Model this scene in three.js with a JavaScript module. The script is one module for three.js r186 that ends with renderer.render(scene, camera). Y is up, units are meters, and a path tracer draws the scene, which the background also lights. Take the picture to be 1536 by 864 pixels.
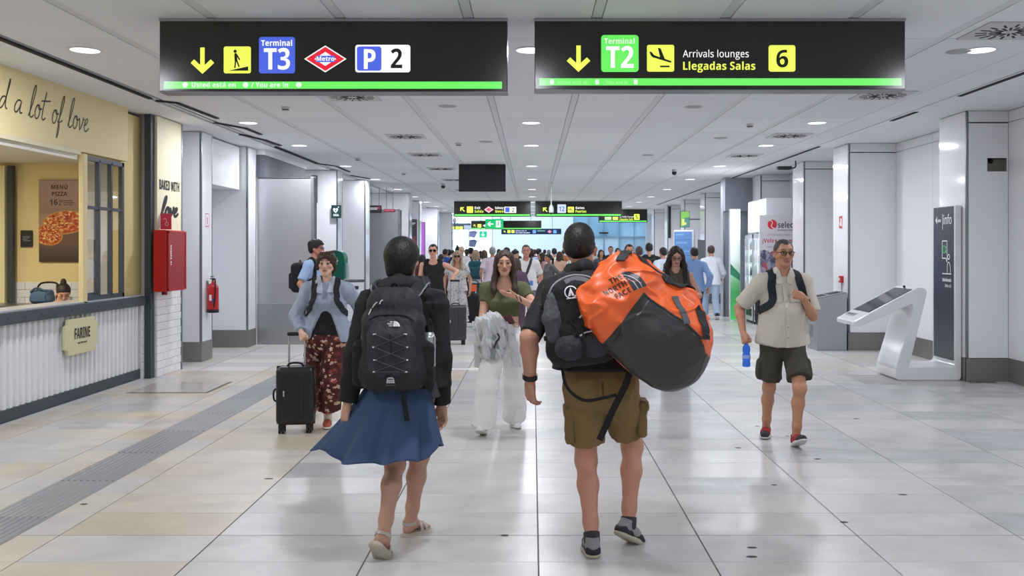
import * as THREE from 'three';
import { RoundedBoxGeometry } from 'three/addons/geometries/RoundedBoxGeometry.js';
import { mergeGeometries } from 'three/addons/utils/BufferGeometryUtils.js';
import { RectAreaLightUniformsLib } from 'three/addons/lights/RectAreaLightUniformsLib.js';
import { createNoise3D } from 'simplex-noise';

// ---------------------------------------------------------------- camera, sky, exposure
const EYE = 1.63, FOCAL = 1400, VX = 799, VY = 374;           // eye height (m), focal length (px), vanishing point (px)
const scene = new THREE.Scene();
const camera = new THREE.PerspectiveCamera(2 * Math.atan(432 / FOCAL) * 180 / Math.PI, 1536 / 864, 0.1, 200);
camera.position.set(0, EYE, 0);
camera.lookAt(0, EYE, -10);
camera.setViewOffset(1536, 864, 768 - VX, 432 - VY, 1536, 864);
camera.updateProjectionMatrix();
const renderer = new THREE.WebGLRenderer({ antialias: true });
renderer.toneMapping = THREE.LinearToneMapping;
renderer.toneMappingExposure = 0.91;
renderer.shadowMap.enabled = true;
scene.background = new THREE.Color(2.7, 3.0, 3.4);
RectAreaLightUniformsLib.init();
const LAMP_POWER = 285, LAMP_TINT = new THREE.Color(0.95, 0.975, 1.05);
const CEIL = 3.35;
const lampX = [-3.86, -0.02, 3.86], lampD = [-3.2, 0.6, 4.3, 8.05, 12.67, 15.44, 19.26, 22.9, 26.75, 30.5, 33.9, 37.4, 41, 44.6];

// ---------------------------------------------------------------- helpers
function rng(seed) { let s = seed >>> 0; return () => { s = (s + 0x6d2b79f5) | 0; let t = Math.imul(s ^ (s >>> 15), 1 | s); t = (t + Math.imul(t ^ (t >>> 7), 61 | t)) ^ t; return ((t ^ (t >>> 14)) >>> 0) / 4294967296; }; }
const noise3 = createNoise3D(rng(7));
const R = rng(12345);
const V = (x, y, z) => new THREE.Vector3(x, y, z);
const atX = (px, d) => (px - VX) * d / FOCAL, atY = (py, d) => EYE - (py - VY) * d / FOCAL;
const used = new Map();
function numbered(n) { const k = used.get(n) || 0; used.set(n, k + 1); return k ? n + '_' + String(k).padStart(3, '0') : n; }
function tag(o, label, category, group, kind) { if (label) o.userData.label = label; if (category) o.userData.category = category; if (group) o.userData.group = group; if (kind) o.userData.kind = kind; return o; }
function thing(name, label, category, pos = [0, 0, 0], turn = 0, group) {
  const o = new THREE.Group(); o.name = numbered(name); o.position.set(...pos); o.rotation.y = turn; scene.add(o);
  return tag(o, label, category, group);
}
function obj(name, geo, mat, parent = scene) {
  const g = Array.isArray(geo) ? (geo.length > 1 ? mergeGeometries(geo.map(clean)) : geo[0]) : geo;
  const m = new THREE.Mesh(g, mat); m.name = numbered(name); m.castShadow = m.receiveShadow = true; parent.add(m); return m;
}
function clean(g) { const o = g.index ? g.toNonIndexed() : g; for (const k of Object.keys(o.attributes)) if (!['position', 'normal', 'uv'].includes(k)) o.deleteAttribute(k); if (!o.attributes.uv) o.setAttribute('uv', new THREE.BufferAttribute(new Float32Array(o.attributes.position.count * 2), 2)); return o; }
function struct(name, geo, mat, label) { const m = obj(name, geo, mat); m.userData.kind = 'structure'; if (label) m.userData.label = label; return m; }
function structGroup(name, label, pos = [0, 0, 0]) { const g = new THREE.Group(); g.name = numbered(name); g.position.set(...pos); g.userData.kind = 'structure'; if (label) g.userData.label = label; scene.add(g); return g; }
function box(w, h, d, x = 0, y = 0, z = 0) { const g = new THREE.BoxGeometry(w, h, d); g.translate(x, y, z); return g; }
function span(x0, x1, y0, y1, z0, z1) { return box(Math.abs(x1 - x0), Math.abs(y1 - y0), Math.abs(z1 - z0), (x0 + x1) / 2, (y0 + y1) / 2, (z0 + z1) / 2); }
function rbox(w, h, d, r, x = 0, y = 0, z = 0, seg = 2) { const g = new RoundedBoxGeometry(w, h, d, seg, Math.min(r, w / 2.01, h / 2.01, d / 2.01)); g.translate(x, y, z); return g; }
function cyl(r0, r1, h, x = 0, y = 0, z = 0, seg = 20) { const g = new THREE.CylinderGeometry(r1, r0, h, seg); g.translate(x, y, z); return g; }
function tube(pts, r, seg = 24, rad = 8, closed = false) { return new THREE.TubeGeometry(new THREE.CatmullRomCurve3(pts.map((p) => p.isVector3 ? p : V(...p)), closed, 'centripetal'), seg, r, rad, closed); }
// extrude a 2-D outline (x,y) along z from z0 to z1
function prism(pts, z0, z1, bevel = 0, holes = []) {
  const s = new THREE.Shape(pts.map((p) => new THREE.Vector2(...p)));
  for (const h of holes) s.holes.push(new THREE.Path(h.map((p) => new THREE.Vector2(...p))));
  const g = new THREE.ExtrudeGeometry(s, { depth: Math.abs(z1 - z0) - 2 * bevel, bevelEnabled: bevel > 0, bevelSize: bevel, bevelThickness: bevel, bevelOffset: -bevel, bevelSegments: 2 });
  g.translate(0, 0, Math.min(z0, z1) + bevel); return g;
}
function roundedOutline(pts, r, n = 6) {  // rounds the corners of a polygon; r one radius or one per corner
  const out = [], N = pts.length;
  for (let i = 0; i < N; i++) {
    const p = pts[i], a = pts[(i + N - 1) % N], b = pts[(i + 1) % N], ri = Array.isArray(r) ? r[i] : r;
    if (!ri) { out.push(p); continue; }
    const la = Math.hypot(a[0] - p[0], a[1] - p[1]), lb = Math.hypot(b[0] - p[0], b[1] - p[1]), t = Math.min(ri, la / 2.05, lb / 2.05);
    const pa = [p[0] + (a[0] - p[0]) * t / la, p[1] + (a[1] - p[1]) * t / la], pb = [p[0] + (b[0] - p[0]) * t / lb, p[1] + (b[1] - p[1]) * t / lb];
    for (let k = 0; k <= n; k++) { const u = k / n; out.push([(1 - u) ** 2 * pa[0] + 2 * u * (1 - u) * p[0] + u * u * pb[0], (1 - u) ** 2 * pa[1] + 2 * u * (1 - u) * p[1] + u * u * pb[1]]); }
  }
  return out;
}
// a printed line too small to read in the photograph: word-like marks
function marks(g, x, y, w, h, c, seed = 1) { const r = rng(seed); g.fillStyle = c; for (let q = x; q < x + w;) { const l = Math.min(h * (0.35 + r() * 0.4), x + w - q), t = h * (0.7 + r() * 0.3); g.fillRect(q, y - t, l, t); q += l + h * (r() < 0.2 ? 0.6 : 0.18); } }
const mats = new Map();
function mat(color, roughness = 0.6, extra = {}) {
  const key = JSON.stringify([color, roughness, Object.keys(extra).map((k) => [k, extra[k]?.uuid ?? extra[k]])]);
  if (!mats.has(key)) { const phys = ['clearcoat', 'transmission', 'sheen', 'ior', 'specularIntensity'].some((k) => k in extra); mats.set(key, new (phys ? THREE.MeshPhysicalMaterial : THREE.MeshStandardMaterial)({ color, roughness, ...extra })); }
  return mats.get(key);
}
function canvasTex(w, h, draw, srgb = true) {
  const c = document.createElement('canvas'); c.width = w; c.height = h; const g = c.getContext('2d'); draw(g, w, h);
  const t = new THREE.CanvasTexture(c); if (srgb) t.colorSpace = THREE.SRGBColorSpace; t.anisotropy = 8; return t;
}
function dataTex(w, h, f, srgb = true) {  // f(u,v) -> [r,g,b] 0..255
  const a = new Uint8Array(w * h * 4);
  for (let y = 0; y < h; y++) for (let x = 0; x < w; x++) { const c = f(x / w, y / h); const o = (y * w + x) * 4; a[o] = c[0]; a[o + 1] = c[1]; a[o + 2] = c[2]; a[o + 3] = 255; }
  const t = new THREE.DataTexture(a, w, h); t.magFilter = THREE.LinearFilter; t.minFilter = THREE.LinearFilter; t.wrapS = t.wrapT = THREE.RepeatWrapping; if (srgb) t.colorSpace = THREE.SRGBColorSpace; t.needsUpdate = true; return t;
}
// noise that tiles on a torus, u,v in 0..1
function tnoise(u, v, f, seed = 0) { const a = u * Math.PI * 2, b = v * Math.PI * 2; const r = f / (Math.PI * 2); return noise3(Math.cos(a) * r + seed * 7.3 + Math.cos(b) * r * 0.83, Math.sin(a) * r + Math.sin(b) * r * 0.77, Math.cos(b) * r * 0.6 - Math.sin(a) * r * 0.5 + seed); }
function fbm(x, y, z, o = 4) { let s = 0, a = 0.5; for (let i = 0; i < o; i++) { s += a * noise3(x, y, z); x *= 2.03; y *= 2.03; z *= 2.03; a *= 0.5; } return s; }
// a flat printed plate: plane of w x h facing +z with a canvas texture
function plate(name, w, h, tex, parent, rough = 0.5, extra = {}) { const m = obj(name, new THREE.PlaneGeometry(w, h), mat(0xffffff, rough, { map: tex, ...extra }), parent); return m; }
function faceX(o, dir) { o.rotation.y = dir > 0 ? Math.PI / 2 : -Math.PI / 2; return o; }
// ---------------------------------------------------------------- materials of the hall
const WHITE = mat(0xdfe0e4, 0.35), WALLW = mat(0xeeeff3, 0.22), GLOSSW = mat(0xeff0f4, 0.08), STEEL = mat(0x8d8f93, 0.32, { metalness: 0.85 }), BRUSHED = mat(0x85878b, 0.4, { metalness: 0.75 }), BASEM = mat(0x8a8783, 0.38, { metalness: 0.35 });
const DARK = mat(0x2d3138, 0.5), SLATE = mat(0x3c424b, 0.5), GAP = mat(0x1c1d20, 0.8), BLACKP = mat(0x111214, 0.4);
const CEILM = mat(0xe6e8ed, 0.75), CEILM2 = mat(0xe1e3e9, 0.75), STRIPM = mat(0xd6d8dd, 0.6);
const YELLOW = mat(0xe4d4a0, 0.6), CREAM = mat(0xe6dfc0, 0.6);

// stone of the floor: cloudy limestone with faint veins
function stoneTex(seed, amp) {
  return dataTex(512, 256, (u, v) => {
    const x = u * 4 + seed * 13, y = v * 2;
    const n = fbm(x * 0.9, y * 1.3, seed * 3.1, 4), n2 = fbm(x * 3, y * 4, seed + 5, 3), vein = Math.max(0, 1 - Math.abs(fbm(x * 0.7 + n, y * 1.6, seed + 9, 3)) * 14);
    const p = fbm(x * 18, y * 18, seed, 2);
    const b = 232 + amp * n * 13 + n2 * 2.5 * amp + p * 3 - vein * 3;
    const q = Math.min(250, b); return [q, q - 1 - amp * Math.max(0, n), q - 2 - amp * 3 * Math.max(0, n)];
  });
}
const stones = [stoneTex(1, 0.8), stoneTex(2, 1.5), stoneTex(3, 2.1)];
const stoneTints = { warm: [0xdcd4c6, 0xddd7cd, 0xd8cdbb], pale: [0xd6d5d3, 0xd9d8d7, 0xd3d2d0], grey: [0xcbccce, 0xd2d2d3, 0xc4c5c8] };
function stoneMat(kind) { const c = stoneTints[kind]; return mat(c[Math.floor(R() * 3)], 0.28 + 0.03 * Math.floor(R() * 3), { map: stones[kind === 'grey' ? 1 + Math.floor(R() * 2) : Math.floor(R() * 2)] }); }

// ---------------------------------------------------------------- floor
{
  const floor = structGroup('floor', 'polished stone tile floor of the hall');
  obj('grout_bed', span(-9, 8, -0.25, -0.006, 8, -60.5), mat(0x6f6e6c, 0.7), floor);
  const X0 = 0.03, TW = 0.909, D0 = 5.319, TD = 0.451;
  const tg = [0, 1, 2].map((i) => { const g = rbox(TW - 0.007, 0.012, TD - 0.0035, 0.0012, 0, 0, 0, 1); const p = g.attributes.position, uv = g.attributes.uv; for (let k = 0; k < p.count; k++) uv.setXY(k, (p.getX(k) + i * 0.37) / 2, (p.getZ(k) + i * 0.21) / 1); return g; });
  for (let r = -3; r <= 16; r++) for (let c = -6; c <= 6; c++) {
    const d = D0 + TD * (r - 0.5), x = X0 + TW * (c + 0.5);
    const grey = x > 0.9 ? 0.6 : x > -0.9 ? 0.3 : 0.06, warm = x < -1.8 ? 0.7 : x < -0.9 ? 0.5 : x < 0 ? 0.12 : 0.03, u = R();
    const t = obj('tile', tg[Math.floor(R() * 3)], stoneMat(u < grey ? 'grey' : u < grey + warm ? 'warm' : 'pale'), floor);
    t.position.set(x, -0.006 + (R() - 0.5) * 0.0004, -d); t.rotation.y = R() < 0.5 ? Math.PI : 0;
  }
  // beyond the tiles that can be told apart: the same stone as one surface with the joints in the material
  const far = canvasTex(1024, 1024, (g, w, h) => {
    const r2 = rng(99); g.fillStyle = '#d2cec8'; g.fillRect(0, 0, w, h);
    const cw = w / 8, ch = h / 16;
    for (let i = 0; i < 8; i++) for (let j = 0; j < 16; j++) { const t = r2(), v = 198 + r2() * 20; g.fillStyle = t < 0.3 ? `rgb(${v + 6},${v},${v - 12})` : t < 0.6 ? `rgb(${v - 6},${v - 6},${v - 7})` : `rgb(${v + 2},${v},${v - 3})`; g.fillRect(i * cw, j * ch, cw, ch); }
    g.fillStyle = '#8f8d8a'; for (let i = 0; i < 8; i++) g.fillRect(i * cw, 0, 1.5, h); g.globalAlpha = 0.35; for (let j = 0; j < 16; j++) g.fillRect(0, j * ch, w, 2);
  });
  far.wrapS = far.wrapT = THREE.RepeatWrapping;
  const dEdge = D0 + TD * 16, fm = mat(0xffffff, 0.27, { map: far });
  const flat = (x0, x1, d0, d1, name) => { const g = span(x0, x1, -0.012, 0, -d0, -d1); const p = g.attributes.position, uv = g.attributes.uv; for (let k = 0; k < p.count; k++) uv.setXY(k, (p.getX(k) - X0) / (TW * 8), (-p.getZ(k) - D0) / (TD * 16)); return obj(name, g, fm, floor); };
  flat(-9, 8, dEdge, 60.3, 'far_paving'); flat(-9, 8, -8, D0 - TD * 4, 'near_paving');
  flat(-9, X0 - TW * 6, D0 - TD * 4, dEdge, 'side_paving'); flat(X0 + TW * 7, 8, D0 - TD * 4, dEdge, 'side_paving');
  // dark expansion joints running along the hall
  for (const x of [X0 - TW, X0, X0 + TW, X0 - 2 * TW]) obj('joint', span(x - 0.004, x + 0.004, -0.004, 0.0006, -4, -47), mat(0x4c4b4a, 0.6), floor);
  obj('joint', span(-5, 6.3, -0.004, 0.0005, -D0 + 0.002, -D0 - 0.002), mat(0x6a6764, 0.6), floor);
  // white inlaid band across the hall
  obj('inlay_band', span(-3.3, 0.45, -0.003, 0.0015, -12.62, -12.78), mat(0xe9e9ea, 0.3), floor);
  // ribbed guidance strip on the left
  const gs = structGroup('tactile_strip', 'grey ribbed guidance strip running along the left of the floor');
  const pm = [0x9a9ca0, 0x94969b, 0x9fa1a4].map((c) => mat(c, 0.35, { metalness: 0.25 })), parts = [span(-0.198, 0.198, -0.002, 0.002, -0.449, 0.449)];
  for (let i = 0; i < 9; i++) { const x = -0.176 + i * 0.044; parts.push(prism([[x - 0.012, 0], [x + 0.012, 0], [x + 0.008, 0.0065], [x - 0.008, 0.0065]], -0.44, 0.44)); }
  const pg = mergeGeometries(parts.map(clean));
  for (let i = 0; i < 24; i++) { const p = obj('plate', pg, pm[i % 3], gs); p.position.set(-3.13, 0.001, -(4.3 + i * 0.9)); }
  // floor hatch beside the snack shop
  const h = structGroup('floor_hatch', 'square floor hatch with thin dark edge beside the tiled wall');
  obj('hatch_lid', span(-4.6, -3.72, -0.002, 0.003, -10.62, -11.45), mat(0xcfcac2, 0.18, { map: stones[0] }), h);
  obj('hatch_edge', [span(-4.62, -3.7, -0.002, 0.0028, -10.59, -10.615), span(-3.715, -3.69, -0.002, 0.0028, -10.6, -11.47)], mat(0x47474a, 0.5), h);
  const st = mat(0x4a4744, 0.9), rs = rng(5);
  for (let i = 0; i < 16; i++) { const d = 4.7 + rs() * 5, x = (rs() - 0.5) * d * 1.0; const g = new THREE.CylinderGeometry(0.012 + rs() * 0.012, 0.014 + rs() * 0.012, 0.0012, 9); g.scale(1 + rs() * 0.6, 1, 0.7); const s = obj('speck', g, st, floor); s.position.set(x, 0.0008, -d); }
}

// ---------------------------------------------------------------- ceiling
{
  const ceil = structGroup('ceiling', 'white metal panel ceiling with long joints');
  obj('soffit', span(-9, 8, CEIL + 0.02, CEIL + 0.3, 8, -48.6), GAP, ceil);
  const CW = 0.955, L = 1.53, D1 = 7.62, pg = rbox(CW - 0.082, 0.02, L - 0.006, 0.004, 0, 0, 0, 1), ng = rbox(0.42, 0.02, L - 0.006, 0.004, 0, 0, 0, 1), rest = [];
  for (let r = -3; r <= 26; r++) for (let c = -4; c <= 5; c++) {
    const d = D1 + L * (r + 0.5), x = c === 5 ? 4.5 : c * CW;
    if (r < 11) { const p = obj('panel', c === 5 ? ng : pg, R() < 0.5 ? CEILM : CEILM2, ceil); p.position.set(x, CEIL + 0.01 + (R() - 0.5) * 0.003, -d); }
    else rest.push(span(x - (c === 5 ? 0.21 : 0.437), x + (c === 5 ? 0.21 : 0.437), CEIL, CEIL + 0.02, -d - L / 2 + 0.003, -d + L / 2 - 0.003));
  }
  obj('far_panels', rest, CEILM, ceil).userData.kind = 'stuff';
  obj('near_panels', span(-4.3, 4.72, CEIL, CEIL + 0.02, 6, -(D1 - 3 * L) + 0.01), CEILM, ceil).userData.kind = 'stuff';
  for (let c = -4; c <= 4; c++) { const x = (c + 0.5) * CW; obj('joint_strip', span(x - 0.036, x + 0.036, CEIL + 0.004, CEIL + 0.018, -3, -48.4), STRIPM, ceil); }
  obj('joint_strip', span(-4.34, -4.3, CEIL + 0.002, CEIL + 0.018, 6, -48.4), STRIPM, ceil);
  // margins of plain board between the panels and the walls
  obj('side_board', span(4.715, 6.2, CEIL - 0.01, CEIL + 0.02, 6, -48.4), CEILM, ceil);
  obj('side_board', span(-4.37, -8.2, CEIL - 0.01, CEIL + 0.02, 6, -48.4), CEILM, ceil);
  // bent dark shadow gaps where the boards meet the panels on the left
  const gapLine = (pts) => { for (let i = 0; i + 1 < pts.length; i++) { const [x0, d0] = pts[i], [x1, d1] = pts[i + 1], l = Math.hypot(x1 - x0, d1 - d0); const m = obj('shadow_gap', box(0.05, 0.012, l, 0, 0, 0), GAP, ceil); m.position.set((x0 + x1) / 2, CEIL - 0.012, -(d0 + d1) / 2); m.rotation.y = Math.atan2(-(x1 - x0), d1 - d0); } };
  gapLine([[-4.32, 6.5], [-4.34, 10.6]]); gapLine([[-4.34, 10.75], [-4.16, 10.9], [-4.12, 12.2]]);
  gapLine([[-4.3, 12.6], [-4.06, 13.2], [-4.05, 13.9]]); gapLine([[-4.36, 13.9], [-4.2, 14.6], [-4.16, 15.4]]); gapLine([[-4.3, 15.6], [-4.3, 18.6], [-4.05, 19.2], [-4.04, 20.6]]); gapLine([[-4.2, 21.6], [-3.95, 22.6]]);
  gapLine([[4.76, 5.5], [4.76, 10.4]]); gapLine([[4.77, 11.6], [4.77, 12.4]]); gapLine([[4.76, 15.5], [4.8, 36]]);
  // end of the low ceiling: bulkhead towards the taller hall behind
  struct('wall_bulkhead', span(-9, 8, CEIL + 0.3, 6.5, -48.3, -48.6), WHITE);
}

// ceiling fittings
const ORD = ['first', 'second', 'third', 'fourth', 'fifth', 'sixth', 'seventh', 'eighth', 'ninth', 'tenth', 'eleventh', 'twelfth'];
for (const d of lampD) for (const x of lampX) {
  const nth = lampD.filter((q) => q > 6.5 && q <= d).length, row = x < -1 ? 'left' : x > 1 ? 'right' : 'middle';
  const t = thing('downlight', nth ? `round glowing downlight, ${ORD[nth - 1]} of the ${row} ceiling row counting from the camera` : 'round glowing downlight in the ceiling above and behind the camera', 'ceiling light', [x, CEIL, -d], 0, 'recessed downlights in the ceiling');
  const seg = d < 20 ? 28 : 14;
  const ring = new THREE.LatheGeometry([[0.118, 0.0], [0.122, -0.008], [0.14, -0.01], [0.146, -0.004], [0.146, 0.0]].map((p) => new THREE.Vector2(...p)), seg);
  obj('trim_ring', ring, WHITE, t);
  obj('lamp_disc', cyl(0.119, 0.119, 0.006, 0, -0.003, 0, seg), mat(0xffffff, 0.5, { emissive: 0xffffff, emissiveIntensity: 2.4 }), t);
  const l = new THREE.RectAreaLight(LAMP_TINT, LAMP_POWER, 0.21, 0.21); l.position.set(0, -0.012, 0); l.rotation.x = -Math.PI / 2; l.name = 'downlight_beam'; t.add(l);
}
{
  const rs = rng(3);
  const slotG = [];
  for (let i = 0; i < 16; i++) for (const [r0, r1] of [[0.06, 0.15], [0.165, 0.25]]) { const a = i / 16 * Math.PI * 2 + (r0 > 0.1 ? 0.18 : 0), g = box(r1 - r0, 0.004, 0.018, (r0 + r1) / 2, -0.011, 0); g.rotateY(a); slotG.push(g); }
  const slots = mergeGeometries(slotG.map(clean)), pan = mergeGeometries([rbox(0.58, 0.012, 0.58, 0.004, 0, -0.004, 0, 1), cyl(0.02, 0.025, 0.01, 0, -0.012, 0, 12)].map(clean));
  for (const [x, d, w] of [[3.75, 7.34, 'beside the right end of the large green terminal sign'], [3.9, 10.4, 'below the right end of the large green terminal sign'], [-2.03, 10.5, 'below the large blue terminal sign'], [3.88, 14.1, 'right row, past the green terminal sign'], [3.88, 17.1, 'right row, second past the green terminal sign'], [-1.93, 14.2, 'left row, first before the blank black screen'], [-1.95, 16.95, 'left row, second before the blank black screen'], [-1.95, 19.9, 'left row, beside the blank black screen'], [-1.95, 23.1, 'left row, just past the blank black screen'], [-1.95, 27, 'left row, near the small hanging signs']]) {
    const t = thing('air_diffuser', 'square air diffuser with radial slots, ' + w, 'vent', [x, CEIL, -d]);
    obj('face_plate', pan, mat(0xc4c5c9, 0.5), t); obj('slots', slots, mat(0x25262a, 0.7), t);
  }
  for (const [x, d, w] of [[1.94, 11.25, 'right of the centre line'], [-1.02, 11.2, 'left of the centre line'], [-0.75, 14.9, 'ahead of the blank black screen'], [2.9, 14.4, 'near the right row of lights'], [3.7, 8.1, 'beside the right bright downlight'], [2.1, 17, 'far right of the centre line']]) {
    const t = thing('ceiling_speaker', 'flat round grey loudspeaker grille in the ceiling, ' + w, 'speaker', [x, CEIL, -d]);
    obj('grille', new THREE.LatheGeometry([[0, -0.012], [0.08, -0.011], [0.1, -0.007], [0.11, 0]].map((p) => new THREE.Vector2(...p)), 20), mat(0xa9abb0, 0.7), t);
    obj('rim', new THREE.TorusGeometry(0.108, 0.006, 6, 24).rotateX(Math.PI / 2), mat(0xbfc0c4, 0.5), t);
  }
  for (const [x, d, w] of [[-2.98, 11.25, 'at the left, just past the blue terminal sign'], [2.98, 12.8, 'at the right, past the green terminal sign'], [-3.3, 17.6, 'at the left, before the metal clad portal'], [-2.9, 21, 'at the left, past the metal clad portal'], [-1.2, 15.1, 'near the blank black screen']]) {
    const t = thing('smoke_detector', 'small round smoke detector, ' + w, 'detector', [x, CEIL, -d]);
    obj('housing', new THREE.LatheGeometry([[0, -0.055], [0.03, -0.05], [0.042, -0.03], [0.05, -0.02], [0.052, 0]].map((p) => new THREE.Vector2(...p)), 16), mat(0xcfd0d4, 0.5), t);
    obj('sensor_slot', cyl(0.036, 0.044, 0.012, 0, -0.04, 0, 14), mat(0x4a4b50, 0.6), t);
  }
  for (const [x, d, w] of [[3.05, 20.1, 'at the right of the hall'], [-2.35, 24.5, 'at the left of the hall']]) {
    const t = thing('dome_camera', 'small black dome camera hanging from the ceiling ' + w, 'camera', [x, CEIL, -d]);
    obj('mount', cyl(0.05, 0.055, 0.05, 0, -0.025, 0, 16), mat(0xb9babd, 0.5), t);
    obj('dome', new THREE.SphereGeometry(0.055, 16, 10).translate(0, -0.07, 0), mat(0x0d0e10, 0.1), t);
  }
}

// ---------------------------------------------------------------- outer walls
struct('wall_back', span(-9, 8, 0, CEIL + 0.3, 7.7, 8), WHITE);
struct('wall_outer_left', span(-8.5, -8.2, 0, CEIL + 0.3, 8, -12.9), YELLOW);
struct('wall_left', span(-6, -5.7, 0, CEIL + 0.3, -12.6, -48.6), WALLW);
struct('wall_corner', span(-8.2, -5.7, 0, CEIL + 0.3, -12.75, -12.9), WHITE);

// right side: wall plane with pillars standing proud of it
const RW = 5.86;
{
  const w = structGroup('wall_right', 'white panelled wall on the right of the hall');
  obj('wall_core', span(RW + 0.012, RW + 0.4, 0, CEIL + 0.3, 8, -48.6), mat(0xb9bac0, 0.5), w);
  const pillarD = [11.5, 15.05, 18.15, 21.3, 24.6, 28.2, 32, 36, 40];
  const ends = [3.2, 7.6, ...pillarD, 45];
  for (let i = 0; i + 1 < ends.length; i++) {
    const a = ends[i] + (i > 1 ? 0.8 : 0.0), b = ends[i + 1], n = b - a > 2.6 ? 2 : 1;
    for (let k = 0; k < n; k++) { const p0 = a + (b - a) * k / n, p1 = a + (b - a) * (k + 1) / n; obj('panel', [span(RW, RW + 0.012, 0.29, 3.19, -p0 - 0.004, -p1 + 0.004)], WALLW, w); obj('upper_panel', span(RW, RW + 0.012, 3.2, CEIL - 0.02, -p0 - 0.004, -p1 + 0.004), WALLW, w); obj('base_band', span(RW - 0.004, RW + 0.012, 0, 0.285, -p0 - 0.002, -p1 + 0.002), BASEM, w); }
  }
  const px0 = [5.342, 5.09, 5.27, 5.2, 5.15, 5.2, 5.2, 5.2, 5.2];
  pillarD.forEach((d, i) => {
    const x0 = px0[i], pl = structGroup('pillar', 'white clad pillar along the right wall'), far = d + 0.76;
    obj('core', span(x0 + 0.02, RW + 0.05, 0, CEIL + 0.02, -d - 0.14, -far), mat(0xb9bac0, 0.6), pl);
    if (i === 0) {  // with the small square recess
      const rx0 = atX(1481, d), rx1 = atX(1512, d), ry0 = atY(257, d), ry1 = atY(237, d);
      obj('front_panel', prism([[x0 + 0.03, 0.29], [RW, 0.29], [RW, 3.185], [x0 + 0.03, 3.185]], -d, -d - 0.02, 0.003, [[[rx0, ry0], [rx0, ry1], [rx1 - 0.01, ry1], [rx1 - 0.01, ry0]]]), WALLW, pl);
      obj('recess', [span(rx0 - 0.02, rx1 + 0.02, ry0 - 0.02, ry1 + 0.02, -d - 0.125, -d - 0.135)], mat(0x8f8a7c, 0.7), pl);
      obj('recess_side', [span(rx0 - 0.012, rx0, ry0 - 0.02, ry1 + 0.02, -d - 0.02, -d - 0.13), span(rx0 - 0.01, rx1 + 0.01, ry1, ry1 + 0.012, -d - 0.02, -d - 0.13), span(rx0 - 0.01, rx1 + 0.01, ry0 - 0.012, ry0, -d - 0.02, -d - 0.13)], mat(0x3d3b36, 0.8), pl);
      obj('recess_knob', new THREE.SphereGeometry(0.03, 14, 10).translate(rx0 + 0.09, ry1 - 0.03, -d - 0.1), BLACKP, pl);
    } else obj('front_panel', span(x0 + 0.03, RW, 0.29, 3.185, -d, -d - 0.02), WALLW, pl);
    obj('front_top_panel', span(x0 + 0.03, RW, 3.2, CEIL - 0.015, -d, -d - 0.02), WALLW, pl);
    obj('side_panel', span(x0, x0 + 0.02, 0.29, CEIL - 0.02, -d - 0.03, -far), GLOSSW, pl);
    obj('corner_strip', rbox(0.034, CEIL - 0.32, 0.034, 0.008, x0 + 0.014, 0.29 + (CEIL - 0.32) / 2, -d - 0.013, 1), STEEL, pl);
    obj('base_band', [span(x0 - 0.004, RW, 0, 0.285, -d + 0.006, -d - 0.02), span(x0 - 0.004, x0 + 0.02, 0, 0.285, -d, -far)], BASEM, pl);
  });
}

// left side beyond the shop
function leftPillar(x0, x1, d, deep, label, m = WALLW) {
  const pl = structGroup('pillar', label);
  obj('core', span(x0, x1 - 0.02, 0, CEIL + 0.02, -d - 0.02, -d - deep), mat(0xb9bac0, 0.6), pl);
  obj('front_panel', span(x0, x1 - 0.03, 0.29, CEIL - 0.02, -d, -d - 0.02), m, pl);
  obj('side_panel', span(x1 - 0.02, x1, 0.29, CEIL - 0.02, -d - 0.03, -d - deep), GLOSSW, pl);
  obj('corner_strip', rbox(0.034, CEIL - 0.32, 0.034, 0.008, x1 - 0.014, 0.29 + (CEIL - 0.32) / 2, -d - 0.013, 1), STEEL, pl);
  obj('corner_strip', rbox(0.03, CEIL - 0.32, 0.03, 0.008, x1 - 0.01, 0.29 + (CEIL - 0.32) / 2, -d - deep + 0.01, 1), STEEL, pl);
  obj('base_band', [span(x0, x1, 0, 0.29, -d + 0.006, -d - 0.02), span(x1 - 0.02, x1 + 0.004, 0, 0.29, -d, -d - deep)], BASEM, pl);
  return pl;
}
leftPillar(-5.7, -4.79, 13.5, 0.45, 'white clad pillar beside the snack shop, carrying the fire extinguisher');
leftPillar(-5.7, -4.73, 15.5, 0.46, 'white clad pillar before the metal clad portal');
leftPillar(-5.7, -4.2, 20.1, 0.5, 'white clad pillar behind the defibrillator post');
leftPillar(-5.7, -4.12, 23, 0.6, 'bright white pillar past the defibrillator post');
leftPillar(-5.7, -3.75, 28.4, 0.6, 'white pillar past the second metal portal');
leftPillar(-5.7, -4.0, 33, 0.6, 'far white pillar beside the dark advertising panel');
leftPillar(-5.7, -3.9, 38.5, 0.6, 'far white pillar at the end of the left wall');
leftPillar(-5.7, -3.8, 44, 0.6, 'farthest white pillar on the left');
// white bulkhead box hanging above between the first two pillars
struct('trim_1', span(-5.7, -4.86, 2.62, CEIL - 0.03, -14.1, -15.46), WALLW, 'white boxed bulkhead between the first two left pillars');
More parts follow.
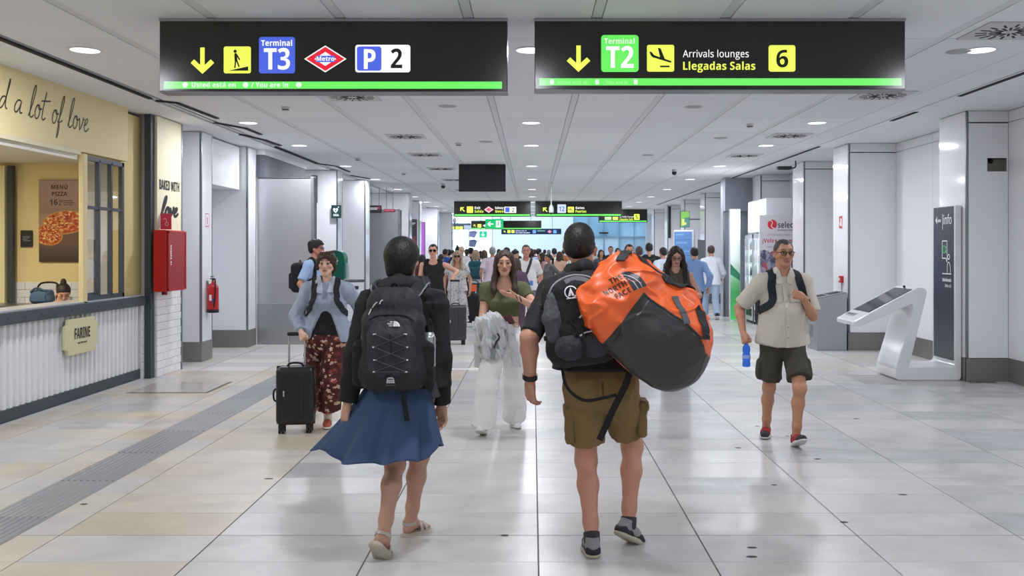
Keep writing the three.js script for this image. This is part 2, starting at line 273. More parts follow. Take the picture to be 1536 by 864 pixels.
// metal clad portals
function portal(d, deep, x0, x1, top) {
  const t = structGroup('portal', 'brushed metal clad portal standing against the left wall');
  obj('front_sheet', rbox(x1 - x0 - 0.04, top, 0.03, 0.006, (x0 + x1 - 0.04) / 2, top / 2, -d - 0.015, 1), mat(0xbdbfc3, 0.34, { metalness: 0.78 }), t);
  obj('lower_sheet', rbox(x1 - x0 - 0.03, 0.7, 0.036, 0.006, (x0 + x1 - 0.04) / 2, 0.35, -d - 0.012, 1), mat(0xa5a7ab, 0.4, { metalness: 0.75 }), t);
  obj('edge_post', rbox(0.05, top + 0.02, 0.06, 0.01, x1 - 0.02, top / 2 + 0.01, -d - 0.03, 1), mat(0x9a9ca1, 0.3, { metalness: 0.7 }), t);
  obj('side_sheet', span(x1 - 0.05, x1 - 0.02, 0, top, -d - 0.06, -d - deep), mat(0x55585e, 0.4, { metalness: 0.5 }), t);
  obj('cap', span(x0, x1 - 0.03, top - 0.02, top, -d, -d - deep), mat(0x96989c, 0.4, { metalness: 0.6 }), t);
}
portal(16.0, 0.34, -4.72, -3.76, 2.86); portal(26.2, 0.6, -4.7, -3.74, 2.75);
struct('wall_dark_recess', span(-4.74, -4.6, 2.87, 3.25, -16.02, -18.9), mat(0x6a6e77, 0.6), 'dark grey recess above the metal portal');
struct('trim_2', span(-4.75, -4.58, 3.25, CEIL - 0.011, -15.97, -18.9), WALLW);
// wall behind shallow glazed bays on the left
for (const [d0, d1] of [[14.0, 15.4], [20.7, 22.9], [23.7, 26.1], [29.1, 32.9], [33.7, 38.4], [39.2, 43.9]]) {
  const b = structGroup('wall_bay', 'white panel bay between the left pillars');
  obj('panel', span(-5.5, -5.46, 0.29, CEIL - 0.03, -d0, -d1), mat(0xe8eaf0, 0.25), b); obj('base_band', span(-5.5, -5.44, 0, 0.29, -d0, -d1), BASEM, b);
}

// ---------------------------------------------------------------- tall bright hall at the far end
{
  struct('wall_far', [span(-2.6, 2.4, 0, 7, -60, -60.3)], mat(0xe9edf2, 0.5), 'white end wall behind the crowd');
  struct('wall_hall_left', span(-9, -8.6, 0, 7, -48.3, -60.3), WHITE); struct('wall_hall_right', span(7.6, 8, 0, 7, -48.3, -60.3), WHITE);
  // glazed curtain wall on the left
  const cw = structGroup('window_1', 'bright glazed curtain wall at the far left');
  const gl = mat(0xf2fbff, 0.05, { transmission: 1, ior: 1.45 });
  for (let i = 0; i < 8; i++) { const x = -8.6 + i * 0.75; obj('pane', span(x + 0.03, x + 0.72, 0.1, 6.9, -60.1, -60.11), gl, cw); obj('mullion', span(x - 0.03, x + 0.03, 0, 7, -60.02, -60.2), mat(0xdfe5ea, 0.4), cw); }
  obj('sill', span(-8.6, -2.6, 0, 0.1, -60, -60.2), WHITE, cw); obj('mullion', span(-2.64, -2.58, 0, 7, -60.0, -60.2), WHITE, cw);
  // glass roof
  const rf = structGroup('roof', 'glass roof of the tall hall');
  for (let i = 0; i < 8; i++) for (let j = 0; j < 4; j++) obj('pane', span(-8.6 + i * 2.05 + 0.04, -8.6 + i * 2.05 + 2.01, 7.0, 7.01, -48.6 - j * 2.9 - 0.05, -48.6 - j * 2.9 - 2.85), gl, rf);
  obj('rafters', [...Array(9).keys()].map((i) => span(-8.64 + i * 2.05, -8.56 + i * 2.05, 6.9, 7.05, -48.3, -60.3)), WHITE, rf);
  // bluish glass door wall on the right
  const dw = structGroup('wall_glass_door', 'blue tinted glass partition with automatic doors at the far right');
  const bl = mat(0x8fb2c8, 0.12, { metalness: 0.1 }), fr = mat(0x7d95a6, 0.4, { metalness: 0.3 });
  obj('plinth', span(2.4, 7.6, 0, 0.05, -56.5, -56.7), fr, dw);
  for (let i = 0; i < 5; i++) { const x = 2.5 + i * 0.92; obj('pane', span(x, x + 0.88, 0.05, 2.35, -56.58, -56.62), mat(i === 2 || i === 1 ? 0xb9cbd8 : 0x93aec0, 0.15), dw); obj('upper_pane', span(x, x + 0.88, 2.4, 5.5, -56.58, -56.62), bl, dw); obj('mullion', span(x - 0.045, x + 0.005, 0, 5.5, -56.5, -56.7), fr, dw); }
  obj('transom', span(2.4, 7.6, 2.33, 2.42, -56.48, -56.7), fr, dw); obj('upper_wall', span(2.4, 7.6, 5.5, 7, -56.5, -56.7), mat(0xb9c9d4, 0.5), dw); obj('end_wall', span(7.1, 7.6, 0, 5.5, -56.5, -56.7), WHITE, dw);
  obj('door_sensor', rbox(0.55, 0.1, 0.12, 0.02, 4.3, 2.62, -56.4, 1), BLACKP, dw);
  struct('wall_hall_return', span(2.3, 2.45, 0, 7, -56.5, -60.3), WHITE);
}
// ---------------------------------------------------------------- snack shop on the left (facade in the plane x = -4.9)
const SX = -4.9;
function script(g, text, x, y, s, lw) {  // handwriting: strokes per letter in a box of 1 x-height
  const L = {
    a: [0.95, [[0.75, 0.85, 0.35, 1.05, 0.1, 0.6, 0.1, 0.4], [0.1, 0.4, 0.1, -0.1, 0.55, 0, 0.78, 0.8], [0.78, 0.8, 0.65, 0.2, 0.7, 0, 0.98, 0.15]]],
    l: [0.62, [[0.05, 0.1, 0.3, 0.6, 0.75, 2.0, 0.55, 2.15], [0.55, 2.15, 0.3, 2.2, 0.12, 0.5, 0.2, 0.15], [0.2, 0.15, 0.28, -0.05, 0.5, 0, 0.62, 0.2]]],
    o: [0.85, [[0.5, 0.95, 0.1, 0.95, 0.05, 0.1, 0.35, 0.02], [0.35, 0.02, 0.75, 0, 0.85, 0.9, 0.5, 0.95], [0.5, 0.95, 0.4, 0.7, 0.7, 0.6, 0.88, 0.75]]],
    t: [0.6, [[0.45, 1.9, 0.3, 1.2, 0.15, 0.5, 0.2, 0.15], [0.2, 0.15, 0.28, -0.02, 0.5, 0.05, 0.6, 0.2], [-0.05, 1.25, 0.25, 1.35, 0.6, 1.3, 1.0, 1.42]]],
    f: [0.62, [[0.05, 0.15, 0.35, 0.6, 0.75, 1.9, 0.55, 2.05], [0.55, 2.05, 0.3, 2.1, 0.15, 0, 0.1, -0.9], [0.1, -0.9, 0.15, -1.0, 0.45, -0.2, 0.2, 0.15], [0.2, 0.15, 0.4, 0.2, 0.5, 0.25, 0.62, 0.35]]],
    v: [0.8, [[0.05, 0.8, 0.2, 1.0, 0.2, 0.4, 0.3, 0.02], [0.3, 0.02, 0.55, 0.3, 0.7, 0.7, 0.65, 0.98], [0.65, 0.98, 0.65, 0.85, 0.75, 0.8, 0.85, 0.85]]],
    e: [0.75, [[0.08, 0.4, 0.5, 0.5, 0.65, 0.95, 0.42, 0.95], [0.42, 0.95, 0.1, 0.9, 0.0, 0.1, 0.32, 0.02], [0.32, 0.02, 0.5, 0.0, 0.65, 0.15, 0.78, 0.3]]],
    d: [0.95, [[0.7, 0.85, 0.35, 1.0, 0.1, 0.5, 0.15, 0.2], [0.15, 0.2, 0.3, -0.1, 0.6, 0.3, 0.78, 0.9], [0.78, 0.9, 1.05, 1.9, 1.0, 2.1, 0.95, 2.0], [0.95, 2.0, 0.8, 1.2, 0.6, 0.1, 0.98, 0.15]]],
    n: [0.95, [[0.1, 0.9, 0.2, 0.5, 0.15, 0.3, 0.12, 0], [0.12, 0, 0.3, 0.7, 0.6, 1.1, 0.62, 0.7], [0.62, 0.7, 0.6, 0.2, 0.7, 0, 0.95, 0.15]]],
  };
  g.lineWidth = lw; g.lineCap = g.lineJoin = 'round';
  for (const ch of text) {
    if (ch === ' ') { x += s * 0.75; continue; }
    const [w, st] = L[ch];
    for (const c of st) { const P = (i) => [x + (c[i] + c[i + 1] * 0.22) * s, y - c[i + 1] * s]; g.beginPath(); g.moveTo(...P(0)); g.bezierCurveTo(...P(2), ...P(4), ...P(6)); g.stroke(); }
    x += w * s;
  }
  return x;
}
{
  const shop = structGroup('shop_front', 'yellow front of the snack shop with dark frames');
  const dEnd = 11.3;
  obj('fascia', [rbox(0.14, 0.66, 11.3, 0.004, SX - 0.07, 3.02, -5.65, 1)], YELLOW, shop);
  obj('fascia_edge', span(SX - 0.14, SX + 0.012, 2.655, 2.7, -1, -10.1), mat(0xd9cfae, 0.5), shop);
  obj('shutter_rail', span(SX - 0.1, SX - 0.03, 2.6, 2.66, -1, -10.1), mat(0xd6d2c4, 0.4, { metalness: 0.2 }), shop);
  obj('yellow_wall', span(SX - 0.16, SX - 0.08, 1.05, 3.3, -11.22, -11.86), mat(0xd8c68c, 0.6), shop);
  obj('post', rbox(0.06, 1.66, 0.09, 0.01, SX - 0.03, 1.85, -10.235, 1), mat(0xe0cf9c, 0.5), shop);
  // window with dark bars
  const win = structGroup('window_2', 'dark framed serving window of the snack shop', [SX - 0.05, 0, 0]);
  const wb = (d, y0, y1, w) => span(-0.025, 0.025, y0, y1, -d + w / 2, -d - w / 2);
  obj('window_frame', [wb(10.28, 1.06, 2.67, 0.05), wb(11.23, 1.06, 2.67, 0.05), span(-0.025, 0.025, 2.62, 2.67, -10.26, -11.25), span(-0.025, 0.025, 1.05, 1.11, -10.26, -11.25)], SLATE, win);
  for (const d of [10.62, 10.93]) obj('glazing_bar', wb(d, 1.1, 2.64, 0.035), SLATE, win);
  obj('glazing_bar', span(-0.02, 0.02, 2.08, 2.115, -10.28, -11.22), SLATE, win);
  obj('sash', [span(-0.055, -0.03, 1.1, 2.1, -10.3, -10.33), span(-0.055, -0.03, 1.1, 1.14, -10.3, -10.66), span(-0.055, -0.03, 1.1, 2.1, -10.64, -10.67)], SLATE, win);
  const gl = mat(0xffffff, 0.02, { transmission: 1, ior: 1.45 });
  for (const [a, b] of [[10.3, 10.6], [10.64, 10.91], [10.95, 11.21]]) for (const [y0, y1] of [[1.11, 2.08], [2.115, 2.62]]) obj('pane', span(-0.004, 0.004, y0, y1, -a, -b), gl, win);
  // script on the fascia
  const tx = canvasTex(1536, 320, (g, w, h) => { g.clearRect(0, 0, w, h); g.strokeStyle = '#2b2a26'; script(g, 'and a lot of love', 20, 200, 74, 6.5); });
  const sc = plate('fascia_lettering', 3.15, 0.656, tx, shop, 0.6, { transparent: true, alphaTest: 0.3 });
  sc.position.set(SX + 0.003, 3.0, -9.785); faceX(sc, 1);
  // counter
  const ct = thing('shop_counter', 'white corrugated shop counter with dark grey top band and base', 'counter', [SX, 0, -8.4]);
  const zz = [], L0 = -6.4, L1 = 3.3, P = 0.108;
  for (let z = L0; z < L1; z += P) zz.push([z, 0.0], [z + P * 0.42, 0.0], [z + P * 0.5, -0.026], [z + P * 0.92, -0.026]);
  const outline = [...zz.map(([z, o]) => [Math.min(z, L1), o]), [L1, -0.06], [L0, -0.06]];
  const cg = prism(outline, 0, 0.8); cg.rotateX(-Math.PI / 2);   // outline (z,x) -> profile standing up
  { const p = cg.attributes.position, n = cg.attributes.normal; for (let i = 0; i < p.count; i++) { const a = p.getX(i), b = -p.getZ(i), y = p.getY(i); p.setXYZ(i, b, y, -a); } cg.computeVertexNormals(); }
  cg.translate(-0.03, 0.12, 0);
  obj('corrugated_sheet', cg, mat(0xe9eaec, 0.35), ct);
  obj('base_board', rbox(0.06, 0.125, 9.75, 0.004, -0.05, 0.068, 1.55, 1), SLATE, ct);
  obj('plinth_strip', span(-0.01, 0.012, 0, 0.014, 6.4, -3.32), mat(0xb9bbc0, 0.4), ct);
  obj('top_band', rbox(0.07, 0.115, 9.76, 0.006, 0.0, 0.985, 1.53, 1), SLATE, ct);
  obj('worktop', rbox(0.3, 0.03, 9.76, 0.005, -0.15, 1.045, 1.53, 1), mat(0xb5b7bb, 0.3), ct);
  const rv = cyl(0.007, 0.007, 0.006, 0, 0, 0, 8).rotateZ(Math.PI / 2);
  for (let i = 0; i < 11; i++) { const b = obj('bolt', rv, mat(0x24272c, 0.4), ct); b.position.set(0.037, 0.985, 0.05 - i * 0.3); }
  obj('end_tiles_core', span(-0.06, -0.012, 0, 1.0, -3.3, -3.47), mat(0xc9cacc, 0.5), ct);
  const te = rbox(0.012, 0.098, 0.16, 0.003, 0, 0, 0, 1); for (let i = 0; i < 9; i++) { const t = obj('tile', te, mat(0xe8e9eb, 0.12), ct); t.position.set(-0.008, 0.06 + i * 0.102, -3.385); }
  // plaque
  const pl = thing('shop_plaque', 'cream plaque with notched corners and black lettering on the counter', 'sign', [SX + 0.04, 0.70, -10.07]);
  const w = 0.36, h = 0.19, c = 0.07, out = [[-w + c, -h], [w - c, -h], [w - c * 0.75, -h + c * 0.75], [w, -h + c], [w, h - c], [w - c * 0.75, h - c * 0.75], [w - c, h], [-w + c, h], [-w + c * 0.75, h - c * 0.75], [-w, h - c], [-w, -h + c], [-w + c * 0.75, -h + c * 0.75]];
  const board = obj('board', prism(out, 0, 0.035, 0.004), mat(0xd9d3a8, 0.45), pl); board.rotation.y = Math.PI / 2; board.position.x = -0.035;
  const ft = canvasTex(512, 256, (g) => { g.clearRect(0, 0, 512, 256); g.fillStyle = '#1c1b18'; g.save(); g.translate(256, 150); g.scale(0.78, 1.25); g.font = 'bold 118px sans-serif'; g.textAlign = 'center'; g.fillText('FARINE', 0, 0); g.restore(); marks(g, 160, 200, 190, 18, '#4a4738', 3); });
  const fp = plate('lettering', 0.56, 0.28, ft, pl, 0.6, { transparent: true, alphaTest: 0.3 }); fp.position.set(0.004, 0, 0); faceX(fp, 1);

  // black corner post and panel behind
  struct('post_trim_1', span(SX + 0.0, SX + 0.08, 0, CEIL, -11.78, -11.87), SLATE, 'dark grey corner post of the snack shop');
  const pw = structGroup('wall_shop_end', 'cream and white tiled end wall of the snack shop');
  obj('core', span(-5.7, -4.81, 0, CEIL, -11.9, -12.72), mat(0xcfd0d2, 0.5), pw);
  obj('cream_panel', span(-4.81, -4.78, 1.18, CEIL - 0.02, -11.88, -12.7), CREAM, pw);
  const tg = rbox(0.03, 0.096, 0.197, 0.004, 0, 0, 0, 1), tm = [0xe9eaec, 0xe5e6e9, 0xedeef0].map((k) => mat(k, 0.1));
  for (let r = 0; r < 12; r++) for (let k = -1; k < 4; k++) { const z0 = Math.max(11.88, 11.88 + k * 0.2 + (r % 2) * 0.1), z1 = Math.min(12.7, 11.88 + (k + 1) * 0.2 + (r % 2) * 0.1); if (z1 - z0 < 0.03) continue; const t = obj('tile', tg, tm[(r * 3 + k + 9) % 3], pw); t.scale.z = (z1 - z0 - 0.003) / 0.197; t.position.set(-4.795, 0.05 + r * 0.0985, -(z0 + z1) / 2); }
  obj('edge_trim', span(-4.81, -4.772, 0, CEIL - 0.02, -12.69, -12.72), STEEL, pw);
  const bt = canvasTex(256, 384, (g) => { g.clearRect(0, 0, 256, 384); g.fillStyle = g.strokeStyle = '#17181a'; g.save(); g.translate(128, 120); g.scale(0.62, 1.5); g.font = 'bold 62px sans-serif'; g.textAlign = 'center'; g.fillText('BAKED WITH', 0, 0); g.restore(); script(g, 'love', 30, 300, 62, 20); });
  const bp = plate('lettering', 0.76, 0.72, bt, pw, 0.6, { transparent: true, alphaTest: 0.3 }); bp.position.set(-4.776, 2.27, -12.28); faceX(bp, 1);

  // inside of the shop
  const inn = structGroup('wall_shop_back', 'yellow inner end wall of the snack shop with white tiles below');
  obj('wall_body', span(-8.2, -4.98, 0, CEIL, -12.05, -12.3), mat(0xeed9a0, 0.65), inn);
  const it = rbox(0.196, 0.096, 0.012, 0.004, 0, 0, 0, 1);
  for (let r = 0; r < 4; r++) for (let k = 0; k < 12; k++) { const t = obj('tile', it, tm[(r + k) % 3], inn); t.position.set(-7.0 + k * 0.2 + (r % 2) * 0.1 - 0.05, 1.16 - r * 0.1, -12.044); if (t.position.x > -5.0) t.visible = t.position.x < -4.99; }
  obj('inner_post', rbox(0.07, 2.7, 0.07, 0.006, -6.68, 1.35, -11.96, 1), SLATE, inn);
  obj('cream_post', rbox(0.12, 2.7, 0.08, 0.006, -6.8, 1.35, -11.95, 1), mat(0xefe2b8, 0.6), inn);
  struct('ceiling_shop', span(-8.2, -5.04, 2.74, 2.8, -4, -12.05), mat(0xdad8d2, 0.7), 'white lowered ceiling inside the snack shop');
  struct('wall_shop_side', span(-8.2, -8.12, 0, 2.8, -4, -12.05), mat(0xe8d6a4, 0.65));
  const wl = thing('shop_lamp', 'round warm ceiling lamp inside the snack shop', 'ceiling light', [-6.3, 2.74, -9.6]);
  obj('rim', new THREE.TorusGeometry(0.2, 0.015, 8, 24).rotateX(Math.PI / 2).translate(0, -0.01, 0), WHITE, wl);
  obj('diffuser', cyl(0.19, 0.2, 0.02, 0, -0.01, 0, 24), mat(0xffffff, 0.5, { emissive: 0xfff0cc, emissiveIntensity: 2 }), wl);
  const rl = new THREE.RectAreaLight(new THREE.Color(1, 0.9, 0.7), 190, 0.32, 0.32); rl.position.y = -0.03; rl.rotation.x = -Math.PI / 2; wl.add(rl);

  // menu poster
  const mt = canvasTex(512, 1024, (g, W, H) => {
    g.fillStyle = '#a58a80'; g.fillRect(0, 0, W, H); const gr = g.createLinearGradient(0, 0, 0, 400); gr.addColorStop(0, '#b19a92'); gr.addColorStop(1, '#9c7d70'); g.fillStyle = gr; g.fillRect(0, 0, W, 420);
    g.fillStyle = '#2e2320'; g.textAlign = 'center'; g.font = 'bold 74px sans-serif'; g.fillText('MENÚ', 256, 110); g.fillText('PIZZA', 256, 195); g.textAlign = 'left'; g.font = 'bold 96px sans-serif'; g.fillText('16', 130, 310); g.font = 'bold 44px sans-serif'; g.fillText('50', 250, 276); g.fillText('€', 250, 318); for (let i = 0; i < 3; i++) marks(g, 310, 262 + i * 26, [110, 130, 120][i], 15, '#3a2c28', 5 + i);
    g.fillStyle = '#6c5346'; g.fillRect(0, 640, W, 384);
    const r = rng(21);
    const pizza = (cx, cy, rx, ry, rot) => { g.save(); g.translate(cx, cy); g.rotate(rot); g.scale(1, ry / rx); g.fillStyle = '#c98f4e'; g.beginPath(); g.arc(0, 0, rx, 0, 7); g.fill(); g.fillStyle = '#c4552d'; g.beginPath(); g.arc(0, 0, rx * 0.9, 0, 7); g.fill(); for (let i = 0; i < 220; i++) { const a = r() * 6.3, q = Math.sqrt(r()) * rx * 0.88; g.fillStyle = ['#eab56a', '#f0cf93', '#b83a24', '#d9853f', '#e7a15c', '#8e3a22'][Math.floor(r() * 6)]; g.beginPath(); g.ellipse(q * Math.cos(a), q * Math.sin(a), rx * (0.03 + r() * 0.07), rx * (0.03 + r() * 0.05), r() * 3, 0, 7); g.fill(); } g.restore(); };
    pizza(330, 530, 300, 150, -0.1); pizza(110, 690, 190, 130, 0.15);
    g.fillStyle = '#4a3b36'; g.fillRect(0, 830, W, 194); const g2 = g.createLinearGradient(0, 800, 0, 1024); g2.addColorStop(0, '#6a564c'); g2.addColorStop(1, '#3a2f2d'); g.fillStyle = g2; g.fillRect(0, 830, W, 194);
  });
  const po = thing('menu_poster', 'tall pizza menu poster on the yellow wall inside the shop', 'poster', [atX(88.5, 12), (atY(270, 12) + atY(393, 12)) / 2, -12.025]);
  obj('panel', rbox(0.53, 1.055, 0.03, 0.004, 0, 0, 0, 1), mat(0x5c4a43, 0.5), po);
  const pp = plate('print', 0.52, 1.045, mt, po, 0.45); pp.position.z = 0.0165;
  const nt = thing('notice_plate', 'small black notice plate left of the pizza poster', 'sign', [atX(38, 12), atY(358, 12), -12.03]);
  obj('plate', rbox(0.15, 0.215, 0.02, 0.003, 0, 0, 0, 1), DARK, nt);
  const np = plate('print', 0.14, 0.2, canvasTex(128, 192, (g) => { g.fillStyle = '#25282d'; g.fillRect(0, 0, 128, 192); g.fillStyle = '#9aa0a6'; for (let i = 0; i < 4; i++) g.fillRect(18 + (i % 2) * 8, 66 + i * 17, 92 - (i % 3) * 16, 6); }), nt); np.position.z = 0.011;
  // globe lamp at the left edge
  const gb = thing('globe_lamp', 'white globe lamp hanging in the shop at the left edge', 'lamp', [-6.86, 2.02, -11.2]);
  obj('globe', new THREE.SphereGeometry(0.12, 24, 16), mat(0xf4f2ea, 0.4, { emissive: 0xfff6e0, emissiveIntensity: 0.6 }), gb); obj('cord', cyl(0.006, 0.006, 0.6, 0, 0.42, 0, 8), DARK, gb); obj('cap', cyl(0.04, 0.03, 0.05, 0, 0.13, 0, 14), STEEL, gb);
  // workbench behind the counter with a bag
  const wbn = thing('work_bench', 'steel work bench standing against the tiled shop wall', 'bench', [-6.5, 0, -11.58]);
  obj('top', rbox(1.06, 0.04, 0.52, 0.006, 0, 0.93, 0, 1), STEEL, wbn); for (const sx of [-1, 1]) for (const sz of [-1, 1]) obj('leg', cyl(0.02, 0.02, 0.91, sx * 0.48, 0.455, sz * 0.22, 10), STEEL, wbn);
  const bag = thing('blue_bag', 'blue fabric bag lying on the bench behind the counter', 'bag', [atX(62, 11.6), 0.951, -11.62]);
  const bgm = rbox(0.3, 0.18, 0.2, 0.07, 0, 0.09, 0, 4); { const p = bgm.attributes.position; for (let i = 0; i < p.count; i++) { const n = noise3(p.getX(i) * 9, p.getY(i) * 9, 3) * 0.012; p.setXYZ(i, p.getX(i) * (1 - 0.25 * p.getY(i) / 0.18) + n, p.getY(i) + n, p.getZ(i) + n); } bgm.computeVertexNormals(); }
  obj('body', bgm, mat(0x56708f, 0.8), bag); obj('strap', tube([[-0.1, 0.15, 0.09], [-0.02, 0.2, 0.1], [0.1, 0.16, 0.09]], 0.012, 16, 6), mat(0x47607f, 0.8), bag); obj('pocket', rbox(0.2, 0.08, 0.03, 0.014, 0, 0.07, 0.1), mat(0x4d6786, 0.8), bag);
  const tray = thing('black_tray_rack', 'black wire rack standing behind the blue bag', 'rack', [atX(73, 11.8), 0.95, -11.77]);
  obj('frame', [tube([[-0.13, 0, 0], [-0.12, 0.2, 0], [-0.08, 0.25, 0], [0.12, 0.25, 0], [0.15, 0.2, 0], [0.15, 0, 0]], 0.012, 30, 8)], BLACKP, tray); obj('backing', rbox(0.05, 0.24, 0.02, 0.004, 0.13, 0.12, -0.02, 1), BLACKP, tray);

  // red fire hose cabinet with flyer
  const hc = thing('hose_cabinet', 'red fire hose cabinet mounted on the tiled end wall', 'fire cabinet', [-4.78, 1.485, -12.06]);
  const H = 0.78, red = mat(0xb3121c, 0.4), red2 = mat(0x9c1420, 0.35);
  obj('case', rbox(0.165, H, 0.62, 0.01, 0.085, -0.0, 0, 2), mat(0xc41a12, 0.45), hc);
  obj('door', rbox(0.02, H - 0.02, 0.6, 0.006, 0.178, 0, 0, 2), red2, hc);
  obj('door_rim', [span(0.186, 0.194, -H / 2 + 0.012, -H / 2 + 0.035, -0.3, 0.3), span(0.186, 0.194, H / 2 - 0.035, H / 2 - 0.012, -0.3, 0.3), span(0.186, 0.194, -H / 2 + 0.012, H / 2 - 0.012, 0.277, 0.3), span(0.186, 0.194, -H / 2 + 0.012, H / 2 - 0.012, -0.3, -0.277)], red, hc);
  const ht = canvasTex(128, 512, (g) => { g.clearRect(0, 0, 128, 512); g.save(); g.translate(88, 490); g.rotate(-Math.PI / 2); marks(g, 0, 0, 440, 66, '#f2e8e8', 12); g.restore(); });
  const hp = plate('lettering', 0.09, 0.3, ht, hc, 0.5, { transparent: true, alphaTest: 0.3 }); hp.position.set(0.1895, 0.08, 0.21); faceX(hp, 1);
  obj('drain_cap', [cyl(0.035, 0.035, 0.05, 0.09, -H / 2 - 0.02, 0.17, 14)], mat(0x7d0d12, 0.5), hc);
  const fs = thing('flag_sign', 'small pink red safety flag sign standing out above the hose cabinet', 'sign', [-4.78, 1.985, -11.95]);
  obj('plate', rbox(0.14, 0.2, 0.012, 0.003, 0.085, 0, 0, 1), mat(0xd93a52, 0.45), fs); obj('bracket', rbox(0.03, 0.16, 0.03, 0.004, 0.005, 0, 0, 1), WHITE, fs);
  const fpz = plate('print', 0.12, 0.17, canvasTex(96, 128, (g) => { g.fillStyle = '#d93a52'; g.fillRect(0, 0, 96, 128); g.strokeStyle = '#f4c9cf'; g.lineWidth = 6; g.beginPath(); g.moveTo(20, 40); g.quadraticCurveTo(60, 20, 50, 70); g.stroke(); g.beginPath(); g.arc(56, 88, 16, 0, 6.3); g.stroke(); }), fs); fpz.position.set(0.088, 0, 0.0065);
}
// fire extinguisher on the first pillar
{
  const e = thing('fire_extinguisher', 'red fire extinguisher hanging on the white pillar', 'fire extinguisher', [-4.7, 0.7, -13.72]);
  const body = new THREE.LatheGeometry([[0, 0.0], [0.07, 0.0], [0.082, 0.012], [0.082, 0.36], [0.076, 0.39], [0.05, 0.42], [0.026, 0.435], [0.024, 0.46], [0, 0.46]].map((p) => new THREE.Vector2(...p)), 28);
  obj('cylinder', body, mat(0xc2151b, 0.3, { clearcoat: 0.6, clearcoatRoughness: 0.15 }), e);
  obj('base_ring', cyl(0.085, 0.085, 0.05, 0, 0.025, 0, 28), mat(0x18181a, 0.5), e);
  obj('valve', cyl(0.02, 0.016, 0.05, 0, 0.48, 0, 12), mat(0x9b8a4a, 0.3, { metalness: 0.8 }), e);
  obj('handle', [rbox(0.022, 0.016, 0.13, 0.004, 0, 0.5, 0.03, 1), rbox(0.022, 0.014, 0.11, 0.004, 0, 0.53, 0.03, 1)], BLACKP, e);
  obj('hose', tube([[0, 0.48, 0.02], [0.05, 0.5, 0.07], [0.07, 0.4, 0.1], [0.06, 0.2, 0.09], [0.04, 0.08, 0.085]], 0.011, 30, 8), BLACKP, e);
  obj('instruction_label', new THREE.CylinderGeometry(0.0828, 0.0828, 0.16, 20, 1, true, -0.6, 1.5).translate(0, 0.2, 0), mat(0xffffff, 0.5, { map: canvasTex(128, 128, (g) => { g.fillStyle = '#b5161b'; g.fillRect(0, 0, 128, 128); g.fillStyle = '#efe7e4'; g.fillRect(20, 12, 40, 70); g.fillStyle = '#2b4a9a'; g.fillRect(68, 60, 36, 50); }) }), e);
  obj('wall_bracket', rbox(0.03, 0.1, 0.05, 0.005, -0.083, 0.42, 0, 1), STEEL, e);
  const s = thing('extinguisher_sign', 'small red and white fire sign on the side of the first left pillar', 'sign', [-4.788, atY(330, 13.7), -13.72]);
  obj('plate', rbox(0.008, 0.21, 0.15, 0.002, 0, 0, 0, 1), WHITE, s);
  const p = plate('print', 0.14, 0.2, canvasTex(96, 128, (g) => { g.fillStyle = '#f4f2f2'; g.fillRect(0, 0, 96, 128); g.strokeStyle = '#b92836'; g.lineWidth = 8; g.strokeRect(6, 6, 84, 116); g.fillStyle = '#b92836'; g.fillRect(38, 40, 22, 66); g.fillRect(44, 26, 10, 16); }), s); p.position.x = 0.0046; faceX(p, 1);
}
// ---------------------------------------------------------------- hanging signs
const YL = '#e9f75c', GR = '#67e85f', BL = '#4a62d8', WH = '#ffffff';
function rr(g, x, y, w, h, r, c) { g.fillStyle = c; g.beginPath(); g.moveTo(x + r, y); g.arcTo(x + w, y, x + w, y + h, r); g.arcTo(x + w, y + h, x, y + h, r); g.arcTo(x, y + h, x, y, r); g.arcTo(x, y, x + w, y, r); g.closePath(); g.fill(); }
function txt(g, s, x, y, size, c, bold = true, align = 'left', sx = 1) { g.save(); g.translate(x, y); g.scale(sx, 1); g.fillStyle = c; g.font = (bold ? 'bold ' : '') + size + 'px sans-serif'; g.textAlign = align; g.fillText(s, 0, 0); g.restore(); }
function arrowDown(g, x, y, s, c) { g.strokeStyle = c; g.lineWidth = s * 0.17; g.lineCap = 'butt'; g.lineJoin = 'miter'; g.beginPath(); g.moveTo(x, y - s * 0.5); g.lineTo(x, y + s * 0.42); g.stroke(); g.lineWidth = s * 0.19; g.beginPath(); g.moveTo(x - s * 0.38, y + s * 0.02); g.lineTo(x, y + s * 0.38); g.lineTo(x + s * 0.38, y + s * 0.02); g.stroke(); }
function arrowUpLeft(g, x, y, s, c) { g.save(); g.translate(x, y); g.rotate(Math.PI * 0.75); arrowDown(g, 0, 0, s, c); g.restore(); }
function plane(g, x, y, s, c) { g.save(); g.translate(x, y); g.scale(s, s); g.fillStyle = c; g.beginPath(); g.moveTo(-0.42, -0.22); g.lineTo(-0.34, -0.2); g.lineTo(-0.24, -0.08); g.lineTo(-0.02, -0.0); g.lineTo(-0.1, -0.36); g.lineTo(0, -0.34); g.lineTo(0.16, 0.06); g.lineTo(0.38, 0.14); g.quadraticCurveTo(0.46, 0.2, 0.36, 0.2); g.lineTo(-0.3, 0.0); g.quadraticCurveTo(-0.38, -0.06, -0.42, -0.22); g.fill(); g.fillRect(-0.02, 0.32, 0.36, 0.06); g.restore(); }
function metro(g, x, y, w, h) { const d = (k, c) => { g.fillStyle = c; g.beginPath(); g.moveTo(x - w * k, y); g.lineTo(x, y - h * k); g.lineTo(x + w * k, y); g.lineTo(x, y + h * k); g.closePath(); g.fill(); }; d(0.5, WH); d(0.45, '#dd2235'); d(0.26, WH); g.fillStyle = BL; g.fillRect(x - w * 0.22, y - h * 0.12, w * 0.44, h * 0.24); txt(g, 'Metro', x, y + h * 0.075, h * 0.23, WH, true, 'center'); }
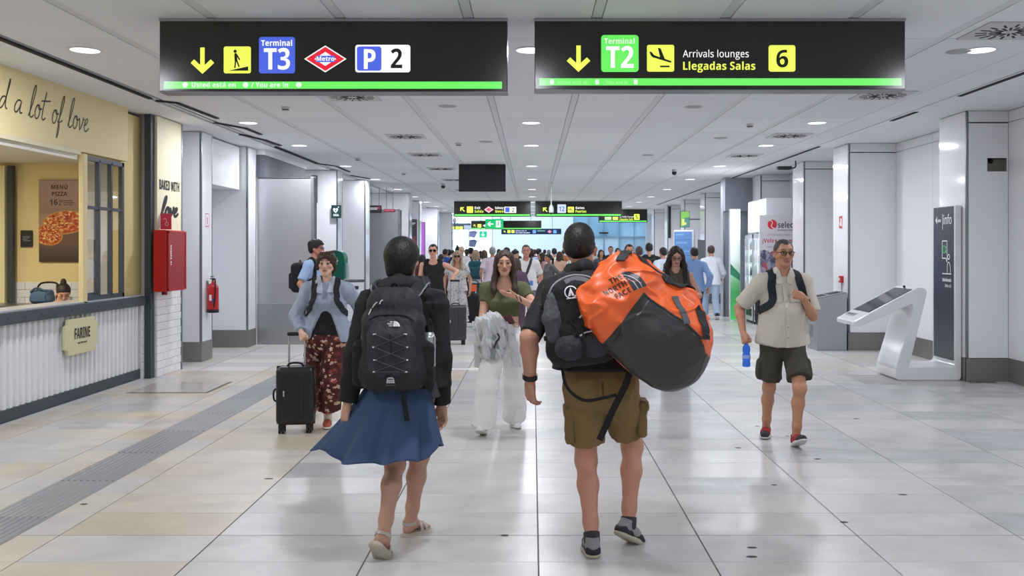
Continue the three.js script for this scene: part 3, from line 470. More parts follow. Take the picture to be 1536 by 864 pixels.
function walker(g, x, y, s) { rr(g, x - s / 2, y - s / 2, s, s, s * 0.08, YL); g.fillStyle = g.strokeStyle = '#15160f'; g.beginPath(); g.arc(x - s * 0.08, y - s * 0.32, s * 0.06, 0, 7); g.fill(); g.lineWidth = s * 0.1; g.lineCap = 'round'; g.beginPath(); g.moveTo(x - s * 0.06, y - s * 0.2); g.lineTo(x - s * 0.05, y + s * 0.02); g.stroke(); g.lineWidth = s * 0.05; g.beginPath(); g.moveTo(x - s * 0.06, y); g.lineTo(x - s * 0.09, y + s * 0.28); g.moveTo(x - s * 0.03, y); g.lineTo(x + s * 0.06, y + s * 0.24); g.moveTo(x - s * 0.03, y - s * 0.2); g.lineTo(x + s * 0.08, y - s * 0.02); g.stroke(); g.beginPath(); g.moveTo(x - s * 0.32, y + s * 0.4); g.lineTo(x + s * 0.4, y + s * 0.24); g.lineTo(x + s * 0.4, y + s * 0.4); g.closePath(); g.fill(); }
function hangingSign(label, px0, px1, py0, py1, d, draw, opts = {}) {
  const w = (px1 - px0) * d / FOCAL, h = (py1 - py0) * d / FOCAL, cx = atX((px0 + px1) / 2, d), top = atY(py0, d);
  const t = thing('hanging_sign', label, 'sign', [cx, top - h, -d], 0, opts.group);
  obj('housing', rbox(w, h, 0.16, 0.008, 0, h / 2, -0.08, 1), mat(0x141513, 0.35), t);
  if (d < 12) { obj('top_rail', rbox(w + 0.006, 0.022, 0.18, 0.004, 0, h + 0.006, -0.08, 1), mat(0xa9abaf, 0.35, { metalness: 0.6 }), t); obj('bottom_rail', rbox(w + 0.006, 0.008, 0.17, 0.002, 0, -0.003, -0.08, 1), mat(0x77797d, 0.35, { metalness: 0.6 }), t); }
  const k = opts.px || 1024 / Math.max(1, w / h) ;
  const W = opts.W || 2000, H = Math.round(W * h / w);
  const tex = canvasTex(W, H, (g) => { g.fillStyle = opts.bg || '#151512'; g.fillRect(0, 0, W, H); draw(g, (x) => (x - px0) / (px1 - px0) * W, (y) => (y - py0) / (py1 - py0) * H, W / (px1 - px0)); });
  const f = plate('face', w - 0.01, h - 0.008, tex, t, 0.18, { emissive: 0xffffff, emissiveMap: tex, emissiveIntensity: opts.glow ?? 0.85 }); f.position.set(0, h / 2, 0.0015);
  const gap = (d > 48.6 ? 7 : CEIL) - top;
  if (gap > 0.03) for (const s of [-0.35, 0.35]) obj('hanger', cyl(0.012, 0.012, gap, s * w, h + gap / 2, -0.08, 8), STEEL, t);
  return t;
}
hangingSign('large backlit sign with arrow, blue T3 square, red diamond and P 2', 239, 761, 31, 137, 6.95, (g, X, Y, S) => {
  arrowDown(g, X(303), Y(91), 40 * S, YL); walker(g, X(355.5), Y(90), 41 * S);
  rr(g, X(388), Y(55), 54.5 * S, 55.5 * S, 4 * S, BL); txt(g, 'Terminal', X(415), Y(68.5), 12 * S, WH, true, 'center', 0.92); txt(g, 'T3', X(415.5), Y(104.5), 45 * S, WH, true, 'center', 0.84);
  metro(g, X(488), Y(88.5), 64 * S, 41 * S);
  rr(g, X(533), Y(67), 83 * S, 42 * S, 4 * S, WH); rr(g, X(535.5), Y(69.5), 37 * S, 37 * S, 4 * S, BL); txt(g, 'P', X(554), Y(104), 42 * S, WH, true, 'center', 0.9); txt(g, '2', X(595), Y(102.5), 41 * S, '#15161a', true, 'center', 0.88);
  g.fillStyle = GR; g.fillRect(X(245), Y(123), 509 * S, 11 * S); g.globalAlpha = 0.8; g.fillStyle = WH; for (const x of [277, 368, 448]) { g.beginPath(); g.arc(X(x), Y(128), 4.2 * S, 0, 7); g.fill(); } txt(g, 'Usted está en', X(286), Y(132), 10.5 * S, WH, true, 'left', 0.98); txt(g, '/ You are in', X(376), Y(132), 10.5 * S, WH, true, 'left', 0.98);
});
hangingSign('large backlit sign with green T2 square, landing plane and number 6', 802, 1358, 31, 134, 6.95, (g, X, Y, S) => {
  arrowDown(g, X(867), Y(88), 40 * S, YL);
  rr(g, X(901), Y(52), 56.5 * S, 56.5 * S, 5 * S, GR); txt(g, 'Terminal', X(929), Y(65.5), 11.5 * S, '#d9ffd6', true, 'center', 0.94); txt(g, 'T2', X(929.5), Y(102), 46 * S, WH, true, 'center', 0.86);
  rr(g, X(970), Y(67), 41 * S, 41 * S, 3 * S, YL); plane(g, X(990.5), Y(86), 40 * S, '#15160f');
  txt(g, 'Arrivals lounges', X(1024), Y(86), 15 * S, WH, false, 'left', 0.93); txt(g, 'Llegadas Salas', X(1023), Y(105), 17 * S, YL, true, 'left', 0.94);
  rr(g, X(1153), Y(67.5), 40.5 * S, 40.5 * S, 4 * S, YL); txt(g, '6', X(1173.5), Y(101), 37 * S, '#15160f', true, 'center');
  g.fillStyle = GR; g.fillRect(X(808), Y(118), 545 * S, 11 * S); g.globalAlpha = 0.7; for (const x of [827, 895, 953]) rr(g, X(x - 3), Y(119.5), 6 * S, 8 * S, 2 * S, WH); txt(g, 'Usted está en', X(836), Y(127), 7.5 * S, '#c9ffc4', false); txt(g, 'You are in', X(908), Y(127), 7.5 * S, '#c9ffc4', false);
});
hangingSign('small hanging sign with arrow, pink diamond and P 2, left of the pair', 681, 796, 302, 325, 33.2, (g, X, Y, S) => {
  arrowUpLeft(g, X(693.5), Y(314), 9 * S, YL); rr(g, X(700), Y(309.5), 9.5 * S, 10 * S, S, YL); txt(g, '↓', X(702), Y(318), 8 * S, '#333', true); txt(g, 'Exit', X(711.5), Y(313.5), 5 * S, WH); txt(g, 'Salida', X(711.5), Y(319), 5.6 * S, YL, true, 'left', 0.85);
  g.fillStyle = '#f3c6d2'; g.beginPath(); g.moveTo(X(726), Y(314.5)); g.lineTo(X(733), Y(309.5)); g.lineTo(X(740.5), Y(314.5)); g.lineTo(X(733), Y(319.5)); g.fill(); g.fillStyle = '#d9556a'; g.beginPath(); g.moveTo(X(729), Y(314.5)); g.lineTo(X(733), Y(311.5)); g.lineTo(X(737.5), Y(314.5)); g.lineTo(X(733), Y(317.5)); g.fill();
  txt(g, 'Subway', X(742.5), Y(313.5), 5 * S, WH, true, 'left', 0.7); txt(g, 'Metro', X(742.5), Y(319), 5.6 * S, YL, true, 'left', 0.8); rr(g, X(756.5), Y(310), 18 * S, 9.5 * S, S, WH); g.fillStyle = BL; g.fillRect(X(758), Y(311), 6.5 * S, 7.5 * S); txt(g, '2', X(767.5), Y(318), 8.5 * S, '#555'); g.fillStyle = GR; g.fillRect(X(682), Y(321.5), 113 * S, 2.6 * S);
}, { W: 700, glow: 1.0 });
hangingSign('small hanging sign with arrow and blue and yellow squares, right of the pair', 803, 933, 302, 325, 33.2, (g, X, Y, S) => {
  arrowUpLeft(g, X(817.5), Y(314.5), 9 * S, YL); rr(g, X(836), Y(306.5), 13 * S, 13 * S, S, '#c9d6fb'); txt(g, '12', X(838), Y(317), 10 * S, '#4a62d8', true, 'left', 0.8); rr(g, X(851.5), Y(310), 9.5 * S, 9 * S, S, YL); plane(g, X(856), Y(314.5), 9 * S, '#333'); txt(g, 'Gates', X(863), Y(313.5), 5 * S, WH); txt(g, 'Puertas', X(863), Y(319), 5.6 * S, YL, true, 'left', 0.8); g.fillStyle = GR; g.fillRect(X(804.5), Y(321.3), 127 * S, 2.6 * S);
}, { W: 700, glow: 1.0 });
hangingSign('small dark sign with yellow squares beyond the right end of the pair', 898, 971, 314, 333.5, 39.8, (g, X, Y, S) => {
  rr(g, X(907), Y(324), 10 * S, 6 * S, S, '#b9f2a0'); rr(g, X(919), Y(324), 8 * S, 6 * S, S, YL); txt(g, 'Arrivals lounge', X(929), Y(326.5), 3.6 * S, WH, false, 'left', 0.9); txt(g, 'Llegadas Sala', X(929), Y(330.5), 4 * S, YL, true, 'left', 0.8); rr(g, X(951), Y(321), 8.5 * S, 9 * S, S, YL); txt(g, '5', X(953), Y(328.5), 8 * S, '#333'); g.fillStyle = GR; g.fillRect(X(899), Y(331), 71 * S, 1.8 * S);
}, { W: 512, glow: 1.0 });
hangingSign('plain dark hanging sign with green line behind the green exit sign', 706.5, 812, 331, 344, 46.5, (g, X, Y, S) => { arrowUpLeft(g, X(712), Y(338.5), 5 * S, YL); rr(g, X(716), Y(336), 6 * S, 5.5 * S, S, YL); g.fillStyle = '#e8e8f2'; g.beginPath(); g.moveTo(X(723.5), Y(338.5)); g.lineTo(X(729), Y(335.5)); g.lineTo(X(729), Y(341.5)); g.fill(); g.fillStyle = GR; g.fillRect(X(707), Y(342), 105 * S, 1.6 * S); }, { W: 512, glow: 0.8 });
hangingSign('washed out hanging sign with yellow squares at the far left of the signs', 672, 706, 335, 344.5, 46.8, (g, X, Y, S) => { for (const x of [676, 683, 689]) rr(g, X(x), Y(339.5), 5.5 * S, 4.5 * S, S, YL); g.fillStyle = '#aebfd0'; g.fillRect(X(696), Y(338), 10 * S, 6 * S); }, { W: 256, glow: 0.8, bg: '#3a4a5c' });
hangingSign('low dark blue hanging sign with a row of small symbols', 752, 842, 343, 351.5, 52, (g, X, Y, S) => { arrowUpLeft(g, X(757), Y(347.5), 4 * S, YL); for (const x of [761, 767]) rr(g, X(x), Y(345), 4.6 * S, 4.6 * S, S * 0.6, YL); marks(g, X(773), Y(347), 17 * S, 1.6 * S, '#d8dde6', 2); marks(g, X(773), Y(350), 22 * S, 1.7 * S, '#d8dde6', 3); rr(g, X(799), Y(345), 5 * S, 5 * S, S * 0.6, '#6f9cf0'); marks(g, X(806), Y(347), 12 * S, 1.6 * S, '#8fbfa8', 4); g.fillStyle = '#e58aa0'; g.beginPath(); g.moveTo(X(821), Y(347.4)); g.lineTo(X(824.5), Y(345)); g.lineTo(X(828), Y(347.4)); g.lineTo(X(824.5), Y(350)); g.fill(); rr(g, X(830), Y(345), 5 * S, 5 * S, S * 0.6, '#6f9cf0'); }, { W: 512, glow: 0.7, bg: '#1e2c44' });
hangingSign('green exit sign with white arrow and running figure', 728, 755, 328.5, 343, 38, (g, X, Y, S) => { g.fillStyle = '#1fae62'; g.fillRect(0, 0, 999, 999); g.strokeStyle = WH; g.lineWidth = 1.6 * S; g.beginPath(); g.moveTo(X(740), Y(336)); g.lineTo(X(732.5), Y(336)); g.moveTo(X(735.5), Y(332.5)); g.lineTo(X(732), Y(336)); g.lineTo(X(735.5), Y(339.5)); g.stroke(); g.fillStyle = WH; g.fillRect(X(744), Y(331), 7 * S, 10 * S); g.fillStyle = '#1fae62'; g.beginPath(); g.arc(X(747.5), Y(333), 1.1 * S, 0, 7); g.fill(); g.fillRect(X(746.5), Y(334.5), 2 * S, 4 * S); }, { W: 256, glow: 0.9 });
hangingSign('second green exit sign low beside the bright curtain wall', 719, 730.5, 347, 356, 50, (g, X, Y, S) => { g.fillStyle = '#2fb98a'; g.fillRect(0, 0, 999, 999); g.strokeStyle = '#eafff4'; g.lineWidth = 1.2 * S; g.beginPath(); g.moveTo(X(724.5), Y(348)); g.lineTo(X(724.5), Y(353.5)); g.moveTo(X(722), Y(351.5)); g.lineTo(X(724.5), Y(354)); g.lineTo(X(727), Y(351.5)); g.stroke(); }, { W: 128, glow: 0.9 });
// blank black monitor seen from behind
{
  const d = 18.9, w = (758.5 - 688.5) * d / FOCAL, h = (287.5 - 247) * d / FOCAL, t = thing('ceiling_screen', 'blank black screen hanging flat below the ceiling', 'screen', [atX(723.5, d), atY(287.5, d), -d]);
  obj('panel', rbox(w, h, 0.09, 0.01, 0, h / 2, 0, 2), mat(0x26282b, 0.45), t); obj('bezel', [span(-w / 2, w / 2, 0, 0.012, 0.046, 0.05), span(-w / 2, w / 2, h - 0.012, h, 0.046, 0.05), span(-w / 2, -w / 2 + 0.012, 0, h, 0.046, 0.05), span(w / 2 - 0.012, w / 2, 0, h, 0.046, 0.05)], mat(0x17181a, 0.4), t);
  for (const s of [-1, 1]) obj('bracket', rbox(0.04, 0.05, 0.06, 0.006, s * w * 0.3, h + 0.01, 0, 1), DARK, t);
}
// hanging cameras and pendants by the far signs
for (const [px, py, d, w] of [[827, 318, 24, 'before the right small sign'], [682, 333, 40, 'below the left small sign']]) {
  const t = thing('hanging_camera', 'small white camera hanging on a thin rod ' + w, 'camera', [atX(px, d), atY(py, d), -d]), top = CEIL - atY(py, d);
  obj('body', new THREE.LatheGeometry([[0, -0.02], [0.05, -0.02], [0.065, 0], [0.06, 0.12], [0.02, 0.19], [0, 0.19]].map((p) => new THREE.Vector2(...p)), 16), mat(0xdadbdd, 0.4), t); obj('lens', new THREE.SphereGeometry(0.045, 12, 8).translate(0, -0.02, 0), mat(0x2a2b2e, 0.15), t); obj('rod', cyl(0.014, 0.014, top - 0.18, 0, 0.18 + (top - 0.18) / 2, 0, 8), mat(0xd3d4d7, 0.5), t);
}

// ---------------------------------------------------------------- information kiosk
{
  const W = 0.65, k = thing('info_kiosk', 'white curved information kiosk with sloping touch screen and tall dark panel', 'kiosk', [0, 0, -11.6]);
  const out = [[4.52, 0.0], [5.33, 0.0], [5.33, 2.18], [5.25, 2.18], [5.25, 0.2], [5.2, 0.165], [4.68, 0.165], [4.915, 1.12], [4.81, 1.17], [3.99, 0.735], [3.985, 0.68], [4.06, 0.67], [4.72, 0.95], [4.735, 0.88], [4.5, 0.12]];
  const rad = [0.06, 0.05, 0.01, 0.01, 0.08, 0.05, 0.01, 0.11, 0.1, 0.015, 0.03, 0.03, 0.01, 0.03, 0.06];
  obj('body', prism(roundedOutline(out, rad, 5), 0, -W, 0.012), mat(0xe9eaed, 0.18, { clearcoat: 0.5, clearcoatRoughness: 0.1 }), k);
  const dirx = [5.2485, 1.2];
  const it = canvasTex(512, 1536, (g, w, h) => {
    g.fillStyle = '#353d4a'; g.fillRect(0, 0, w, h); g.fillStyle = WH; g.beginPath(); g.moveTo(50, 130); g.lineTo(96, 88); g.lineTo(86, 130); g.lineTo(100, 176); g.closePath(); g.fill(); txt(g, 'aena', 105, 150, 50, WH, true, 'left', 0.7); g.fillRect(228, 70, 8, 160); txt(g, 'info', 250, 176, 128, WH, false, 'left', 0.94);
    g.strokeStyle = WH; g.lineWidth = 9; g.lineJoin = 'round'; g.beginPath(); g.moveTo(225, 345); g.lineTo(345, 345); g.lineTo(345, 560); g.lineTo(318, 520); g.lineTo(225, 520); g.closePath(); g.stroke(); g.strokeStyle = '#48d06c'; g.strokeRect(252, 395, 42, 70); g.beginPath(); g.moveTo(294, 415); g.lineTo(318, 400); g.lineTo(318, 462); g.lineTo(294, 446); g.stroke(); g.strokeStyle = WH; g.beginPath(); g.arc(385, 505, 24, 0, 7); g.stroke(); g.beginPath(); g.moveTo(352, 668); g.bezierCurveTo(340, 580, 370, 560, 385, 560); g.bezierCurveTo(405, 560, 430, 585, 425, 668); g.stroke(); g.fillRect(225, 672, 220, 9);
    txt(g, 'Videollamada', 445, 755, 46, WH, true, 'right', 0.72); txt(g, 'Video call', 445, 812, 46, WH, false, 'right', 0.8);
  });
  const ip = plate('info_panel', 0.59, 1.93, it, k, 0.25); ip.position.set(5.2485, 1.205, -W / 2); faceX(ip, -1);
  // touch screen on the sloping tray
  const a = Math.atan2(1.17 - 0.735, 4.81 - 3.99), len = Math.hypot(0.82, 0.435), tray = new THREE.Group(); tray.name = 'tray_top'; tray.position.set((4.81 + 3.99) / 2, (1.17 + 0.735) / 2, -W / 2); tray.rotation.z = a; k.add(tray);
  obj('screen', rbox(len * 0.66, 0.006, W * 0.86, 0.002, 0.07, 0.003, 0.01, 1), mat(0x4b545b, 0.08, { map: canvasTex(256, 256, (g) => { g.fillStyle = '#8d979c'; g.fillRect(0, 0, 256, 256); g.fillStyle = '#79858b'; g.fillRect(40, 60, 180, 130); g.fillStyle = '#a5b4b8'; g.fillRect(70, 80, 70, 50); g.fillStyle = '#616d73'; g.fillRect(150, 100, 50, 70); }) }), tray);
  const kp = obj('keypad', rbox(0.07, 0.006, 0.3, 0.002, -0.33, 0.003, -0.1, 1), mat(0x9a9da1, 0.4), tray);
  for (let i = 0; i < 5; i++) obj('button', rbox(0.04, 0.004, 0.035, 0.001, -0.33, 0.007, -0.22 + i * 0.06, 1), mat(0x55585d, 0.5), kp);
  obj('webcam', [cyl(0.014, 0.014, 0.03, 0.4, 0.015, 0, 12)], BLACKP, tray);
  const cc = thing('cable_cover', 'flat dark metal cable cover on the floor behind the information kiosk', 'cover', [5.5, 0, -11.42]); obj('plate', rbox(0.3, 0.008, 0.09, 0.003, 0, 0.004, 0, 1), mat(0x77797c, 0.4, { metalness: 0.5 }), cc); obj('screw', [cyl(0.008, 0.008, 0.004, -0.12, 0.009, 0, 10), cyl(0.008, 0.008, 0.004, 0.12, 0.009, 0, 10)], STEEL, cc);
}
// grey litter bin
{
  const d = 15.0, b = thing('litter_bin', 'grey metal recycling bin with sloping slotted top beside the kiosk', 'bin', [0, 0, -d]), x0 = 4.56, x1 = 5.05;
  const body = prism([[0, 0.04], [0.62, 0.04], [0.62, 0.84], [0, 0.84]], 0, 0.1);
  const g = new THREE.BufferGeometry(), P = [];
  const prof = [[x0, 0], [x1, 0], [x1, 0.93], [x0, 0.83]];
  obj('body', prism(prof, 0.0, -0.5, 0.006), mat(0xa6a8ae, 0.45, { metalness: 0.35 }), b);
  obj('door', rbox(0.006, 0.68, 0.42, 0.002, x0 - 0.002, 0.42, -0.25, 1), mat(0x9d9fa5, 0.4, { metalness: 0.4 }), b);
  obj('vent_slots', [0, 1, 2, 3].map((i) => box(0.004, 0.2, 0.012, x0 - 0.006, 0.3, -0.18 - i * 0.045)), mat(0x77797e, 0.5), b);
  const top = new THREE.Group(); top.name = 'lid'; top.position.set((x0 + x1) / 2, 0.882, -0.25); top.rotation.z = Math.atan2(0.1, x1 - x0); b.add(top);
  obj('lid_plate', rbox(x1 - x0, 0.012, 0.5, 0.004, 0, 0.004, 0, 1), mat(0x8b8d92, 0.4, { metalness: 0.4 }), top);
  for (const [x, w] of [[-0.12, 0.17], [0.12, 0.2]]) obj('opening', rbox(w, 0.006, 0.26, 0.002, x, 0.011, -0.02, 1), mat(0x1d1e20, 0.6), top);
  obj('colour_label', rbox(0.05, 0.004, 0.16, 0.001, -0.225, 0.013, 0.1, 1), mat(0xd8c34a, 0.5), top); obj('paper_label', rbox(0.06, 0.003, 0.18, 0.001, -0.2, 0.012, 0.02, 1), mat(0xe5e5e2, 0.5), top);
}
// call point and sign on the second right pillar
{
  const cp = thing('alarm_button', 'small red alarm call point on the pillar above the bin', 'alarm', [5.088, atY(419, 15.3), -15.33]);
  obj('box', rbox(0.05, 0.11, 0.11, 0.008, -0.025, 0, 0, 2), mat(0xc21e1e, 0.4), cp); obj('push_plate', rbox(0.006, 0.05, 0.06, 0.002, -0.052, 0, 0, 1), WHITE, cp); obj('cable_drop', rbox(0.012, 0.16, 0.012, 0.002, -0.008, -0.13, -0.02, 1), mat(0x9a9b9f, 0.5), cp);
  const s = thing('fire_notice', 'small red and white fire notice high on the pillar above the bin', 'sign', [5.086, atY(333, 15.3), -15.4]);
  obj('plate', rbox(0.008, 0.21, 0.16, 0.002, 0, 0, 0, 1), WHITE, s); const p = plate('print', 0.15, 0.2, canvasTex(96, 128, (g) => { g.fillStyle = '#c23038'; g.fillRect(0, 0, 96, 128); g.fillStyle = '#f4eeee'; g.fillRect(38, 24, 40, 84); g.fillRect(16, 60, 14, 40); }), s); p.position.x = -0.0046; faceX(p, -1);
}
// vending machines and their bright header
{
  const gm = mat(0xffffff, 0.02, { transmission: 1, ior: 1.3 });
  const vend = (d0, d1, label, seed) => {
    const x = 4.82, t = thing('vending_machine', label, 'vending machine', [x, 0, -d0]), w = d1 - d0 - 0.03, h = 1.95, r = rng(seed);
    obj('cabinet', [span(0.62, 0.66, 0.06, h, 0, -w), span(0, 0.64, 0.06, 0.42, 0, -w), span(0, 0.64, h - 0.06, h, 0, -w), span(0, 0.64, 0.06, h, 0, -0.035), span(0, 0.64, 0.06, h, -w + 0.035, -w)], mat(0xd5d8dc, 0.35), t);
    obj('liner', span(0.585, 0.615, 0.42, h - 0.06, -0.035, -w + 0.035), mat(0xf2f6f8, 0.5), t);
    obj('tube_light', rbox(0.03, h - 0.55, 0.025, 0.008, 0.05, 1.16, -0.055, 1), mat(0xffffff, 0.5, { emissive: 0xf2fbff, emissiveIntensity: 3 }), t);
    const rl = new THREE.RectAreaLight(new THREE.Color(0.95, 1, 1), 14, 0.5, h - 0.6); rl.position.set(0.28, 1.16, -0.06); rl.rotation.y = Math.PI; t.add(rl);  // shines away from the camera side onto the shelves
    for (let s = 0; s < 5; s++) {
      obj('shelf', rbox(0.55, 0.02, w - 0.08, 0.003, 0.31, 0.44 + s * 0.29, -w / 2, 1), mat(0xdfe7ea, 0.3), t);
      obj('price_strip', rbox(0.01, 0.03, w - 0.1, 0.002, 0.035, 0.45 + s * 0.29, -w / 2, 1), mat(0xf4f9fb, 0.4, { emissive: 0xe8f6ff, emissiveIntensity: 0.5 }), t);
      for (let i = 0; i < 6; i++) {
        const z = -0.1 - i * (w - 0.2) / 5, ci = Math.floor(r() * 6), c = [0x23303a, 0x3a5a3a, 0x7a2420, 0x2d3a55, 0x8a8d92, 0x503a2a][ci];
        const b = thing('drink_bottle', `${['slate', 'green', 'red', 'navy', 'grey', 'brown'][ci]} bottle, ${ORD[i]} along, ${['bottom', 'second', 'middle', 'fourth', 'top'][s]} shelf of the ${seed === 4 ? 'nearer' : 'farther'} vending machine`, 'bottle', [x + 0.12, 0.451 + s * 0.29, -d0 + z], 0, 'bottles in the vending machines');
        b.add(Object.assign(new THREE.Mesh(vend.bg, mat(c, 0.25)), { name: numbered('bottle_body') })); b.add(Object.assign(new THREE.Mesh(vend.cg, mat(0xdfe3e6, 0.4)), { name: numbered('cap') }));
      }
    }
    obj('door_frame', [span(-0.012, 0.01, 0.4, 0.44, 0, -w), span(-0.012, 0.01, h - 0.08, h, 0, -w), span(-0.012, 0.01, 0.42, h, 0, -0.045), span(-0.012, 0.01, 0.42, h, -w + 0.045, -w), span(-0.012, 0.01, 0.42, h, -w / 2 - 0.012, -w / 2 + 0.012)], mat(0xb9bec4, 0.3, { metalness: 0.4 }), t);
    obj('glass_door', span(-0.004, 0.0, 0.44, h - 0.08, -0.045, -w + 0.045), gm, t);
    obj('delivery_flap', rbox(0.02, 0.16, w * 0.6, 0.004, -0.008, 0.24, -w / 2, 1), mat(0x2b2d31, 0.4), t); obj('plinth', span(0.03, 0.62, 0, 0.06, -0.02, -w + 0.02), DARK, t);
  };
  vend.bg = new THREE.LatheGeometry([[0, 0], [0.032, 0], [0.034, 0.01], [0.034, 0.12], [0.028, 0.15], [0.014, 0.175], [0.014, 0.19], [0, 0.19]].map((p) => new THREE.Vector2(...p)), 10); vend.cg = cyl(0.016, 0.016, 0.018, 0, 0.197, 0, 10);
  vend(19.62, 20.4, 'lit vending machine with glass door, nearer of the two', 4); vend(20.4, 21.2, 'lit vending machine with glass door, beside the green column', 9);
  const hd = thing('light_header', 'glowing white header box above the vending machines', 'light box', [4.9, 1.98, -19.62]);
  obj('case', rbox(0.55, 0.72, 1.58, 0.01, 0.28, 0.37, -0.79, 1), mat(0xdde2e6, 0.4), hd); const hf = obj('glowing_face', rbox(0.02, 0.66, 1.5, 0.006, -0.005, 0.37, -0.79, 1), mat(0xffffff, 0.4, { emissive: 0xf6fcff, emissiveIntensity: 1.6 }), hd);
  const hl = new THREE.RectAreaLight(new THREE.Color(0.97, 1, 1), 6, 1.4, 0.6); hl.position.set(-0.03, 0.37, -0.79); hl.rotation.y = -Math.PI / 2; hd.add(hl);
  // side panel of the machines, facing the hall
  const sp = thing('vending_side_panel', 'white vending side panel with red logo ball and red headline', 'panel', [4.74, 0, -19.5]);
  const x1 = 5.52 - 4.74, top = atY(322, 19.5);
  obj('board', rbox(x1, top, 0.08, 0.006, x1 / 2, top / 2, -0.02, 1), mat(0xd9d6de, 0.4), sp);
  const tex = canvasTex(512, 1536, (g, w, h) => {
    g.fillStyle = '#dedbe3'; g.fillRect(0, 0, w, h); const k = w / (x1 / 19.5 * FOCAL), X = (p) => (p - 1140) * k, Y = (p) => (p - 322) * k;
    g.fillStyle = '#e0303c'; g.beginPath(); g.arc(X(1158.5), Y(336), 7.2 * k, 0, 7); g.fill(); g.strokeStyle = '#f3dfe4'; g.lineWidth = 1.4 * k; g.beginPath(); g.moveTo(X(1154), Y(330)); g.bezierCurveTo(X(1166), Y(332), X(1150), Y(339), X(1162), Y(342)); g.stroke();
    txt(g, 'selecta', X(1167), Y(341), 12 * k, '#3a3640', true, 'left', 0.8); marks(g, X(1167), Y(345.5), 25 * k, 2 * k, '#8a8690', 5); marks(g, X(1150), Y(353), 36 * k, 3 * k, '#c3bac6', 6); txt(g, '¡Vole', X(1143), Y(363.5), 8.6 * k, '#c23a48', true, 'left', 0.92); marks(g, X(1163), Y(363.5), 20 * k, 5 * k, '#c23a48', 9); txt(g, 'nt', X(1184), Y(363.5), 8.6 * k, '#c23a48', true, 'left', 0.92); marks(g, X(1150), Y(371), 30 * k, 3 * k, '#c3bac6', 7);
    const r = rng(77); g.fillStyle = '#8f8fa2'; g.fillRect(0, Y(378), w, h); for (let i = 0; i < 420; i++) { g.fillStyle = ['#7d8194', '#a7a3b4', '#6a6f86', '#c65565', '#d8b9c2', '#4d5268'][Math.floor(r() * 6)]; g.beginPath(); g.ellipse(r() * w, Y(378) + r() * (h - Y(378)), (2 + r() * 4) * k, (1.5 + r() * 3) * k, r() * 3, 0, 7); g.fill(); }
  });
  const pr = plate('print', x1 - 0.02, top - 0.02, tex, sp, 0.4); pr.position.set(x1 / 2, top / 2, 0.0215);
  // narrow green lit column beside the machines
  const gc = thing('green_panel', 'narrow white panel with green glowing graphic beside the vending machines', 'panel', [4.62, 0, -21.35]);
  obj('board', rbox(0.24, 2.55, 0.12, 0.01, 0.0, 1.275, 0, 1), mat(0xdfe6ea, 0.4), gc);
  const gt = canvasTex(64, 512, (g) => { const gr = g.createLinearGradient(0, 0, 0, 512); gr.addColorStop(0, '#eaf3f7'); gr.addColorStop(0.45, '#dfe9ea'); gr.addColorStop(0.75, '#3f9a52'); gr.addColorStop(1, '#62e27a'); g.fillStyle = gr; g.fillRect(0, 0, 64, 512); g.fillStyle = '#0f6b4a'; g.beginPath(); g.moveTo(0, 250); g.lineTo(64, 300); g.lineTo(64, 330); g.lineTo(0, 300); g.fill(); });
  const gp = plate('print', 0.22, 2.5, gt, gc, 0.4, { emissive: 0xffffff, emissiveMap: gt, emissiveIntensity: 0.15 }); gp.position.set(0, 1.275, 0.062);
  // portal column of grey metal before the far right pillars
  const cl = structGroup('pillar', 'grey metal clad column beside the vending machines');
  obj('shaft', rbox(0.6, CEIL - 0.01, 0.3, 0.01, 4.92, CEIL / 2, -22.8, 1), mat(0xaab2bc, 0.35, { metalness: 0.4 }), cl); obj('edge_strip', rbox(0.05, CEIL - 0.01, 0.05, 0.008, 4.64, CEIL / 2, -22.62, 1), STEEL, cl);
  obj('head_panel', span(4.6, 5.4, 2.55, CEIL, -22.3, -22.6), mat(0x9aa1ab, 0.5), cl);
  // projector arm on the right ceiling edge
  const sp2 = thing('ceiling_spotlight', 'black spotlight on a bent arm below the right ceiling edge', 'spotlight', [4.95, CEIL - 0.03, -18.0]);
  obj('arm', tube([[0.12, 0.02, 0], [0.12, -0.1, 0], [0.05, -0.13, 0]], 0.014, 14, 8), DARK, sp2); obj('head', rbox(0.28, 0.06, 0.14, 0.02, -0.1, -0.12, 0), DARK, sp2); obj('lens', rbox(0.2, 0.01, 0.1, 0.004, -0.1, -0.155, 0, 1), mat(0x55585c, 0.2), sp2);
}
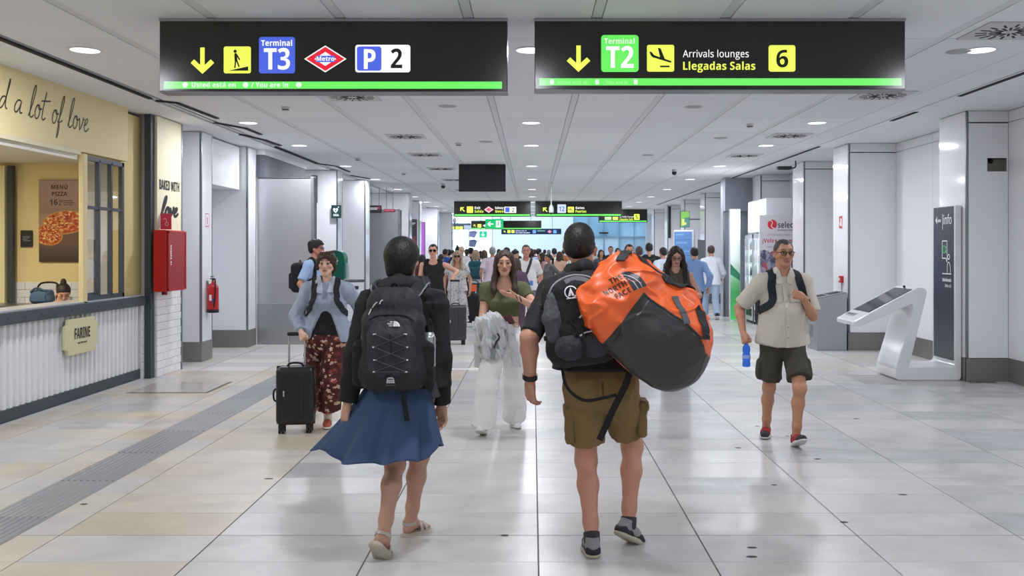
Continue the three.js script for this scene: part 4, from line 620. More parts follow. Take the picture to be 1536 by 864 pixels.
// things further along the right wall
{
  const fl = thing('flag_screen', 'yellow green lit flag screen standing out from the right wall', 'screen', [atX(1029, 30), atY(341, 30), -30]);
  obj('case', rbox(0.3, 0.52, 0.09, 0.01, -0.03, 0.26, -0.05, 1), DARK, fl); const ft = canvasTex(128, 256, (g) => { g.fillStyle = '#8fd06a'; g.fillRect(0, 0, 128, 256); g.fillStyle = '#5f9a8c'; g.beginPath(); g.moveTo(30, 110); g.lineTo(128, 90); g.lineTo(128, 256); g.lineTo(20, 256); g.fill(); g.fillStyle = '#eef08a'; g.fillRect(14, 120, 40, 110); g.fillRect(54, 180, 30, 40); });
  const fp = plate('display', 0.27, 0.5, ft, fl, 0.3, { emissive: 0xffffff, emissiveMap: ft, emissiveIntensity: 0.7 }); fp.position.set(-0.03, 0.26, -0.003); obj('wall_arm', rbox(0.9, 0.04, 0.04, 0.006, 0.55, 0.26, -0.05, 1), STEEL, fl);
  const vb = thing('vertical_sign', 'tall narrow green lit sign hanging edge on by the right wall', 'sign', [atX(1003, 36), atY(357, 36), -36]);
  obj('case', rbox(0.1, 1.22, 0.5, 0.01, 0.03, 0.61, -0.2, 1), DARK, vb); const vt = canvasTex(64, 512, (g) => { g.fillStyle = '#57b63f'; g.fillRect(0, 0, 64, 512); g.fillStyle = '#e9f06a'; g.fillRect(10, 90, 44, 90); g.fillStyle = '#8dfc6a'; g.fillRect(0, 210, 64, 30); }); const vp = plate('display', 0.48, 1.2, vt, vb, 0.3, { emissive: 0xffffff, emissiveMap: vt, emissiveIntensity: 0.7 }); vp.position.set(-0.0215, 0.61, -0.2); faceX(vp, -1); obj('ceiling_rod', cyl(0.012, 0.012, CEIL - atY(357, 36) - 1.2, 0.03, 1.2 + (CEIL - atY(357, 36) - 1.2) / 2, -0.2, 8), STEEL, vb);
  const bt = thing('blue_totem', 'blue leaning information totem by the right wall', 'totem', [atX(1026, 27.5), 0, -27.5], -0.35);
  const bl = canvasTex(256, 512, (g) => { g.fillStyle = '#5d86b8'; g.fillRect(0, 0, 256, 512); g.strokeStyle = '#4a72a5'; g.lineWidth = 5; for (let i = 1; i < 7; i++) { g.beginPath(); g.moveTo(0, i * 74); g.lineTo(256, i * 70); g.stroke(); } g.fillStyle = '#7ba3cf'; for (let i = 0; i < 6; i++) g.fillRect(20, 20 + i * 74, 120 + (i * 37) % 90, 10); });
  obj('casing', rbox(0.62, 2.2, 0.16, 0.03, 0, 1.1, -0.05, 2), mat(0xd3d9e2, 0.3), bt); const bp = plate('display', 0.52, 1.7, bl, bt, 0.25, { emissive: 0xffffff, emissiveMap: bl, emissiveIntensity: 0.35 }); bp.position.set(-0.02, 1.3, 0.032);
  const gt = thing('glass_barrier', 'row of slim steel barrier posts by the right wall', 'barrier', [atX(1048, 26), 0, -26]);
  for (let i = 0; i < 4; i++) obj('post', cyl(0.03, 0.03, 1.9, i * 0.13, 0.95, -0.4 * i, 12), STEEL, gt);
  // ads on the left
  const ad = (px0, px1, py0, py1, d, label, draw, name = 'advert_panel', c = 0x2a2b30) => { const w = (px1 - px0) * d / FOCAL, h = (py1 - py0) * d / FOCAL, t = thing(name, label, 'panel', [atX((px0 + px1) / 2, d), atY(py1, d), -d]); obj('case', rbox(w, h, 0.1, 0.008, 0, h / 2, -0.05, 1), mat(c, 0.4), t); const tx = canvasTex(128, Math.round(128 * h / w), draw); const f = plate('print', w - 0.03, h - 0.03, tx, t, 0.3, { emissive: 0xffffff, emissiveMap: tx, emissiveIntensity: 0.5 }); f.position.set(0, h / 2, 0.0015); const gap = CEIL - atY(py0, d); if (atY(py1, d) > 2.3 && d > 26) for (const s of [-0.3, 0.3]) obj('hanger', cyl(0.008, 0.008, gap, s * w, h + gap / 2, -0.05, 6), STEEL, t); return t; };
  ad(615, 625, 329, 372, 32.9, 'dark narrow advertising panel past the second metal portal', (g, w, h) => { g.fillStyle = '#33353d'; g.fillRect(0, 0, w, h); g.fillStyle = '#d5d7dc'; g.fillRect(20, 60, 90, 12); g.fillRect(20, 84, 60, 8); g.fillStyle = '#6a3b3c'; g.fillRect(0, h * 0.6, w, h * 0.4); });
  ad(630, 637.5, 333, 437.4, 36, 'tall pink glowing advertising panel on the far left', (g, w, h) => { const gr = g.createLinearGradient(0, 0, w, 0); gr.addColorStop(0, '#c468c8'); gr.addColorStop(1, '#a05ac0'); g.fillStyle = gr; g.fillRect(0, 0, w, h); });
  ad(553, 572, 308, 318.5, 26.05, 'small dark notice with white lines above the second portal', (g, w, h) => { g.fillStyle = '#3c3c44'; g.fillRect(0, 0, w, h); g.fillStyle = '#e6e6ea'; g.fillRect(6, h * 0.3, 92, 8); g.fillRect(6, h * 0.52, 84, 8); g.fillStyle = '#b0364a'; g.fillRect(102, 6, 20, h * 0.5); }, 'notice_board');
  ad(576, 592, 313.5, 317.5, 26.1, 'thin red strip notice above the second portal', (g, w, h) => { g.fillStyle = '#d9587a'; g.fillRect(0, 0, w, h); }, 'notice_strip', 0xb94a60);
  ad(466.5, 475, 263, 304, 20.0, 'narrow dark strip with three white pictograms beside the metal portal', (g, w, h) => { g.fillStyle = '#3a3f48'; g.fillRect(0, 0, w, h); for (let i = 0; i < 3; i++) { const y = 20 + i * h / 3; g.strokeStyle = '#e3e5ea'; g.lineWidth = 8; g.strokeRect(16, y, 96, h / 3 - 40); g.fillStyle = '#e3e5ea'; g.beginPath(); g.arc(64, y + 60, 22, 0, 7); g.fill(); g.fillRect(44, y + 90, 40, 60); } }, 'pictogram_sign', 0x3a3f48);
  ad(497, 511, 307.5, 327, 20.0, 'dark square defibrillator sign with white heart', (g, w, h) => { g.fillStyle = '#1c3a3c'; g.fillRect(0, 0, w, h); g.fillStyle = '#eef3f2'; g.beginPath(); g.moveTo(58, 112); g.bezierCurveTo(-10, 60, 20, 20, 58, 48); g.bezierCurveTo(96, 20, 124, 60, 58, 112); g.fill(); g.fillRect(100, 12, 6, 22); g.fillRect(92, 20, 22, 6); txt(g, 'DEA', 64, 160, 46, '#eef3f2', true, 'center', 1); g.strokeStyle = '#1c3a3c'; g.lineWidth = 8; g.beginPath(); g.moveTo(64, 48); g.lineTo(48, 74); g.lineTo(66, 72); g.lineTo(54, 98); g.stroke(); }, 'defibrillator_sign', 0x1c3a3c);
  // green defibrillator post
  const ap = thing('defibrillator_post', 'green rounded defibrillator post with white heart symbol', 'defibrillator', [atX(508, 18.4), 0, -18.4], -0.2);
  const hgt = atY(376, 18.4), s = new THREE.Shape(); s.moveTo(-0.14, 0); s.lineTo(0.14, 0); s.lineTo(0.14, hgt - 0.16); s.quadraticCurveTo(0.13, hgt - 0.02, -0.02, hgt); s.lineTo(-0.14, hgt - 0.01); s.closePath();
  obj('body', new THREE.ExtrudeGeometry(s, { depth: 0.16, bevelEnabled: true, bevelSize: 0.01, bevelThickness: 0.01, bevelSegments: 2 }).translate(0, 0, -0.1), mat(0x0f7a5c, 0.4), ap);
  obj('side_grip', rbox(0.05, 1.2, 0.12, 0.02, 0.165, 0.75, -0.02), mat(0x9db0b0, 0.4), ap);
  const apt = canvasTex(128, 128, (g) => { g.clearRect(0, 0, 128, 128); g.fillStyle = WH; g.beginPath(); g.moveTo(64, 96); g.bezierCurveTo(0, 54, 26, 18, 64, 42); g.bezierCurveTo(102, 18, 128, 54, 64, 96); g.fill(); g.fillRect(36, 8, 56, 8); g.fillRect(36, 106, 56, 10); g.fillStyle = '#0f7a5c'; g.fillRect(58, 44, 10, 40); });
  const app = plate('print', 0.13, 0.15, apt, ap, 0.5, { transparent: true, alphaTest: 0.4 }); app.position.set(-0.02, atY(392, 18.4), 0.0715);
  // white bin behind
  const wb = thing('white_box', 'white and grey plastic bin behind the woman with the suitcase', 'bin', [atX(531, 16.5), 0, -16.5], 0.3);
  obj('body', rbox(0.32, 1.06, 0.36, 0.03, 0, 0.53, 0), mat(0xd7d9e0, 0.4), wb); obj('lid', rbox(0.33, 0.05, 0.37, 0.02, 0, 1.08, 0), mat(0x55585e, 0.4), wb); obj('opening', rbox(0.12, 0.06, 0.02, 0.01, 0, 0.96, 0.18, 1), DARK, wb); obj('foot', rbox(0.3, 0.02, 0.34, 0.006, 0, 0.01, 0, 1), DARK, wb);
  // hanging decorations by the far curtain wall
  for (const [px, y0, y1, c, w] of [[709.5, 346, 356.5, 0xa9a8d6, 'lilac hanging banner shape, the upper one by the curtain wall'], [709.5, 359, 371, 0x7f86a6, 'grey blue hanging banner shape, the lower one by the curtain wall']]) { const d = y0 > 350 ? 50.8 : 50, t = thing('hanging_banner', w, 'banner', [atX(px, d), atY(y1, d), -d]), h = (y1 - y0) * d / FOCAL; obj('cloth', prism([[-0.22, 0.05], [0.1, 0], [0.24, h * 0.8], [0.1, h], [-0.2, h * 0.9]], 0, 0.02), mat(c, 0.7), t); obj('cord', cyl(0.008, 0.008, 7 - atY(y0, d), 0, h + (7 - atY(y0, d)) / 2, 0.01, 6), STEEL, t); obj('hem', rbox(0.3, 0.03, 0.03, 0.006, 0, h - 0.08, 0.005, 1), mat(0x6d7088, 0.6), t); }
}
// ---------------------------------------------------------------- implicit shapes: blended round cones and ellipsoids, meshed with surface nets
class Field {
  constructor(k = 0.03) { this.P = []; this.S = []; this.k = k; this.mods = []; this.pad = 0; }
  cap(a, b, ra, rb = ra, o = {}) {
    const p = { t: 0, ax: a[0], ay: a[1], az: a[2], bx: b[0] - a[0], by: b[1] - a[1], bz: b[2] - a[2], ra, dr: rb - ra, k: o.k ?? this.k, f: 0 };
    p.bb = 1 / Math.max(1e-9, p.bx * p.bx + p.by * p.by + p.bz * p.bz);
    if (o.flat) { const [n, s] = o.flat; p.f = 1 / s - 1; p.nx = n[0]; p.ny = n[1]; p.nz = n[2]; p.fs = Math.sqrt(s); }
    if (o.cut) { p.cut = 1; p.cx = o.cut[0][0]; p.cy = o.cut[0][1]; p.cz = o.cut[0][2]; const l = Math.hypot(...o.cut[1]); p.dx = o.cut[1][0] / l; p.dy = o.cut[1][1] / l; p.dz = o.cut[1][2] / l; }
    p.lo = [0, 1, 2].map((i) => Math.min(a[i] - ra, b[i] - rb)); p.hi = [0, 1, 2].map((i) => Math.max(a[i] + ra, b[i] + rb));
    (o.sub ? this.S : this.P).push(p); return this;
  }
  ell(c, r, o = {}) {
    const p = { t: 1, ax: c[0], ay: c[1], az: c[2], ix: 1 / r[0], iy: 1 / r[1], iz: 1 / r[2], k: o.k ?? this.k };
    p.lo = [0, 1, 2].map((i) => c[i] - r[i]); p.hi = [0, 1, 2].map((i) => c[i] + r[i]);
    (o.sub ? this.S : this.P).push(p); return this;
  }
  rb(c, hs, r, o = {}) {
    const p = { t: 2, ax: c[0], ay: c[1], az: c[2], hx: hs[0] - r, hy: hs[1] - r, hz: hs[2] - r, r, k: o.k ?? this.k };
    p.lo = [0, 1, 2].map((i) => c[i] - hs[i]); p.hi = [0, 1, 2].map((i) => c[i] + hs[i]); (o.sub ? this.S : this.P).push(p); return this;
  }
  chain(pts, rs, o = {}) { for (let i = 0; i + 1 < pts.length; i++) this.cap(pts[i], pts[i + 1], rs[i], rs[i + 1], o); return this; }
  mod(f, pad = 0) { this.mods.push(f); this.pad += pad; return this; }
}
function primD(p, x, y, z) {
  let dx = x - p.ax, dy = y - p.ay, dz = z - p.az;
  if (p.t === 2) { const a = Math.abs(dx) - p.hx, b = Math.abs(dy) - p.hy, c = Math.abs(dz) - p.hz, A = a > 0 ? a : 0, B = b > 0 ? b : 0, C = c > 0 ? c : 0; return Math.sqrt(A * A + B * B + C * C) + Math.min(Math.max(a, b, c), 0) - p.r; }
  if (p.t) { const a = dx * p.ix, b = dy * p.iy, c = dz * p.iz, k0 = Math.sqrt(a * a + b * b + c * c), e = a * p.ix, f = b * p.iy, g = c * p.iz, k1 = Math.sqrt(e * e + f * f + g * g); return k1 < 1e-9 ? -0.01 : k0 * (k0 - 1) / k1; }
  if (p.f) { const q = (dx * p.nx + dy * p.ny + dz * p.nz) * p.f; dx += p.nx * q; dy += p.ny * q; dz += p.nz * q; }
  let t = (dx * p.bx + dy * p.by + dz * p.bz) * p.bb; t = t < 0 ? 0 : t > 1 ? 1 : t;
  dx -= p.bx * t; dy -= p.by * t; dz -= p.bz * t;
  let d = Math.sqrt(dx * dx + dy * dy + dz * dz) - p.ra - p.dr * t;
  if (p.f) d *= p.fs;
  if (p.cut) { const c = (x - p.cx) * p.dx + (y - p.cy) * p.dy + (z - p.cz) * p.dz; if (c > d) d = c; }
  return d;
}
function evalF(F, list, x, y, z) {
  let d = 1e9;
  for (let i = 0; i < list.length; i++) { const p = list[i], q = primD(p, x, y, z), k = p.k, h = k - Math.abs(d - q); d = d < q ? d : q; if (h > 0) d -= h * h / (4 * k); }
  for (const p of F.S) { const q = -primD(p, x, y, z), k = p.k, h = k - Math.abs(d - q); d = d > q ? d : q; if (h > 0) d += h * h / (4 * k); }
  for (const m of F.mods) d = m(d, x, y, z);
  return d;
}
function fieldAt(F, x, y, z) { return evalF(F, F.P, x, y, z); }
function meshField(F, h, colorFn, uvFn) {
  const lo = [1e9, 1e9, 1e9], hi = [-1e9, -1e9, -1e9];
  for (const p of F.P) for (let i = 0; i < 3; i++) { lo[i] = Math.min(lo[i], p.lo[i]); hi[i] = Math.max(hi[i], p.hi[i]); }
  const m = h * 2 + F.k * 0.3 + F.pad; for (let i = 0; i < 3; i++) { lo[i] -= m; hi[i] += m; }
  const B = 6, nb = [0, 1, 2].map((i) => Math.ceil((hi[i] - lo[i]) / (h * B))), n = nb.map((b) => b * B), sx = 1, sy = n[0] + 1, sz = (n[0] + 1) * (n[1] + 1);
  const vals = new Float32Array(sz * (n[2] + 1)).fill(NaN), vid = new Int32Array(sz * (n[2] + 1)).fill(-1);
  const Rb = B * h * 0.87, pos = [], nor = [], uv = [], col = [], idx = [], cells = [], lists = [];
  for (let bz = 0; bz < nb[2]; bz++) for (let by = 0; by < nb[1]; by++) for (let bx = 0; bx < nb[0]; bx++) {
    const cx = lo[0] + (bx + 0.5) * B * h, cy = lo[1] + (by + 0.5) * B * h, cz = lo[2] + (bz + 0.5) * B * h;
    let dm = 1e9; const ds = F.P.map((p) => { const d = primD(p, cx, cy, cz); if (d < dm) dm = d; return d; });
    if (dm > Rb * 2 + F.pad + 0.03) continue;
    const list = F.P.filter((p, i) => ds[i] < Math.max(dm, 0) + Rb * 2.6 + p.k + 0.01);
    const dc = evalF(F, list, cx, cy, cz);
    if (Math.abs(dc) > Rb * 2.2 + F.pad) continue;
    lists.push(list); const li = lists.length - 1;
    for (let k = 0; k <= B; k++) for (let j = 0; j <= B; j++) for (let i = 0; i <= B; i++) { const a = (bx * B + i) + (by * B + j) * sy + (bz * B + k) * sz; if (vals[a] !== vals[a]) vals[a] = evalF(F, list, lo[0] + (bx * B + i) * h, lo[1] + (by * B + j) * h, lo[2] + (bz * B + k) * h); }
    cells.push([bx * B, by * B, bz * B, li]);
  }
  const off = [0, 1, sy, sy + 1, sz, sz + 1, sz + sy, sz + sy + 1], E = [[0, 1], [2, 3], [4, 5], [6, 7], [0, 2], [1, 3], [4, 6], [5, 7], [0, 4], [1, 5], [2, 6], [3, 7]];
  const v = new Float64Array(8), act = [];
  for (const [x0, y0, z0, li] of cells) for (let k = 0; k < B; k++) for (let j = 0; j < B; j++) for (let i = 0; i < B; i++) {
    const X = x0 + i, Y = y0 + j, Z = z0 + k, a = X + Y * sy + Z * sz; let neg = 0, bad = false;
    for (let q = 0; q < 8; q++) { v[q] = vals[a + off[q]]; if (v[q] !== v[q]) bad = true; if (v[q] < 0) neg++; }
    if (bad || neg === 0 || neg === 8) continue;
    let px = 0, py = 0, pz = 0, c = 0;
    for (const [e0, e1] of E) if ((v[e0] < 0) !== (v[e1] < 0)) { const t = v[e0] / (v[e0] - v[e1]); px += (e0 & 1) + t * ((e1 & 1) - (e0 & 1)); py += ((e0 >> 1) & 1) + t * (((e1 >> 1) & 1) - ((e0 >> 1) & 1)); pz += (e0 >> 2) + t * ((e1 >> 2) - (e0 >> 2)); c++; }
    const wx = lo[0] + (X + px / c) * h, wy = lo[1] + (Y + py / c) * h, wz = lo[2] + (Z + pz / c) * h, L = lists[li], e = h * 0.6;
    const a1 = evalF(F, L, wx + e, wy - e, wz - e), a2 = evalF(F, L, wx - e, wy - e, wz + e), a3 = evalF(F, L, wx - e, wy + e, wz - e), a4 = evalF(F, L, wx + e, wy + e, wz + e);
    let gx = a1 - a2 - a3 + a4, gy = -a1 - a2 + a3 + a4, gz = -a1 + a2 - a3 + a4; const gl = Math.hypot(gx, gy, gz) || 1;
    vid[a] = pos.length / 3; pos.push(wx, wy, wz); nor.push(gx / gl, gy / gl, gz / gl); if (uvFn) uv.push(...uvFn(wx, wy, wz)); else uv.push(wx + wz * 0.6, wy);
    if (colorFn) col.push(...colorFn(wx, wy, wz)); act.push(X, Y, Z);
  }
  for (let q = 0; q < act.length; q += 3) {
    const X = act[q], Y = act[q + 1], Z = act[q + 2], a = X + Y * sy + Z * sz, s0 = vals[a] < 0;
    const quad = (b, c, d, flip) => { const A = vid[a], Bq = vid[b], C = vid[c], D = vid[d]; if (Bq < 0 || C < 0 || D < 0) return; if (flip) idx.push(A, Bq, C, A, C, D); else idx.push(A, C, Bq, A, D, C); };
    if (Y > 0 && Z > 0 && s0 !== (vals[a + 1] < 0)) quad(a - sy, a - sy - sz, a - sz, s0);
    if (X > 0 && Z > 0 && s0 !== (vals[a + sy] < 0)) quad(a - sz, a - sz - 1, a - 1, s0);
    if (X > 0 && Y > 0 && s0 !== (vals[a + sz] < 0)) quad(a - 1, a - 1 - sy, a - sy, s0);
  }
  const g = new THREE.BufferGeometry();
  g.setAttribute('position', new THREE.Float32BufferAttribute(pos, 3)); g.setAttribute('normal', new THREE.Float32BufferAttribute(nor, 3)); g.setAttribute('uv', new THREE.Float32BufferAttribute(uv, 2));
  if (colorFn) g.setAttribute('color', new THREE.Float32BufferAttribute(col, 3));
  g.setIndex(idx); return g;
}
// print laid on a field: a grid marched along dir until it meets the surface
function decalGrid(F, c, u, w, dir, su, sw, nu, nv, lift = 0.002) {
  const pos = [], uv = [], nor = [], idx = [], ok = [];
  for (let j = 0; j <= nv; j++) for (let i = 0; i <= nu; i++) {
    const a = (i / nu - 0.5) * su, b = (j / nv - 0.5) * sw; let x = c[0] + u[0] * a + w[0] * b, y = c[1] + u[1] * a + w[1] * b, z = c[2] + u[2] * a + w[2] * b, d = 1, s = 0;
    for (; s < 60; s++) { d = fieldAt(F, x, y, z); if (d < 0.0004) break; const st = Math.max(0.0006, d * 0.6); x += dir[0] * st; y += dir[1] * st; z += dir[2] * st; }
    ok.push(s < 60); pos.push(x - dir[0] * lift, y - dir[1] * lift, z - dir[2] * lift); uv.push(i / nu, j / nv); nor.push(-dir[0], -dir[1], -dir[2]);
  }
  for (let j = 0; j < nv; j++) for (let i = 0; i < nu; i++) { const a = j * (nu + 1) + i; if (ok[a] && ok[a + 1] && ok[a + nu + 1] && ok[a + nu + 2]) idx.push(a, a + 1, a + nu + 2, a, a + nu + 2, a + nu + 1); }
  const g = new THREE.BufferGeometry(); g.setAttribute('position', new THREE.Float32BufferAttribute(pos, 3)); g.setAttribute('normal', new THREE.Float32BufferAttribute(nor, 3)); g.setAttribute('uv', new THREE.Float32BufferAttribute(uv, 2)); g.setIndex(idx); g.computeVertexNormals(); return g;
}
function joinIndexed(list) {  // keeps colours; all pieces indexed
  let nv = 0; const A = { position: [], normal: [], uv: [], color: [] }, idx = [];
  for (const g of list) { for (const k of ['position', 'normal', 'uv', 'color']) { const a = g.attributes[k]; if (!a) { for (let i = 0; i < g.attributes.position.count * (k === 'uv' ? 2 : 3); i++) A[k].push(k === 'uv' ? 0 : 1); continue; } const src = a.array; for (let i = 0; i < src.length; i++) A[k].push(src[i]); } const ix = g.index.array; for (let i = 0; i < ix.length; i++) idx.push(ix[i] + nv); nv += g.attributes.position.count; }
  const g = new THREE.BufferGeometry(); for (const k of ['position', 'normal', 'color']) g.setAttribute(k, new THREE.Float32BufferAttribute(A[k], 3)); g.setAttribute('uv', new THREE.Float32BufferAttribute(A.uv, 2)); g.setIndex(idx); return g;
}
function flipX(g) { const o = g.clone(); const p = o.attributes.position, n = o.attributes.normal, ix = o.index.array; for (let i = 0; i < p.count; i++) { p.setX(i, -p.getX(i)); n.setX(i, -n.getX(i)); } for (let i = 0; i < ix.length; i += 3) { const t = ix[i]; ix[i] = ix[i + 1]; ix[i + 1] = t; } return o; }
const wrinkle = (amp, f = 9, sy = 0.55, seed = 0) => (d, x, y, z) => Math.abs(d) > 0.05 ? d : d + amp * (noise3(x * f + seed, y * f * sy + x * f * 0.35, z * f) + 0.5 * noise3(x * f * 2.3, y * f * 2.3 * sy - x * f, z * f * 2.3 + seed));

function gradF(F, x, y, z, e = 0.003) { return unit([fieldAt(F, x + e, y, z) - fieldAt(F, x - e, y, z), fieldAt(F, x, y + e, z) - fieldAt(F, x, y - e, z), fieldAt(F, x, y, z + e) - fieldAt(F, x, y, z - e)]); }
// a flat band laid over a field along a curve (straps, belts, plackets)
function ribbon(F, pts, w, th = 0.008, n = 40, lift = 0.004) {
  const c = new THREE.CatmullRomCurve3(pts.map((p) => V(...p)), false, 'centripetal'), P = [], N = [];
  for (let i = 0; i <= n; i++) { let p = c.getPoint(i / n).toArray(), g = gradF(F, ...p); for (let k = 0; k < 4; k++) { const d = fieldAt(F, ...p); p = add(p, g, -(d - lift) * 0.8); g = gradF(F, ...p); } P.push(p); N.push(g); }
  for (let q = 0; q < 2; q++) for (let i = 1; i < n; i++) N[i] = unit(add(add(N[i - 1], N[i + 1]), N[i], 2));
  return band(P, N, w, th);
}
function band(P, N, w, th) {
  const n = P.length - 1, pos = [], uv = [], idx = []; let L = 0;
  for (let i = 0; i <= n; i++) { const T = unit(sub(P[Math.min(n, i + 1)], P[Math.max(0, i - 1)])), S = unit(cross(T, N[i])), W = typeof w === 'function' ? w(i / n) : w; if (i) L += len3(sub(P[i], P[i - 1])); for (const [a, b] of [[-1, -1], [-1, 1], [1, 1], [1, -1]]) { pos.push(...add(add(P[i], S, a * W / 2), N[i], b * th / 2)); uv.push(a * 0.5 + 0.5, L * 10); } }
  for (let i = 0; i < n; i++) for (let k = 0; k < 4; k++) { const a = i * 4 + k, b = i * 4 + (k + 1) % 4; idx.push(a, b, b + 4, a, b + 4, a + 4); }
  idx.push(0, 2, 1, 0, 3, 2); const e = n * 4; idx.push(e, e + 1, e + 2, e, e + 2, e + 3);
  let g = new THREE.BufferGeometry(); g.setAttribute('position', new THREE.Float32BufferAttribute(pos, 3)); g.setAttribute('uv', new THREE.Float32BufferAttribute(uv, 2)); g.setIndex(idx); g = g.toNonIndexed(); g.computeVertexNormals(); return g;
}
// ---------------------------------------------------------------- heads, hair, hands and shoes in their own axes
const cache = new Map();
function cached(key, make) { if (!cache.has(key)) cache.set(key, make()); return cache.get(key); }
const lin = (hex) => { const c = new THREE.Color(hex); return [c.r, c.g, c.b]; };
const mixc = (a, b, t) => [0, 1, 2].map((i) => a[i] + (b[i] - a[i]) * t);
// head: crown y = .115, chin y = -.115, face towards +z
function headField(sex, coarse) {
  const F = new Field(0.02), m = sex === 'm' ? 1 : 0;
  F.ell([0, 0.03, -0.012], [0.074 + m * 0.002, 0.085, 0.097]);
  F.cap([0, 0.0, 0.03], [0, -0.07, 0.045], 0.056, 0.036, { k: 0.03 });
  for (const s of [-1, 1]) {
    F.cap([s * 0.05, -0.035, 0.005], [s * 0.018, -0.094, 0.058], 0.02 + m * 0.004, 0.015, { k: 0.028 });
    F.ell([s * 0.043, -0.016, 0.058], [0.022, 0.017, 0.022], { k: 0.02 });
  }
  F.ell([0, -0.098, 0.064], [0.02 + m * 0.003, 0.015, 0.016], { k: 0.018 });
  F.cap([-0.034, 0.03, 0.074], [0.034, 0.03, 0.074], 0.013 + m * 0.002, undefined, { k: 0.02 });
  if (coarse) { F.cap([0, 0.012, 0.085], [0, -0.03, 0.108], 0.01, 0.014, { k: 0.01 }); for (const s of [-1, 1]) { F.ell([s * 0.076, -0.008, -0.008], [0.012, 0.03, 0.02], { k: 0.008 }); F.ell([s * 0.031, 0.006, 0.1], [0.017, 0.011, 0.016], { sub: 1, k: 0.014 }); } F.cap([-0.018, -0.06, 0.088], [0.018, -0.06, 0.088], 0.01, undefined, { k: 0.01 }); return F; }
  F.cap([0, 0.014, 0.086], [0, -0.028, 0.104], 0.0085, 0.012 + m * 0.001, { k: 0.012 });
  for (const s of [-1, 1]) {
    F.ell([s * 0.0115, -0.033, 0.096], [0.0085, 0.007, 0.01], { k: 0.007 });
    F.ell([s * 0.031, 0.005, 0.103], [0.017, 0.0095, 0.017], { sub: 1, k: 0.014 });
    F.ell([s * 0.077, -0.006, -0.01], [0.011, 0.031, 0.02], { k: 0.006 });
    F.ell([s * 0.087, -0.004, -0.003], [0.006, 0.019, 0.011], { sub: 1, k: 0.006 });
  }
  F.cap([-0.02, -0.057, 0.083], [0, -0.0545, 0.0955], 0.0045, 0.0065, { k: 0.006 }); F.cap([0.02, -0.057, 0.083], [0, -0.0545, 0.0955], 0.0045, 0.0065, { k: 0.006 });
  F.cap([-0.016, -0.066, 0.084], [0.016, -0.066, 0.084], 0.0062, undefined, { k: 0.01 }); F.cap([-0.006, -0.067, 0.0915], [0.006, -0.067, 0.0915], 0.006, undefined, { k: 0.008 });
  F.cap([-0.017, -0.0605, 0.1], [0.017, -0.0605, 0.1], 0.0028, undefined, { sub: 1, k: 0.003 });
  return F;
}
function eyeField() { const F = new Field(0.0001); for (const s of [-1, 1]) F.ell([s * 0.031, 0.005, 0.0745], [0.0125, 0.0125, 0.0125]); return F; }
function headGeo(sex, h) { return cached('head' + sex + h, () => { const F = headField(sex, h > 0.007); const g = meshField(F, h); if (h > 0.007) return { g, e: null }; return { g, e: meshField(eyeField(), 0.0028) }; }); }
// a coloured copy of the head: skin, lips, brows, shaven or bearded chin, eyes
function paintedHead(sex, h, look) {
  const { g, e } = headGeo(sex, h), skin = lin(look.skin), lip = look.lip ? lin(look.lip) : mixc(skin, [0.36, 0.09, 0.08], 0.4), hair = lin(look.hair), out = [], paint = (geo, fn) => { const c = geo.clone(), p = c.attributes.position, a = new Float32Array(p.count * 3); for (let i = 0; i < p.count; i++) a.set(fn(p.getX(i), p.getY(i), p.getZ(i)), i * 3); c.setAttribute('color', new THREE.BufferAttribute(a, 3)); return c; };
  out.push(paint(g, (x, y, z) => {
    const ax = Math.abs(x);
    if (z > 0.06 && Math.abs(y + 0.061) < 0.0105 - ax * 0.2 && ax < 0.026) return lip;
    const by = 0.029 + 0.006 * Math.sin((ax - 0.012) / 0.036 * 2.2); if (z > 0.04 && ax > 0.011 && ax < 0.05 && Math.abs(y - by) < (look.brow ?? 0.0042)) return mixc(skin, hair, 0.85);
    if (z > 0.05 && Math.abs(y - 0.005) < 0.011 && Math.abs(ax - 0.031) < 0.018) return e ? mixc(skin, [0.1, 0.05, 0.04], 0.42) : mixc(skin, [0.05, 0.03, 0.03], 0.8);
    if (look.beard && z > -0.01 && y < -0.03 && !(z > 0.085 && y > -0.05)) return mixc(skin, hair, look.beard);
    if (look.scalp && (y - 0.086) * 0.74 - (z - 0.09) * 0.67 > 0.004 && !(Math.abs(Math.abs(x) - 0.05) < 0.03 && z > 0.05)) return mixc(skin, hair, look.scalp);
    if (z > 0.05 && ax > 0.025 && y < 0 && y > -0.04) return mixc(skin, [0.62, 0.2, 0.16], 0.12);
    return skin;
  }));
  if (e) out.push(paint(e, (x, y, z) => { const q = Math.hypot(Math.abs(x) - 0.031, y - 0.004); return z > 0.074 && q < 0.0078 ? (q < 0.004 ? [0.005, 0.004, 0.004] : look.iris ? lin(look.iris) : [0.03, 0.016, 0.01]) : y > 0.009 ? [0.04, 0.025, 0.02] : [0.4, 0.36, 0.34]; }));
  return out.length > 1 ? joinIndexed(out) : out[0];
}
const hairPlane = (z0, y0, z1, y1) => { const uz = z0 - z1, uy = y0 - y1, l = Math.hypot(uz, uy), nz = uy / l, ny = -uz / l; return (y, z) => (z - z0) * nz + (y - y0) * ny; };
